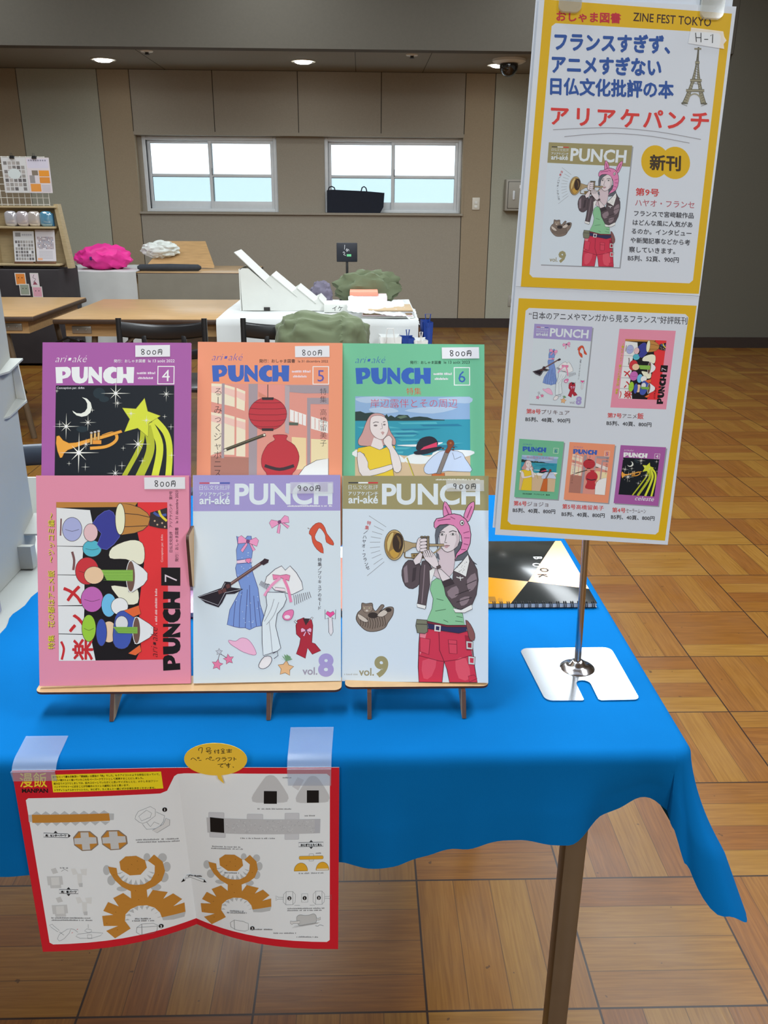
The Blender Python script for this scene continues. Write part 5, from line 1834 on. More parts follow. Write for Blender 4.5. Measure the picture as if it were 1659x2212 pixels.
for name, label, y0, y1, Q, fnp, z in (('poster', 'upper poster on the sign stand, with a yellow frame and large blue lettering', 0, 300, QA, poster_a, 0.0007), ('poster', 'lower poster on the sign stand, with five small covers in a yellow frame', 297, 594, QB, poster_b, 0.0)):
    sh = Sheet(0.00002)
    sh.T = homog(Q, RECT)
    fnp(sh)
    mb = MB()
    fz = lambda x, y, d, z=z: pf(x, y, d + z)
    slab(mb, fz, 0, y0, 210, y1, -0.0004, 0.0, M_paper)
    if y0 == 0:
        s2 = sh
    sh.emit(mb, fz)
    if y0 == 0:
        o = mb.build(name, None, None, recalc=False)
        tag(o, label, 'poster', 'posters clipped to the sign stand')
        top = max(q[4] for q in sh.boxes) * 0.00002 + 0.0003
        s3 = Sheet(0.00002)
        s3.T = homog(Q, RECT)
        s3.poly([(1176, 168), (1372, 190), (1378, 222), (1392, 246), (1374, 268), (1378, 297), (1158, 264), (1164, 230)], clear('paper_tape', (0.95, 0.95, 0.96), 0.42, 0.3, rgb=(226, 228, 228), gloss=0.04))
        for st in ([(1203, 200), (1208, 256)], [(1236, 200), (1236, 258)], [(1206, 230), (1236, 230)], [(1256, 240), (1280, 240)], [(1294, 218), (1308, 208), (1306, 262)]):
            s3.line(st, 5, (44, 44, 46))
        mb = MB()
        s3.emit(mb, lambda x, y, d: pf(x, y, d + top + z))
        q = mb.build('booth_tape', o, 'strip of tape with the booth number', recalc=False)
        q.parent = o
    else:
        tag(mb.build(name, None, None, recalc=False), label, 'poster', 'posters clipped to the sign stand')
mb = MB()
bf = lambda x, y, d: pf(x - 3.2, y - 8, d - 0.0035)
slab(mb, bf, 0, 0, 210, 594, -0.0005, 0, M_paper)
tag(mb.build('backing_sheet', None, None), 'plain white sheet hanging behind the two posters, its left edge just showing', 'paper')

# ================================================================ taped leaflet on the front of the cloth
LW, LH = 364.0, 257.0
def leaf(x, y, z=0.0):
    t = abs(x - 182.0) / 182.0
    yb = 0.8278 - 0.0385 * (1 - (1 - min(t, 1)) ** 2.5) - (0.003 if x > 182 else 0) * t
    ytop = 0.8000 + 0.0012 * math.cos(t * PI)
    Y = ytop + (yb - ytop) * (y / LH)
    X = -0.3926 + x * 0.0010065 + (0.004 - 0.008 * x / LW) * (y / LH)
    Z = 0.7135 - y / 1000.0 * 0.9995
    return Vector((X, Y - z, Z))


sh = Sheet(0.00008)
RED, WHP = (192, 30, 44), (218, 224, 228)
sh.poly([(0, 0), (LW, 0), (LW, LH), (0, LH)], RED)
sh.poly([(10, 39), (13, 36.5), (160, 36.5), (168, 33), (178, 12), (182, 9), (190, 8), (350, 8), (353.5, 11.5), (353.5, 243), (350, 246), (14, 246), (10, 243)], WHP)
QL = [(118, 428), (1540, 399), (1672, 1768), (378, 1978)]
QR = [(83, 422), (1518, 390), (1500, 2063), (222, 1868)]
RL = [(0, 0), (182, 0), (182, LH), (0, LH)]
RR = [(182, 0), (LW, 0), (LW, LH), (182, LH)]
BRN, BRD, FL, LN, TXC = (184, 128, 54), (120, 80, 34), (178, 183, 186), (110, 114, 118), (66, 68, 72)
def curved(H_, x0):
    def f(p):
        x, y = H_(p)
        q = min(1, max(0, (x - x0) / 182.0))
        return (x, y * (1 - 0.05 * 4 * q * (1 - q) * max(0, y / LH)))
    return f


sh.T = curved(homog(QL, RL), 0)
sh.text('漫飯', 196, 556, 452, (230, 206, 52), 0.006, None, rot=-1.5)
sh.text('MANPAN', 212, 612, 460, (30, 26, 26), 0.035, 48, rot=-1.2)
sh.poly([(490, 457), (1418, 430), (1434, 570), (507, 604)], (228, 208, 36))
for k, s_ in enumerate(('自分にとって最も印象深い『漫画飯』は原始の『肉』でした。もうアイコンのような存在になっていて、', '小さい頃からよく描いていたこれをペーパークラフトとして再現することにしました。', '組み立てのコツとしましては、拡大コピーしていただくと良いサイズなことと、のりしろはフリー', 'ハンドでテキトーに切ることが作業中のストレス緩和になると思います。', 'トラディショナルかつクリシカル。おにぎり、たくあんと一緒にぜひお持ち歩きくださいませ。')):
    x0 = 506 + k * 4
    sh.text(s_, x0, 482 + k * 27.5, (1408, 1280, 1394, 1166, 1372)[k], (70, 58, 20), 0.006, 19, rot=-1.5, res=1)
# long strip with triangular tabs
r = random.Random(2)
for k in range(8):
    x = 306 + k * 86.5
    yy = 796 - k * 2.8
    sh.poly([(x, yy + 2), (x + 42, yy - 28), (x + 86, yy)], FL)
    sh.poly([(x + 10, yy + 66), (x + 52, yy + 98), (x + 92, yy + 66)], FL)
sh.poly([(268, 802), (306, 798), (310, 860), (272, 862)], FL)
sh.poly([(996, 776), (1036, 776), (1034, 830), (1000, 832)], FL)
sh.poly([(303, 798), (995, 774), (1003, 836), (306, 868)], BRN)
for (cx, cy) in ((792, 1012), (1036, 1002)):
    o = [(cx - 62, cy - 84), (cx + 40, cy - 86), (cx + 104, cy - 34), (cx + 112, cy + 30), (cx + 52, cy + 80), (cx - 30, cy + 86), (cx - 100, cy + 38), (cx - 110, cy - 28)]
    sh.poly(o, (132, 118, 104))
    sh.poly([(cx + (x - cx) * 0.9, cy + (y - cy) * 0.9) for x, y in o], BRN)
    sh.poly([(cx - 44, cy - 74), (cx + 26, cy - 76), (cx + 30, cy - 36), (cx + 92, cy - 34), (cx + 98, cy + 18), (cx + 36, cy + 22), (cx + 42, cy + 72), (cx - 26, cy + 76), (cx - 32, cy + 26), (cx - 96, cy + 28), (cx - 100, cy - 22), (cx - 40, cy - 28)], (190, 193, 195))


def caption(t, x, y, x1, h, rot=0, tri='ud'):
    sh.rect(x, y, x1, y + h, WHP, 0, 4, (34, 34, 38))
    sh.text(t, x + 20, y + h * 0.78, x1 - 14, (30, 30, 34), 0.03, h * 0.62, rot=rot)
    m = (x + x1) / 2
    if 'u' in tri:
        sh.poly([(m - 18, y - 4), (m, y - 22), (m + 18, y - 4)], (30, 30, 34))
    if 'd' in tri:
        sh.poly([(m - 18, y + h + 4), (m, y + h + 22), (m + 18, y + h + 4)], (30, 30, 34))
    if 'r' in tri:
        sh.poly([(x1 + 3, y), (x1 + 26, y + h / 2), (x1 + 3, y + h)], (30, 30, 34))


caption('肉：センターパーツ', 412, 952, 636, 34, -1.5, 'ur')
caption('肉：骨パーツ', 550, 1437, 724, 34, -1, 'ud')
PIECE = [(985, 1228), (1055, 1240), (1065, 1300), (1105, 1352), (1160, 1382), (1215, 1390), (1275, 1385), (1330, 1350), (1360, 1290), (1362, 1225), (1308, 1180), (1356, 1128), (1422, 1192), (1440, 1275), (1415, 1355), (1365, 1400), (1298, 1435), (1305, 1505), (1345, 1437), (1460, 1460), (1425, 1520), (1500, 1475), (1566, 1530), (1500, 1590), (1583, 1562), (1590, 1645), (1415, 1685), (1400, 1640), (1360, 1595), (1300, 1572), (1230, 1575), (1170, 1605), (1130, 1650), (1125, 1710), (1172, 1780), (1045, 1868), (970, 1800), (1070, 1755), (948, 1755), (935, 1665), (1030, 1655), (945, 1620), (985, 1540), (1075, 1580), (1028, 1505), (1110, 1460), (1175, 1510), (1172, 1445), (1100, 1405), (1040, 1345), (1000, 1280)]
OCT = [(1130, 1140), (1215, 1135), (1285, 1175), (1300, 1240), (1250, 1300), (1165, 1305), (1090, 1255), (1080, 1185)]
LOBES = [(972, 1260, 30, 44, 20), (1012, 1350, 34, 44, -30), (1100, 1425, 44, 22, 30), (1300, 1150, 26, 34, -40), (1420, 1160, 34, 40, 30), (1452, 1240, 30, 44, 0), (1432, 1330, 34, 44, 30), (1370, 1415, 40, 30, -30)]


def piece(f):
    for (x, y, a, b, ro) in LOBES:
        q = [f((x + a * math.cos(k * PI / 9) * 1.0, y + b * math.sin(k * PI / 9))) for k in range(18)]
        sh.poly(q, FL)
    for k in range(9):
        a = PI * (0.05 + 0.9 * k / 8)
        x, y = 1212 + 150 * math.cos(a), 1260 + 128 * math.sin(a)
        sh.poly([f((x - 20, y + 14)), f((x - 0.34 * (x - 1212), y - 0.34 * (y - 1260))), f((x + 20, y + 14))], FL)
        a = PI * (1.05 + 0.85 * k / 8)
        x, y = 1272 + 146 * math.cos(a), 1722 + 150 * math.sin(a)
        sh.poly([f((x - 18, y + 12)), f((x - 0.26 * (x - 1272), y - 0.26 * (y - 1722))), f((x + 18, y - 6))], FL)
    sh.poly([f(p) for p in ((1414, 1680), (1592, 1642), (1582, 1690), (1500, 1710), (1424, 1712))], FL)
    sh.poly([f(p) for p in PIECE], BRN)
    sh.poly([f(p) for p in OCT], BRN)
    for (x, y) in ((1180, 1210), (1225, 1180), (1230, 1250), (1150, 1250), (1035, 1300), (1390, 1306), (1210, 1440), (1235, 1520), (1050, 1630), (975, 1730), (1065, 1790)):
        p = f((x, y))
        sh.ell(p[0], p[1], 3.5, 3.5, BRD, 6)


piece(lambda p: p)


def wire(L, closed=False, w=2.6):
    sh.line(L, w, LN, closed)


def bone(x, y):
    for q in ([(x, y), (x + 45, y - 15), (x + 68, y + 28), (x + 20, y + 40)], [(x - 40, y + 62), (x + 105, y + 55), (x + 114, y + 130), (x - 30, y + 140)], [(x - 12, y + 134), (x + 92, y + 130), (x + 96, y + 160), (x - 4, y + 164)]):
        sh.poly(q, (190, 194, 196))
    sh.poly([(x, y + 70), (x + 76, y + 64), (x + 82, y + 134), (x + 6, y + 138)], (206, 210, 211))
    for q in ([(x + 185, y - 10), (x + 225, y - 14), (x + 250, y + 30), (x + 205, y + 45)], [(x + 270, y - 8), (x + 330, y - 14), (x + 325, y + 45), (x + 285, y + 40)], [(x + 240, y + 30), (x + 285, y + 30), (x + 285, y + 130), (x + 250, y + 132)]):
        sh.poly(q, (208, 212, 213))
    sh.poly([(x + 255, y + 115), (x + 290, y + 112), (x + 290, y + 146), (x + 260, y + 146)], (182, 187, 190))


bone(474, 1264)
bone(516, 1514)
sh.line([(572, 1280), (602, 1262), (634, 1276)], 3, LN, smooth=3)
wire([(1212, 800), (1235, 760), (1330, 720), (1370, 745), (1368, 800), (1310, 845), (1270, 862), (1240, 850), (1208, 822)], True)
wire([(1238, 800), (1300, 750), (1340, 775), (1330, 810), (1260, 840)], True)
wire([(1266, 866), (1300, 912), (1390, 905), (1430, 850), (1440, 800), (1376, 766)])
wire([(1300, 850), (1330, 890), (1360, 850), (1400, 870)])
sh.poly([(1345, 920), (1430, 870), (1450, 820), (1480, 835), (1478, 880), (1380, 942)], (206, 209, 211))
wire([(1345, 920), (1430, 870), (1450, 820), (1480, 835), (1478, 880), (1380, 942)], True)


def disc(n, x, y, rr=19):
    sh.ell(x, y, rr, rr, (24, 24, 28), 18)
    sh.text(n, x, y + rr * 0.6, None, (226, 228, 230), 0.03, rr * 1.6, align='c')


disc('1', 1442, 748)
disc('2', 1410, 1763)
wire([(1222, 1770), (1260, 1740), (1350, 1736), (1382, 1752), (1380, 1800), (1350, 1825), (1250, 1838), (1218, 1815)], True)
wire([(1222, 1770), (1380, 1762)])
wire([(1260, 1740), (1262, 1838)])
wire([(450, 1750), (470, 1770), (530, 1808), (545, 1796), (486, 1752), (480, 1740)], True)
wire([(525, 1870), (545, 1830), (620, 1786), (655, 1780), (640, 1820), (590, 1870), (545, 1890)], True)
wire([(545, 1808), (590, 1838)])
wire([(655, 1780), (690, 1790), (718, 1812)])
wire([(700, 1850), (720, 1830), (850, 1815), (942, 1822), (920, 1845), (850, 1866), (740, 1868)], True)
wire([(805, 1836), (845, 1836), (845, 1870), (808, 1870)], True)
wire([(780, 1800), (800, 1782), (840, 1790), (845, 1806), (812, 1818)], True)
wire([(814, 1776), (812, 1742)])
for (a, y, b_, k) in ((470, 1692, 830, 1), (474, 1712, 844, 2), (1213, 1006, 1545, 3), (1216, 1026, 1550, 4), (1206, 1698, 1330, 5), (1184, 1716, 1350, 6), (560, 1254, 634, 7)):
    micro(sh, a, y, b_, 13, (120, 122, 126), k)
# right half
sh.T = curved(homog(QR, RR), 182)
c9, s9 = math.cos(math.radians(3)), math.sin(math.radians(3))
piece(lambda p: (518 + ((p[0] - 1190) * c9 - (p[1] - 1220) * s9) * 0.93, 1278 + ((p[0] - 1190) * s9 + (p[1] - 1220) * c9) * 0.90))
GR, GD = (186, 189, 192), (24, 24, 26)
for (cx, k) in ((852, 0), (1250, 1)):
    if k:
        sh.poly([(1052, 575), (1104, 486), (1165, 512), (1110, 610)], (196, 198, 202))
    sh.shape([(cx - 30, 480), (cx + 10, 472), (cx + 60, 500), (cx + 160, 650), (cx + 158, 700), (cx + 120, 722), (cx - 120, 725), (cx - 160, 700), (cx - 150, 650), (cx - 60, 510)], GR, 3, (200, 202, 204), smooth=2)
    sh.rect(cx - 57, 618 - 10 * k, cx + 60, 734 - 10 * k, GD)
for q in ((330, 822, 456, 880), (650, 830, 788, 890), (986, 820, 1120, 884), (338, 1000, 468, 1050), (986, 1004, 1118, 1064)):
    sh.rect(*q, (192, 196, 202), 8, 3, (176, 180, 186))
sh.poly([(312, 870), (1326, 876), (1322, 1010), (320, 1008)], (180, 183, 187))
sh.poly([(1270, 880), (1324, 880), (1320, 1006), (1272, 1006)], (172, 176, 184))
rr = random.Random(11)
for k in range(130):
    x, y = rr.uniform(470, 1265), rr.uniform(890, 1000)
    sh.ell(x, y, rr.uniform(3, 9), 4, (166, 169, 174) if k % 2 else (196, 199, 202), 6, rot=rr.uniform(0, 180))
sh.poly([(340, 866), (454, 876), (458, 1006), (344, 1000)], GD)
caption('おにぎりとたくあん', 1116, 1094, 1354, 38, 0, 'ud')
Yw, Yd = (216, 164, 48), (150, 120, 60)
sh.rect(1216, 1200, 1258, 1266, WHP, 4, 3, (130, 130, 130))
sh.rect(1120, 1218, 1354, 1250, Yw, 12, 3, (140, 136, 120))
sh.ell(1138, 1356, 64, 74, Yw, 20, 4, Yd, a0=180, a1=360)
sh.ell(1346, 1352, 64, 74, Yw, 20, 4, Yd, a0=180, a1=360)
sh.rect(1290, 1338, 1402, 1350, (222, 214, 196))
for (x, n) in ((1032, '2'), (1310, '3')):
    wire([(x - 54, 1570), (x - 30, 1544), (x + 30, 1544), (x + 56, 1572), (x + 54, 1640), (x + 30, 1666), (x - 30, 1666), (x - 56, 1640)], True)
    wire([(x - 30, 1544), (x - 32, 1666)])
    wire([(x + 30, 1544), (x + 32, 1666)])
    disc(n, x, 1605)
sh.rect(1146, 1566, 1204, 1642, WHP, 0, 3, LN)
disc('1', 1174, 1605)
wire([(976, 1596), (930, 1594), (908, 1580), (912, 1604), (908, 1624), (930, 1612), (976, 1612)])
wire([(1368, 1596), (1410, 1594), (1434, 1578), (1432, 1604), (1436, 1624), (1410, 1612), (1368, 1612)])
wire([(1078, 1671), (1130, 1671)])
wire([(1270, 1671), (1222, 1671)])
# pencil sketch of a meat joint
sh.shape([(1100, 1780), (1130, 1758), (1170, 1764), (1210, 1762), (1260, 1750), (1284, 1770), (1286, 1820), (1262, 1838), (1200, 1846), (1130, 1858), (1108, 1830)], (186, 189, 190), 3, (110, 112, 114), smooth=3)
sh.shape([(1044, 1812), (1066, 1818), (1128, 1810), (1128, 1838), (1070, 1836), (1056, 1846), (1042, 1834)], (206, 208, 209), 3, (110, 112, 114))
sh.shape([(1284, 1790), (1310, 1790), (1324, 1778), (1326, 1800), (1310, 1806), (1286, 1806)], (206, 208, 209), 3, (110, 112, 114))
for k in range(16):
    x = 1060 + k * 15
    sh.line([(x, 1880 - k * 3), (x + 30, 1856 - k * 2.4)], 2.5, (160, 162, 165))
sh.line([(1276, 1856), (1300, 1862), (1320, 1850), (1356, 1858)], 3, (90, 92, 96), smooth=3)
wire([(514, 1830), (545, 1806), (620, 1816), (668, 1836), (670, 1894), (640, 1908), (560, 1896), (518, 1870)], True)
wire([(545, 1806), (550, 1894)])
disc('3', 704, 1880)
sh.poly([(112, 1446), (150, 1398), (300, 1446), (312, 1466), (290, 1466), (150, 1424), (138, 1444)], WHP)
wire([(138, 1444), (150, 1400), (296, 1446), (290, 1468), (146, 1424)], False, 3.5)
sh.poly([(110, 1446), (130, 1420), (138, 1446)], GD)
sh.poly([(290, 1440), (312, 1468), (286, 1466)], GD)
micro(sh, 160, 1420, 270, 14, (60, 60, 64), 5)
for (a, y, b_, k) in ((740, 788, 1046, 11), (594, 1058, 890, 12), (1172, 852, 1268, 13), (964, 498, 1042, 14), (348, 1140, 596, 15), (350, 1158, 616, 16), (1118, 1384, 1356, 17), (1014, 1706, 1360, 18), (1014, 1724, 1334, 19), (510, 1728, 626, 20), (484, 1744, 650, 21), (684, 1896, 880, 22), (890, 1932, 1090, 25), (1100, 1966, 1300, 26), (462, 1376, 580, 23), (1280, 1202, 1338, 24)):
    micro(sh, a, y, b_, 13, (126, 128, 132), k)
sh.T = None
cuts = [182 - 1.2, 182, 182 + 1.2] + [182 + s * d for s in (1, -1) for d in (6, 14, 24, 36, 50, 66, 84, 104, 126, 150)]
yc = [LH * k / 32 for k in range(1, 32)]
sh.cut(sorted(cuts), yc)
mb = MB()
xs = sorted([0] + cuts + [LW])
for side, z in ((1, 0.0), (-1, -0.0003)):
    vs = [leaf(x, y, z) for y in [0] + yc + [LH] for x in xs]
    n = len(xs)
    mb.add(vs, [[j * n + i, j * n + i + 1, (j + 1) * n + i + 1, (j + 1) * n + i] for j in range(32) for i in range(n - 1)], mat('leaflet_paper', (218, 224, 228), 0.4, var=0.01, nscale=10), True)
sh.emit(mb, leaf, 0.0005)
o = mb.build('leaflet', None, None, recalc=False)
tag(o, 'red bordered folded leaflet of paper craft patterns hanging from the front of the blue cloth', 'leaflet')
top = 0.0010 + 0.00008 * max(q[4] for q in sh.boxes)

M_tape = clear('mending_tape', (0.88, 0.92, 0.97), 0.70, 0.22, rgb=(186, 202, 224), gloss=0.06)
for k, (xa, xb, xc, xd, ya, ye, lab) in enumerate(((-0.396, -0.3465, -0.392, -0.343, 0.853, 12, 'strip of clear tape holding the left end of the leaflet to the cloth'), (-0.0862, -0.0345, -0.0845, -0.0358, 0.866, 22, 'strip of clear tape holding the right end of the leaflet to the cloth'))):
    def tp(i, j, xa=xa, xb=xb, xc=xc, xd=xd, ya=ya, ye=ye):
        x = (xa + (xb - xa) * i) * (1 - j) + (xc + (xd - xc) * i) * j
        if j < 0.5:
            y = ya + (YF - 0.002 - ya) * j / 0.5
            return Vector((x, y, ZT + 0.0012))
        if j < 0.62:
            a = (j - 0.5) / 0.12 * PI / 2
            return Vector((x, YF - 0.002 - 0.0205 * math.sin(a), ZT + 0.0014 - 0.012 * (1 - math.cos(a))))
        q = (j - 0.62) / 0.38
        p = leaf((x + 0.3926) / 0.0010065, ye * q, top + 0.0004)
        p.x = x
        return p
    mb = MB()
    mb.grid(tp, 6, 50, M_tape)
    tag(mb.build('tape_strip', None, None, recalc=False), lab, 'tape', 'tape strips on the leaflet')

# yellow speech-bubble note
sh = Sheet(0.00005)
OB = [(0.5 + 0.5 * math.cos(a), 0.5 + 0.5 * math.sin(a)) for a in [2 * PI * k / 40 for k in range(40)]]
M_note = mat('yellow_note', (238, 190, 58), 0.5, var=0.01, nscale=30)
bw, bh = 70.0, 50.0
pts = []
for k in range(48):
    a = math.radians(-180 + k * 7.5)
    pts.append((35 + 35 * math.cos(a), 22.5 + 22.5 * math.sin(a)))
    if abs(k * 7.5 - 180 - 82.5) < 0.1:
        pts += [(42, 57), (36, 50)]
sh.poly(pts, M_note)
PEN2 = (50, 40, 34)
H = lambda L: [((x - 100) / 570.0 * 70, (y - 262) / 390.0 * 45) for x, y in L]
for st in ([(240, 350), (244, 322), (272, 312), (270, 350), (262, 380)], [(312, 318), (342, 314), (340, 338), (314, 340), (312, 318)], [(302, 356), (356, 350)], [(318, 356), (314, 366), (346, 364), (342, 386), (326, 384)],
           [(390, 340), (378, 366)], [(386, 354), (384, 384)], [(398, 350), (426, 346)], [(416, 336), (418, 382), (408, 378)], [(404, 362), (410, 370)],
           [(440, 344), (456, 330), (474, 342)], [(444, 352), (470, 350)], [(442, 366), (472, 364)], [(456, 350), (458, 382)], [(438, 384), (476, 380)], [(486, 344), (540, 340)], [(492, 358), (536, 354)], [(514, 330), (512, 376)], [(490, 372), (536, 370)],
           [(160, 456), (182, 436), (214, 468)], [(222, 432), (234, 428), (236, 442), (224, 444), (222, 432)], [(232, 466), (256, 464)], [(296, 456), (314, 440), (340, 466)], [(332, 428), (346, 424), (348, 438), (334, 440), (332, 428)], [(348, 466), (374, 464)],
           [(396, 440), (386, 456)], [(396, 442), (424, 438), (418, 460), (400, 478)], [(444, 436), (476, 432)], [(438, 450), (480, 446), (470, 466), (450, 480)], [(494, 442), (530, 438), (522, 462), (502, 478)], [(552, 430), (550, 474)], [(552, 448), (572, 456)],
           [(398, 520), (450, 510), (424, 530), (426, 548), (446, 552)], [(454, 506), (462, 516)], [(466, 502), (474, 512)], [(470, 522), (516, 514)], [(496, 498), (500, 530), (486, 540), (484, 526), (500, 522), (498, 552), (488, 560)], [(534, 546), (544, 556)]):
    sh.line(H(st), 0.75, PEN2, smooth=3)
mb = MB()
nf = lambda x, y, z: Vector((-0.1988 + x / 1000.0, 0.7945 + (y - 25) * 0.00006 - z, 0.7515 - y / 1000.0))
slab_pts = pts
mb.prism(pts, lambda a, b, d: nf(a, b, d), -0.0004, 0.0, M_note)
sh.emit(mb, nf)
tag(mb.build('paper_note', None, None, recalc=False), 'yellow speech-bubble note with handwriting stuck at the top of the leaflet', 'note')

# ================================================================ neighbour's display at the left of the front table
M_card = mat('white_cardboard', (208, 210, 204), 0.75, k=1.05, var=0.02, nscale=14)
M_card_shade = mat('white_cardboard_shaded', (172, 175, 170), 0.8, k=1.0, var=0.02, nscale=14)  # white cardboard greyed in colour, as the stand faces away from the light
M_card_in = mat('card_inside', (196, 198, 190), 0.8, var=0.03, nscale=20)
t = thing('display_stand', 'white cardboard display stand with folded flaps at the left end of the front table', 'display stand', (-0.58, 1.3, ZT))
XS = -0.583
MB().prism([(1.13, ZT), (1.395, ZT), (1.417, 0.742), (1.42, 0.79), (1.42, 1.30), (1.13, 1.30)], lambda a, b, d: Vector((d, a, b)), XS - 0.004, XS, M_card_shade).build('side_panel', t)
def flap(a, nm='shelf_flap'):
    mb = MB()
    mb.add([Vector(p) for p in a] + [Vector(p) - Vector((0, 0, 0.003)) for p in a], [[0, 1, 2, 3], [7, 6, 5, 4], [0, 4, 5, 1], [1, 5, 6, 2], [2, 6, 7, 3], [3, 7, 4, 0]], M_card_shade)
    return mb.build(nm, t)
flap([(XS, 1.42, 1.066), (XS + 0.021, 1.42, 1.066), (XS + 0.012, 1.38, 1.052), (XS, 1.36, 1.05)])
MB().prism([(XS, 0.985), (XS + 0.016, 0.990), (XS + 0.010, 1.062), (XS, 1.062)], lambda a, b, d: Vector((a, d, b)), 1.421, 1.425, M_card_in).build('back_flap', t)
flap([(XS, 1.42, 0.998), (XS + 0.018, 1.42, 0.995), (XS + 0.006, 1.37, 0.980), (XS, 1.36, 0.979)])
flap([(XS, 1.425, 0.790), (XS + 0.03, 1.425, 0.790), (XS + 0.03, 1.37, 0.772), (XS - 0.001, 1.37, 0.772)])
MB().prism([(1.336, ZT + .001), (1.356, ZT + .001), (1.356, 0.758), (1.336, 0.762)], lambda a, b, d: Vector((d, a, b)), XS, XS + 0.022, M_card_shade).build('front_tab', t)
mb = MB()
mb.box((-0.70, 1.60, ZT), (-0.50, 1.604, 0.80), M_card)
tag(mb.build('paper_card'), 'plain white card standing behind the cardboard display stand', 'card')
t = thing('card_holder', 'clear upright plastic card holder at the left edge of the table', 'card holder', (-0.6, 1.17, ZT))
M_vinyl = clear('violet_clear_plastic', (0.80, 0.80, 0.88), 0.55, 0.12, rgb=(176, 176, 196), gloss=0.12)
MB().box((-0.66, 1.168, ZT - .001), (-0.561, 1.172, 0.905), M_vinyl, 0.001).build('front_panel', t)
MB().box((-0.565, 1.166, ZT - .001), (-0.553, 1.182, 0.905), M_vinyl, 0.003).build('side_rail', t)

# ================================================================ folding chairs
M_blk = mat('black_chair', (34, 34, 36), 0.32, k=0.8, var=0.05, nscale=20, spec=0.6)
M_navy = mat('navy_vinyl', (52, 66, 84), 0.38, k=0.9, var=0.05, nscale=40, spec=0.6)


def chair(label, cx, y, w, ztop, slats, m):
    """folding chair with its back towards the viewer"""
    t = thing('folding_chair', label, 'chair', (cx, y, 0), 'folding chairs')
    for s in (-1, 1):
        x = cx + s * (w / 2 - 0.014)
        MB().tube([(x, y - 0.05, 0.0), (x, y - 0.02, 0.42), (x, y - 0.005, ztop - 0.03), (x, y - 0.002, ztop)], 0.0135, M_blk, 10).build('leg', t)
        MB().tube([(x - s * .03, y + 0.40, 0.0), (x - s * .03, y + 0.05, 0.45), (x - s * .02, y - 0.01, 0.52)], 0.011, M_blk, 10).build('leg', t)
    mb = MB()
    mb.box((cx - w / 2 + .035, y + 0.0, 0.425), (cx + w / 2 - .035, y + 0.38, 0.455), m, 0.012)
    mb.build('seat', t)
    for (z0, z1, bow_) in slats:
        def fn(i, j, z0=z0, z1=z1, sgn=1):
            u = i * 2 - 1
            return Vector((cx + u * (w / 2 - 0.012), y - 0.012 + 0.045 * (1 - u * u) + 0.006 * math.sin(j * PI) * -1, z0 + (z1 - z0) * j + bow_ * (1 - u * u) * -1))
        mb = MB()
        mb.grid(fn, 24, 6, m)
        o = mb.build('back_slat', t)
        md = o.modifiers.new('thickness', 'SOLIDIFY')
        md.thickness = 0.012
    zs = sorted(slats)
    for u in (-0.22, 0.22):
        MB().box((cx + u * w - 0.012, y + 0.018, zs[0][1] - 0.03), (cx + u * w + 0.012, y + 0.03, zs[-1][0] + 0.0), M_blk, 0.003).build('back_strut', t)
    return t


chair('black folding chair in front of the bare wooden table', -0.948, 4.1, 0.432, 0.785, [(0.700, 0.772, 0.022), (0.60, 0.648, 0.022)], M_blk)
chair('black folding chair in front of the white clothed table, half hidden by the olive jacket', -0.36, 4.1, 0.432, 0.787, [(0.700, 0.772, 0.022), (0.60, 0.648, 0.022)], M_blk)
chair('folding chair with navy slats standing just behind the front table', -0.715, 2.2, 0.44, 0.715, [(0.641, 0.700, 0.004), (0.556, 0.602, 0.004)], M_navy)

M_olive = mat('olive_cloth', (92, 102, 76), 0.9, var=0.08, nscale=6, bump=0.1, sheen=0.2)
def jshape(p):
    # square shoulders, flat front, a crease down the back
    x, y, z = p
    x = math.copysign(abs(x / 0.225) ** 0.62 * 0.225, x) * (1.0 + 0.12 * max(0, -z / 0.2))
    z = math.copysign(abs(z / 0.20) ** 0.55 * 0.20, z)
    k = math.exp(-((x - 0.09) / 0.02) ** 2) * 0.025
    z2 = z - 0.018 * math.exp(-((x - 0.03) / 0.06) ** 2) * (z > 0)
    return Vector((x, y + k, z2))
tag(MB().blob((-0.185, 4.06, 0.625), (0.225, 0.105, 0.20), M_olive, 3, 0.13, 3.4, 5, None, jshape).build('jacket'), 'olive green jacket hung over the back of a black chair', 'jacket')

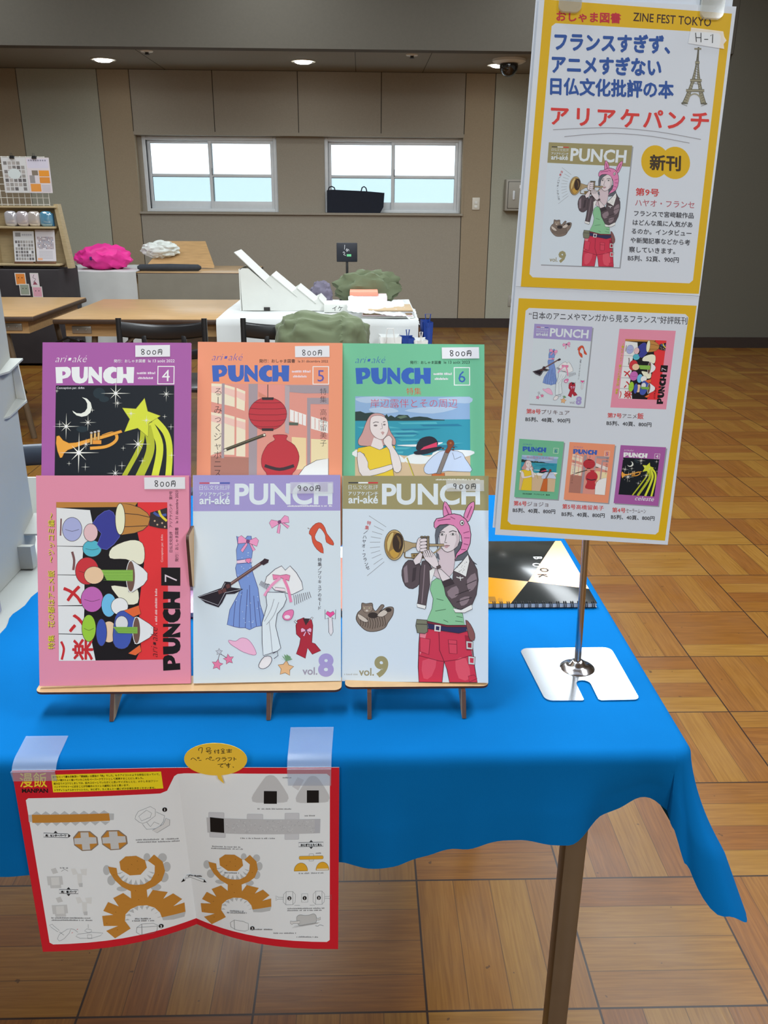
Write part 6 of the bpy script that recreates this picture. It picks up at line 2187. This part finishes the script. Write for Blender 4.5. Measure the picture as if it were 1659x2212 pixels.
# ================================================================ tables of the row behind
def folding_table(label, x0, x1, y0, y1, z=0.71, legs=True):
    t = thing('folding_table', label, 'table', ((x0 + x1) / 2, (y0 + y1) / 2, 0), 'wooden folding tables of the other booths')
    mb = MB()
    mb.box((x0, y0, z - 0.030), (x1, y1, z - 0.003), M_edge, 0.008)
    mb.build('table_edge', t, 'dark rubber edging')
    mb = MB()
    mb.box((x0 + .004, y0 + .004, z - 0.006), (x1 - .004, y1 - .004, z), M_oak, 0.002)
    mb.build('tabletop', t)
    mb = MB()
    mb.box((x0 + 0.05, y0 + 0.05, z - 0.10), (x1 - 0.05, y0 + 0.07, z - 0.03), M_oak)
    mb.box((x1 - 0.07, y0 + 0.07, z - 0.10), (x1 - 0.05, y1 - 0.05, z - 0.03), M_oak)
    mb.box((x0 + 0.05, y0 + 0.07, z - 0.10), (x0 + 0.07, y1 - 0.05, z - 0.03), M_oak)
    mb.build('apron', t)
    for (a, y) in ((x0 + 0.085, y0 + 0.044), (x1 - 0.19, y0 + 0.044)):
        mb = MB()
        mb.box((a, y, z - 0.085), (a + 0.105, y + 0.008, z - 0.045), M_steel, 0.006)
        for q in (0.03, 0.075):
            mb.box((a + q - .006, y - .003, z - 0.071), (a + q + .006, y + .002, z - 0.059), M_steel, 0.002)
        mb.build('corner_bracket', t)
    for (xa, xb, s) in ((x0 + 0.2, x0 + 0.12, 1), (x1 - 0.2, x1 - 0.12, -1)):
        for y in (y0 + 0.09, y1 - 0.09):
            MB().tube([(xa, y, z - 0.03), (xb, y, 0.0)], 0.017, M_leg, 12).build('leg', t)
        MB().tube([(xa + s * 0.28, y0 + 0.12, z - 0.05), (xa - s * 0.03, y0 + 0.12, 0.42)], 0.009, M_steel, 8).build('brace', t)
    return t


folding_table('bare wooden folding table at the far left, its dark right corner in view', -3.58, -1.79, 4.74, 5.70)
folding_table('wooden folding table, bare at its left end and white clothed at its right end', -1.655, 0.29, 4.64, 5.60)
folding_table('wooden folding table along the back wall under the pink bag', -2.72, -0.95, 7.72, 8.55)
mb = MB()
def wc(i, j):
    x = -0.778 + 1.085 * i
    if j < 0.55:
        y = 5.61 - (5.61 - 4.632) * j / 0.55
        return Vector((x, y, 0.7135 + 0.002 * math.sin(x * 19 + y * 7)))
    q = (j - 0.55) / 0.45
    return Vector((x, 4.632 - 0.012 * min(1, q * 20) - 0.014 * q * (1 + math.sin(i * 21 + 1)), 0.7135 - 0.004 * min(1, q * 20) - 0.30 * q))
mb.grid(wc, 60, 40, M_wcloth)
mb.grid(lambda i, j: Vector((0.307 + 0.012 * j * (1 + math.sin(i * 15)), 4.632 + 0.975 * i, 0.7135 - 0.26 * j)), 30, 10, M_wcloth)
tag(mb.build('tablecloth', base=(-0.24, 5.1, 0.71)), 'white cloth hanging over the right end of the wooden table behind', 'tablecloth')
mb = MB()
mb.grid(lambda i, j: Vector((-2.73 + 0.76 * i, 8.56 - 0.85 * min(1, j / 0.5) - 0.02 * max(0, j - 0.5) * (1 + math.sin(i * 17)), 0.7135 + 0.002 * math.sin(i * 20) - 0.68 * max(0, (j - 0.5) / 0.5))), 40, 30, M_wcloth)
tag(mb.build('tablecloth', base=(-2.35, 8.1, 0.71)), 'cream white cloth under the pink bag, hanging down the table by the back wall', 'tablecloth')
tag(MB().box((-1.955, 7.70, 0.30), (-0.97, 7.712, 0.70), mat('grey_skirt', (128, 124, 112), 0.9, var=0.05, nscale=8)).build('table_skirt'), 'grey skirt board on the front of the table by the back wall', 'skirt board')

M_pink = mat('pink_nylon', (228, 44, 146), 0.55, k=1.1, var=0.1, nscale=7, bump=0.2)
t = thing('pink_bag', 'bright pink soft bag lying on the white clothed table by the back wall', 'bag', (-2.33, 8.02, 0.715))
def pshape(p):
    return Vector((p.x, p.y, p.z * (1 - 0.25 * max(0, -p.x / 0.25)) + 0.008 * math.sin(p.x * 70 + p.z * 50)))
MB().blob((-2.33, 8.02, 0.815), (0.255, 0.16, 0.118), M_pink, 5, 0.16, 2.6, 4, 0.716, pshape).build('bag_body', t)
MB().box((-2.40, 7.845, 0.80), (-2.385, 7.868, 0.83), mat('dark_tag', (60, 40, 90), 0.5), 0.002).build('tag', t, 'small dark tag')
M_dkcloth = mat('dark_grey_cloth', (52, 56, 62), 0.85, var=0.1, nscale=20, bump=0.1)
mb = MB()
mb.tube([(-1.985, 7.84, 0.742), (-1.96, 7.84, 0.742), (-1.7, 7.845, 0.744), (-1.45, 7.85, 0.742), (-1.425, 7.85, 0.742)], [0.012, 0.028, 0.031, 0.028, 0.012], M_dkcloth, 16)
tag(mb.build('cushion_roll'), 'dark grey cloth roll lying on the edge of the table by the back wall', 'roll')
mb = MB()
mb.prism([(-1.98, 0), (-1.36, 0), (-1.47, 0.33), (-1.83, 0.33)], lambda a, b, d: Vector((a, 8.15 + b * 0.75 + d * 0.6, 0.718 + b * 0.62 + d)), 0, 0.02, M_oak)
tag(mb.build('wooden_board'), 'pale wooden board leaning on the table by the back wall under the bubble wrap', 'board')
M_bub = mat('bubble_wrap', (206, 212, 206), 0.35, var=0.05, nscale=60, bump=0.4)
tag(MB().blob((-1.86, 8.245, 0.875), (0.17, 0.06, 0.075), M_bub, 8, 0.25, 4, 4).build('bubble_wrap'), 'crumpled bubble wrap lying on the leaning wooden board', 'bubble wrap')

# cardboard step display and the goods round it on the white cloth
t = thing('step_display', 'white cardboard step display falling to the right on the white clothed table', 'display stand', (-0.45, 5.13, 0.715))
PROF = [(-.684, .716), (-.688, .94), (-.675, .95), (-.64, .95), (-.515, .845), (-.545, .885), (-.512, .912), (-.37, .795), (-.398, .822), (-.368, .842), (-.262, .755), (-.275, .770), (-.246, .785), (-.212, .748), (-.21, .716)]
for y in (4.98, 5.26):
    MB().prism(PROF, lambda a, b, d: Vector((a, d, b)), y, y + 0.004, M_card).build('side_panel', t)
for (a, b) in (((-.715, 1.035), (-.515, .846)), ((-.512, .912), (-.37, .796)), ((-.368, .842), (-.262, .757)), ((-.246, .785), (-.212, .75))):
    n_ = Vector((b[1] - a[1], 0, -(b[0] - a[0]))).normalized() * 0.004
    mb = MB()
    vs = [Vector((a[0], 4.975, a[1])), Vector((b[0], 4.975, b[1])), Vector((b[0], 5.27, b[1])), Vector((a[0], 5.27, a[1]))]
    mb.add(vs + [q - n_ for q in vs], [[0, 1, 2, 3], [7, 6, 5, 4], [0, 4, 5, 1], [1, 5, 6, 2], [2, 6, 7, 3], [3, 7, 4, 0]], M_card)
    mb.build('sloping_shelf', t)
MB().box((-0.694, 4.98, 0.716), (-0.688, 5.264, 0.945), M_card).build('back_panel', t)
MB().box((-0.56, 4.974, 0.717), (-0.525, 4.981, 0.735), M_dark).build('hand_slot', t, 'dark cut-out slot')

t = thing('white_box', 'flat white box with two handwritten characters lying beside the step display', 'box', (-0.13, 4.98, 0.715))
MB().box((-0.212, 4.90, 0.716), (-0.03, 5.10, 0.762), M_card, 0.003).build('box_body', t)
sh = Sheet(0.0003)
sh.text('イケ', 0, 0, 60, (40, 40, 40), 0.0)
mb = MB()
sh.emit(mb, lambda x, y, z: Vector((-0.165 + x / 1000, 4.8995 - z, 0.727 - y / 1000)))
mb.build('lettering', t, 'two dark characters', recalc=False)
M_sal = mat('salmon_card', (236, 148, 124), 0.6)
M_lil = mat('pale_pink_card', (226, 206, 210), 0.6)
for k, (x0, x1, m, lab) in enumerate(((-0.07, 0.10, M_sal, 'salmon coloured box lid behind the plastic wrapped stack'), (-0.045, 0.155, M_lil, 'pale pink box under the salmon lid behind the plastic wrapped stack'))):
    tag(MB().box((x0, 5.22 - k * .02, 0.775 - k * 0.058), (x1, 5.40, 0.80 - k * 0.026), m, 0.003).build('box'), lab, 'box')
for k in range(5):
    m = (M_card, M_lil, mat('brown_folder', (150, 128, 100), 0.7), M_greyp, mat('kraft', (170, 148, 116), 0.7))[k]
    tag(MB().box((0.0 + 0.004 * k, 4.67 + 0.003 * (k % 2), 0.716 + 0.009 * k), (0.285 - 0.006 * (k % 3), 4.95, 0.7235 + 0.009 * k), m, 0.001).build('paper_bundle'), 'flat bundle of papers in the stack under the crumpled plastic bag', 'papers', 'papers under the plastic bag')
from mathutils import noise as _nz
M_poly = clear('crumpled_plastic', (0.93, 0.95, 0.96), 0.32, 0.15, rgb=(226, 230, 232), gloss=0.16)
def plas(i, j):
    x = -0.075 + 0.39 * i
    y = 4.63 + 0.42 * j
    z = 0.785 - 0.03 * i - 0.03 * (1 - j) ** 3 - 0.05 * max(0, i - 0.8) / 0.2 + 0.016 * _nz.noise(Vector((x * 17, y * 15, 1))) + 0.012 * abs(_nz.noise(Vector((x * 40, y * 36, 7))))
    return Vector((x + 0.01 * _nz.noise(Vector((y * 20, 3, 0))), y, z))
tag(MB().grid(plas, 50, 50, M_poly).build('plastic_bag', recalc=False), 'crumpled clear plastic bag lying over a stack of papers on the white cloth', 'plastic bag')
M_bluebag = mat('blue_bag', (30, 62, 140), 0.5, k=1.1, var=0.06, nscale=10)
M_wbag = mat('white_bag', (214, 216, 214), 0.6, var=0.03, nscale=10)


def carrier(label, x0, x1, y0, y1, h, m, panel_, group):
    t = thing('carrier_bag', label, 'bag', ((x0 + x1) / 2, (y0 + y1) / 2, 0), group)
    mb = MB()
    def fn(i, j):
        a = i * 4
        e = 0.9 + 0.1 * (1 - j)
        pts = [(x0, y0), (x1, y0), (x1, y1), (x0, y1), (x0, y0)]
        k = min(3, int(a))
        f_ = a - k
        x = pts[k][0] + (pts[k + 1][0] - pts[k][0]) * f_
        y = pts[k][1] + (pts[k + 1][1] - pts[k][1]) * f_
        return Vector((x + 0.006 * math.sin(j * 9 + i * 20), y + 0.006 * math.sin(j * 7 + i * 26), 0.004 + h * j))
    mb.grid(fn, 48, 16, m)
    mb.box((x0, y0, 0.001), (x1, y1, 0.006), m)
    mb.build('bag_body', t)
    mb = MB()
    mb.tube([(x0 + .03, y0 - .004, h - .02), (x0 + .04, y0 - .006, h + .05), (x1 - .04, y0 - .006, h + .05), (x1 - .03, y0 - .004, h - .02)], 0.003, m, 6)
    mb.build('handle', t)
    if panel_:
        sh = Sheet(0.0004)
        sh.rect(0, 0, 46, 60, (228, 228, 226))
        r_ = random.Random(4)
        for k in range(9):
            for q in range(6):
                if r_.random() > 0.35:
                    sh.rect(4 + q * 7, 5 + k * 6, 4 + q * 7 + r_.uniform(2, 6), 8 + k * 6, (70, 70, 76))
        mb = MB()
        sh.emit(mb, lambda x, y, z: Vector((x1 - 0.06 + x / 1000, y0 - 0.010 - z, h - 0.085 - y / 1000)))
        mb.build('label_panel', t, 'white label with fine print', recalc=False)
    return t


carrier('white carrier bag with a printed label at the right end of the white clothed table', 0.095, 0.205, 4.46, 4.58, 0.64, M_wbag, True, 'carrier bags at the end of the table')
carrier('blue carrier bag standing between two white ones at the end of the table', 0.212, 0.275, 4.50, 4.60, 0.63, M_bluebag, False, 'carrier bags at the end of the table')
carrier('small white and blue carrier bag nearest the parquet at the end of the table', 0.280, 0.345, 4.48, 4.60, 0.62, M_wbag, True, 'carrier bags at the end of the table')
carrier('tall blue carrier bag standing behind the other bags at the table end', 0.335, 0.385, 4.66, 4.80, 0.69, M_bluebag, False, 'carrier bags at the end of the table')

t = thing('sign_board', 'small black sign board with pale script standing behind the goods on the white cloth', 'sign', (-0.085, 5.5, 0.715))
MB().box((-0.155, 5.55, 0.95), (-0.025, 5.56, 1.065), mat('black_board', (26, 30, 40), 0.5), 0.004).build('board', t)
MB().box((-0.098, 5.56, 0.716), (-0.082, 5.572, 1.0), M_blk, 0.002).build('post', t)
MB().box((-0.14, 5.53, 0.715), (-0.04, 5.60, 0.722), M_blk, 0.002).build('foot', t)
sh = Sheet(0.0004)
sh.line([(52, 12), (50, 40)], 2.2, (220, 222, 226))
sh.line([(58, 46), (66, 34), (64, 54), (74, 38), (78, 50)], 2.2, (220, 222, 226), smooth=3)
sh.line([(40, 60), (46, 54), (52, 62), (44, 70), (58, 76)], 2.2, (220, 222, 226), smooth=3)
sh.rect(64, 68, 92, 82, (110, 196, 140))
mb = MB()
sh.emit(mb, lambda x, y, z: Vector((-0.155 + x / 1000, 5.5495 - z, 1.065 - y / 1000)))
mb.build('lettering', t, 'pale script and a green patch', recalc=False)
tag(MB().blob((0.04, 5.43, 0.80), (0.20, 0.055, 0.11), M_olive, 9, 0.28, 3, 4, 0.717).build('folded_coat'), 'heap of olive green clothing behind the plastic bag on the white cloth', 'clothing')
tag(MB().blob((-0.245, 5.36, 0.775), (0.07, 0.045, 0.075), mat('grey_violet_cloth', (104, 100, 116), 0.9, var=0.1, nscale=10), 4, 0.25, 3, 4, 0.717).build('scarf'), 'grey violet cloth heaped at the low end of the step display', 'cloth')

# navy tote on the sill of the right window
M_tote = mat('navy_canvas', (24, 30, 44), 0.85, k=1.0, var=0.1, nscale=30)
t = thing('tote_bag', 'dark navy tote bag standing on the sill of the right window', 'bag', (-0.07, 9.5, 1.19))
mb = MB()
mb.prism([(-.36, 0), (.20, 0), (.235, .06), (.245, .2), (.05, .215), (-.30, .228), (-.358, .222)], lambda a, b, d: Vector((a, 9.47 + d, 1.1895 + b)), 0, 0.075, M_tote)
mb.build('bag_body', t)
for (a, b) in ((-0.345, -0.27), (0.0, 0.06)):
    MB().tube([(a, 9.475, 1.405), (a + .01, 9.472, 1.438), ((a + b) / 2, 9.47, 1.45), (b - .01, 9.472, 1.436), (b, 9.475, 1.40)], 0.006, M_tote, 8).build('handle', t)

# ================================================================ goods rack at the far left
M_wood2 = mat('pale_wood', (176, 158, 122), 0.6, var=0.1, nscale=12, stretch=(1, 1, 8))
M_wirew = mat('white_wire', (208, 206, 196), 0.4)
M_clipb = mat('black_clip', (28, 28, 30), 0.4)
RY = 7.2
tag(MB().box((-3.3, 7.10, 0.02), (-2.44, 7.62, 0.775), mat('dark_cloth', (48, 44, 46), 0.9, var=0.1, nscale=10), 0.01).build('display_plinth'), 'dark cloth covered plinth under the wooden goods rack', 'plinth')
t = thing('goods_rack', 'pale wooden goods rack with shelves and a wire grid at the far left', 'rack', (-2.66, 7.35, 0.775))
for (xa, xb) in ((-2.98, -2.99), (-2.455, -2.40)):
    MB().prism([(xb, .776), (xb + .035, .776), (xa + .03, 1.27), (xa, 1.27)], lambda a, b, d: Vector((a, d, b)), RY + .04, RY + 0.13, M_wood2).build('side_panel', t)
MB().box((-2.97, RY + 0.02, 1.240), (-2.43, RY + 0.13, 1.255), M_wood2, 0.002).build('shelf', t)
MB().box((-2.97, RY - 0.02, 1.085), (-2.455, RY + 0.13, 1.10), M_wood2, 0.002).build('shelf', t)
MB().box((-2.97, RY + 0.12, 0.78), (-2.43, RY + 0.13, 1.24), M_wood2).build('back_panel', t)
MB().box((-2.97, RY - 0.04, 0.80), (-2.44, RY + 0.13, 0.815), M_wood2, 0.002).build('shelf', t)
mb = MB()
for k in range(11):
    x = -2.95 + k * 0.047
    mb.tube([(x, RY + 0.03, 1.256), (x, RY + 0.03, 1.62)], 0.0028, M_wirew, 6)
for k in range(8):
    mb.tube([(-2.95, RY + 0.03, 1.265 + k * 0.05), (-2.48, RY + 0.03, 1.265 + k * 0.05)], 0.0028, M_wirew, 6)
mb.build('wire_grid', t, 'white wire grid')


def sheet_thing(name, label, x0, z0, w, h, y, draw, tilt=0.0, group=None, m=None, base=(206, 206, 206)):
    sh = Sheet(0.0003)
    draw(sh, w * 1000, h * 1000)
    mb = MB()
    fn = lambda a, b, z: Vector((x0 + a / 1000, y + (1 - b / (h * 1000)) * tilt - z, z0 + h - b / 1000))
    slab(mb, fn, 0, 0, w * 1000, h * 1000, -0.001, 0, mat('card_%d_%d_%d' % base, base, 0.5))
    sh.emit(mb, fn, 0.0002)
    return tag(mb.build(name, None, None, recalc=False), label, 'sheet', group)


def tiles(seed, nx, ny, cols, x0=0.06, y0=0.1, x1=0.94, y1=0.95):
    def d(sh, w, h):
        r_ = random.Random(seed)
        for j in range(ny):
            for i in range(nx):
                if r_.random() < 0.1:
                    continue
                a = w * (x0 + (x1 - x0) * (i + .1) / nx)
                b = h * (y0 + (y1 - y0) * (j + .1) / ny)
                c = cols[r_.randrange(len(cols))]
                sh.rect(a, b, a + w * (x1 - x0) / nx * 0.78, b + h * (y1 - y0) / ny * 0.78, c)
    return d


GRY = [(126, 122, 120), (150, 146, 142), (104, 100, 100), (170, 164, 160)]
def drawA(sh, w, h):
    tiles(1, 5, 7, GRY)(sh, w, h)
    sh.ell(w * .48, h * .46, w * .26, h * .15, (206, 214, 214), 20)
def drawB(sh, w, h):
    sh.rect(w * .05, h * .04, w * .95, h * .3, (206, 202, 216))
    for k in range(8):
        sh.rect(w * (.1 + .1 * k), h * .06, w * (.16 + .1 * k), h * .1, (140, 136, 150))
    for (a, b, c, d, col) in ((.5, .36, .94, .53, (226, 150, 60)), (.5, .55, .94, .72, (216, 142, 66)), (.08, .74, .52, .96, (222, 150, 74)), (.2, .36, .46, .5, (130, 118, 104)), (.08, .5, .3, .72, (150, 146, 146))):
        sh.rect(w * a, h * b, w * c, h * d, col)
    for k in range(5):
        sh.rect(w * .56, h * (.78 + .04 * k), w * .92, h * (.79 + .04 * k), (150, 146, 160))
sheet_thing('price_sheet', 'printed sheet of grey sample squares clipped at the top left of the goods rack', -2.805, 1.352, 0.19, 0.258, RY, drawA, 0, 'printed sheets on the goods rack')
sheet_thing('price_sheet', 'pink printed sheet with orange pictures clipped at the top of the goods rack', -2.614, 1.352, 0.18, 0.258, RY, drawB, 0, 'printed sheets on the goods rack', base=(212, 204, 208))
for k, x in enumerate((-2.716, -2.545)):
    mb = MB()
    mb.prism([(-.018, 0), (.018, 0), (.014, .02), (-.014, .02)], lambda a, b, d: Vector((x + a, d, 1.602 + b)), RY - .012, RY + .012, M_clipb)
    mb.tube([(x - .006, RY - .01, 1.62), (x - .006, RY - .012, 1.64), (x + .006, RY - .012, 1.64), (x + .006, RY - .01, 1.62)], 0.0015, M_clipb, 6)
    tag(mb.build('binder_clip'), ['black binder clip on the grey sample sheet at the top of the rack', 'black binder clip on the pink sheet at the top of the rack'][k], 'clip', 'binder clips on the rack')
M_foil = [clear('pack_%d' % k, (0.95, 0.95, 0.96), 0.25, 0.08, rgb=c, gloss=0.35) for k, c in enumerate(((206, 204, 210), (210, 200, 204), (214, 204, 196), (96, 170, 206)))]
for k, x in enumerate((-2.80, -2.705, -2.615, -2.52)):
    t = thing('wrapped_pack', ['grey goods pack in shiny film, leftmost on the rack shelf', 'pinkish goods pack in shiny film, second from the left on the rack shelf', 'cream goods pack in shiny film beside the blue one on the rack shelf', 'blue goods pack in shiny film at the right of the rack shelf'][k], 'pack', (x, RY, 1.10), 'shiny packs on the rack shelf')
    MB().blob((x, RY + 0.03, 1.158), (0.049, 0.028, 0.058), M_foil[k], k + 20, 0.10, 4, 3, 1.1005, lambda p: Vector((math.copysign(abs(p.x / .049) ** .5 * .049, p.x), p.y, math.copysign(abs(p.z / .058) ** .5 * .058, p.z)))).build('film_pack', t)
    MB().box((x - 0.04, RY + .066, 1.102), (x + 0.04, RY + 0.10, 1.20), mat('pack_card_%d' % k, ((150, 148, 156), (170, 150, 160), (176, 160, 140), (70, 130, 176))[k], 0.5), 0.003).build('backing_card', t)
def drawC(sh, w, h):
    tiles(5, 7, 6, GRY, .06, .3, .95, .97)(sh, w, h)
    sh.rect(w * .1, h * .05, w * .36, h * .18, (140, 138, 136))
    for k in range(5):
        sh.rect(w * (.42 + .1 * k), h * .09, w * (.5 + .1 * k), h * .15, (170, 170, 176))
def drawD(sh, w, h):
    tiles(6, 12, 9, [(150, 130, 140), (120, 112, 124), (170, 150, 150), (140, 140, 156)], .08, .22, .92, .62)(sh, w, h)
    for k in range(6):
        sh.rect(w * .14, h * (.68 + .045 * k), w * .84, h * (.69 + .045 * k), (150, 150, 160))
    sh.rect(w * .06, h * .9, w * .3, h * .97, (226, 170, 130))
sheet_thing('price_sheet', 'printed sheet of small grey pictures standing on the lowest shelf of the goods rack', -2.80, 0.832, 0.165, 0.232, RY - .01, drawC, 0.04, 'printed sheets on the goods rack')
sheet_thing('price_sheet', 'pale printed sheet with a speckled block standing at the right of the lowest rack shelf', -2.625, 0.835, 0.155, 0.24, RY - .005, drawD, 0.04, 'printed sheets on the goods rack', base=(210, 206, 210))
M_tray = mat('brown_tray', (104, 72, 52), 0.6, var=0.2, nscale=20)
for k, (a, b) in enumerate(((-2.80, -2.65), (-2.635, -2.47))):
    tag(MB().box((a, RY - 0.03, 0.8152), (b, RY - 0.012, 0.832), M_tray, 0.003).build('tray'), ['brown tray at the left on the lowest shelf of the goods rack', 'brown tray at the right on the lowest shelf of the goods rack'][k], 'tray', 'brown trays on the rack')
def face(c, k):
    def d(sh, w, h):
        sh.rect(w * .08, h * .07, w * .92, h * .93, c)
        if k == 2:
            sh.line([(w * .5, h * .12), (w * .35, h * .35), (w * .62, h * .45), (w * .3, h * .7)], w * .05, (110, 90, 96), smooth=4)
            sh.poly([(w * .5, h * .6), (w * .78, h * .86), (w * .22, h * .86)], (150, 80, 96))
        else:
            sh.ell(w * .34, h * .4, w * .05, w * .05, (50, 40, 36), 10)
            sh.ell(w * .66, h * .4, w * .05, w * .05, (50, 40, 36), 10)
    return d
for k, (x, z, w, h, c, lab) in enumerate(((-2.78, 0.655, 0.085, 0.095, (226, 140, 66), 'small orange picture card hanging on the dark plinth'), (-2.755, 0.575, 0.08, 0.09, (150, 158, 142), 'small grey green picture card hanging lowest on the dark plinth'),
                                      (-2.66, 0.645, 0.068, 0.105, (222, 210, 216), 'pale card with a drawn figure hanging on the dark plinth'), (-2.655, 0.56, 0.08, 0.085, (214, 160, 176), 'pink picture card hanging at the right on the dark plinth'))):
    sheet_thing('picture_card', lab, x, z, w, h, 7.092 - 0.002 * (k % 2), face(c, k), 0, 'picture cards on the plinth', base=(214, 212, 208))

# bags on the floor under the far left table
M_khaki = mat('khaki_canvas', (116, 104, 44), 0.85, var=0.12, nscale=8)
tag(MB().blob((-2.45, 5.25, 0.20), (0.34, 0.2, 0.22), M_khaki, 2, 0.12, 2.5, 4, 0.003).build('duffel_bag'), 'khaki yellow duffel bag on the floor under the far left table', 'bag')
t = thing('backpack', 'black backpack on the floor between the two wooden tables', 'bag', (-1.72, 5.2, 0))
MB().blob((-1.72, 5.2, 0.25), (0.17, 0.12, 0.26), M_blk, 6, 0.12, 2.5, 4, 0.003).build('bag_body', t)
MB().tube([(-1.78, 5.08, 0.45), (-1.79, 5.05, 0.52), (-1.72, 5.05, 0.55), (-1.66, 5.05, 0.52), (-1.67, 5.08, 0.45)], 0.008, M_blk, 8).build('handle', t)
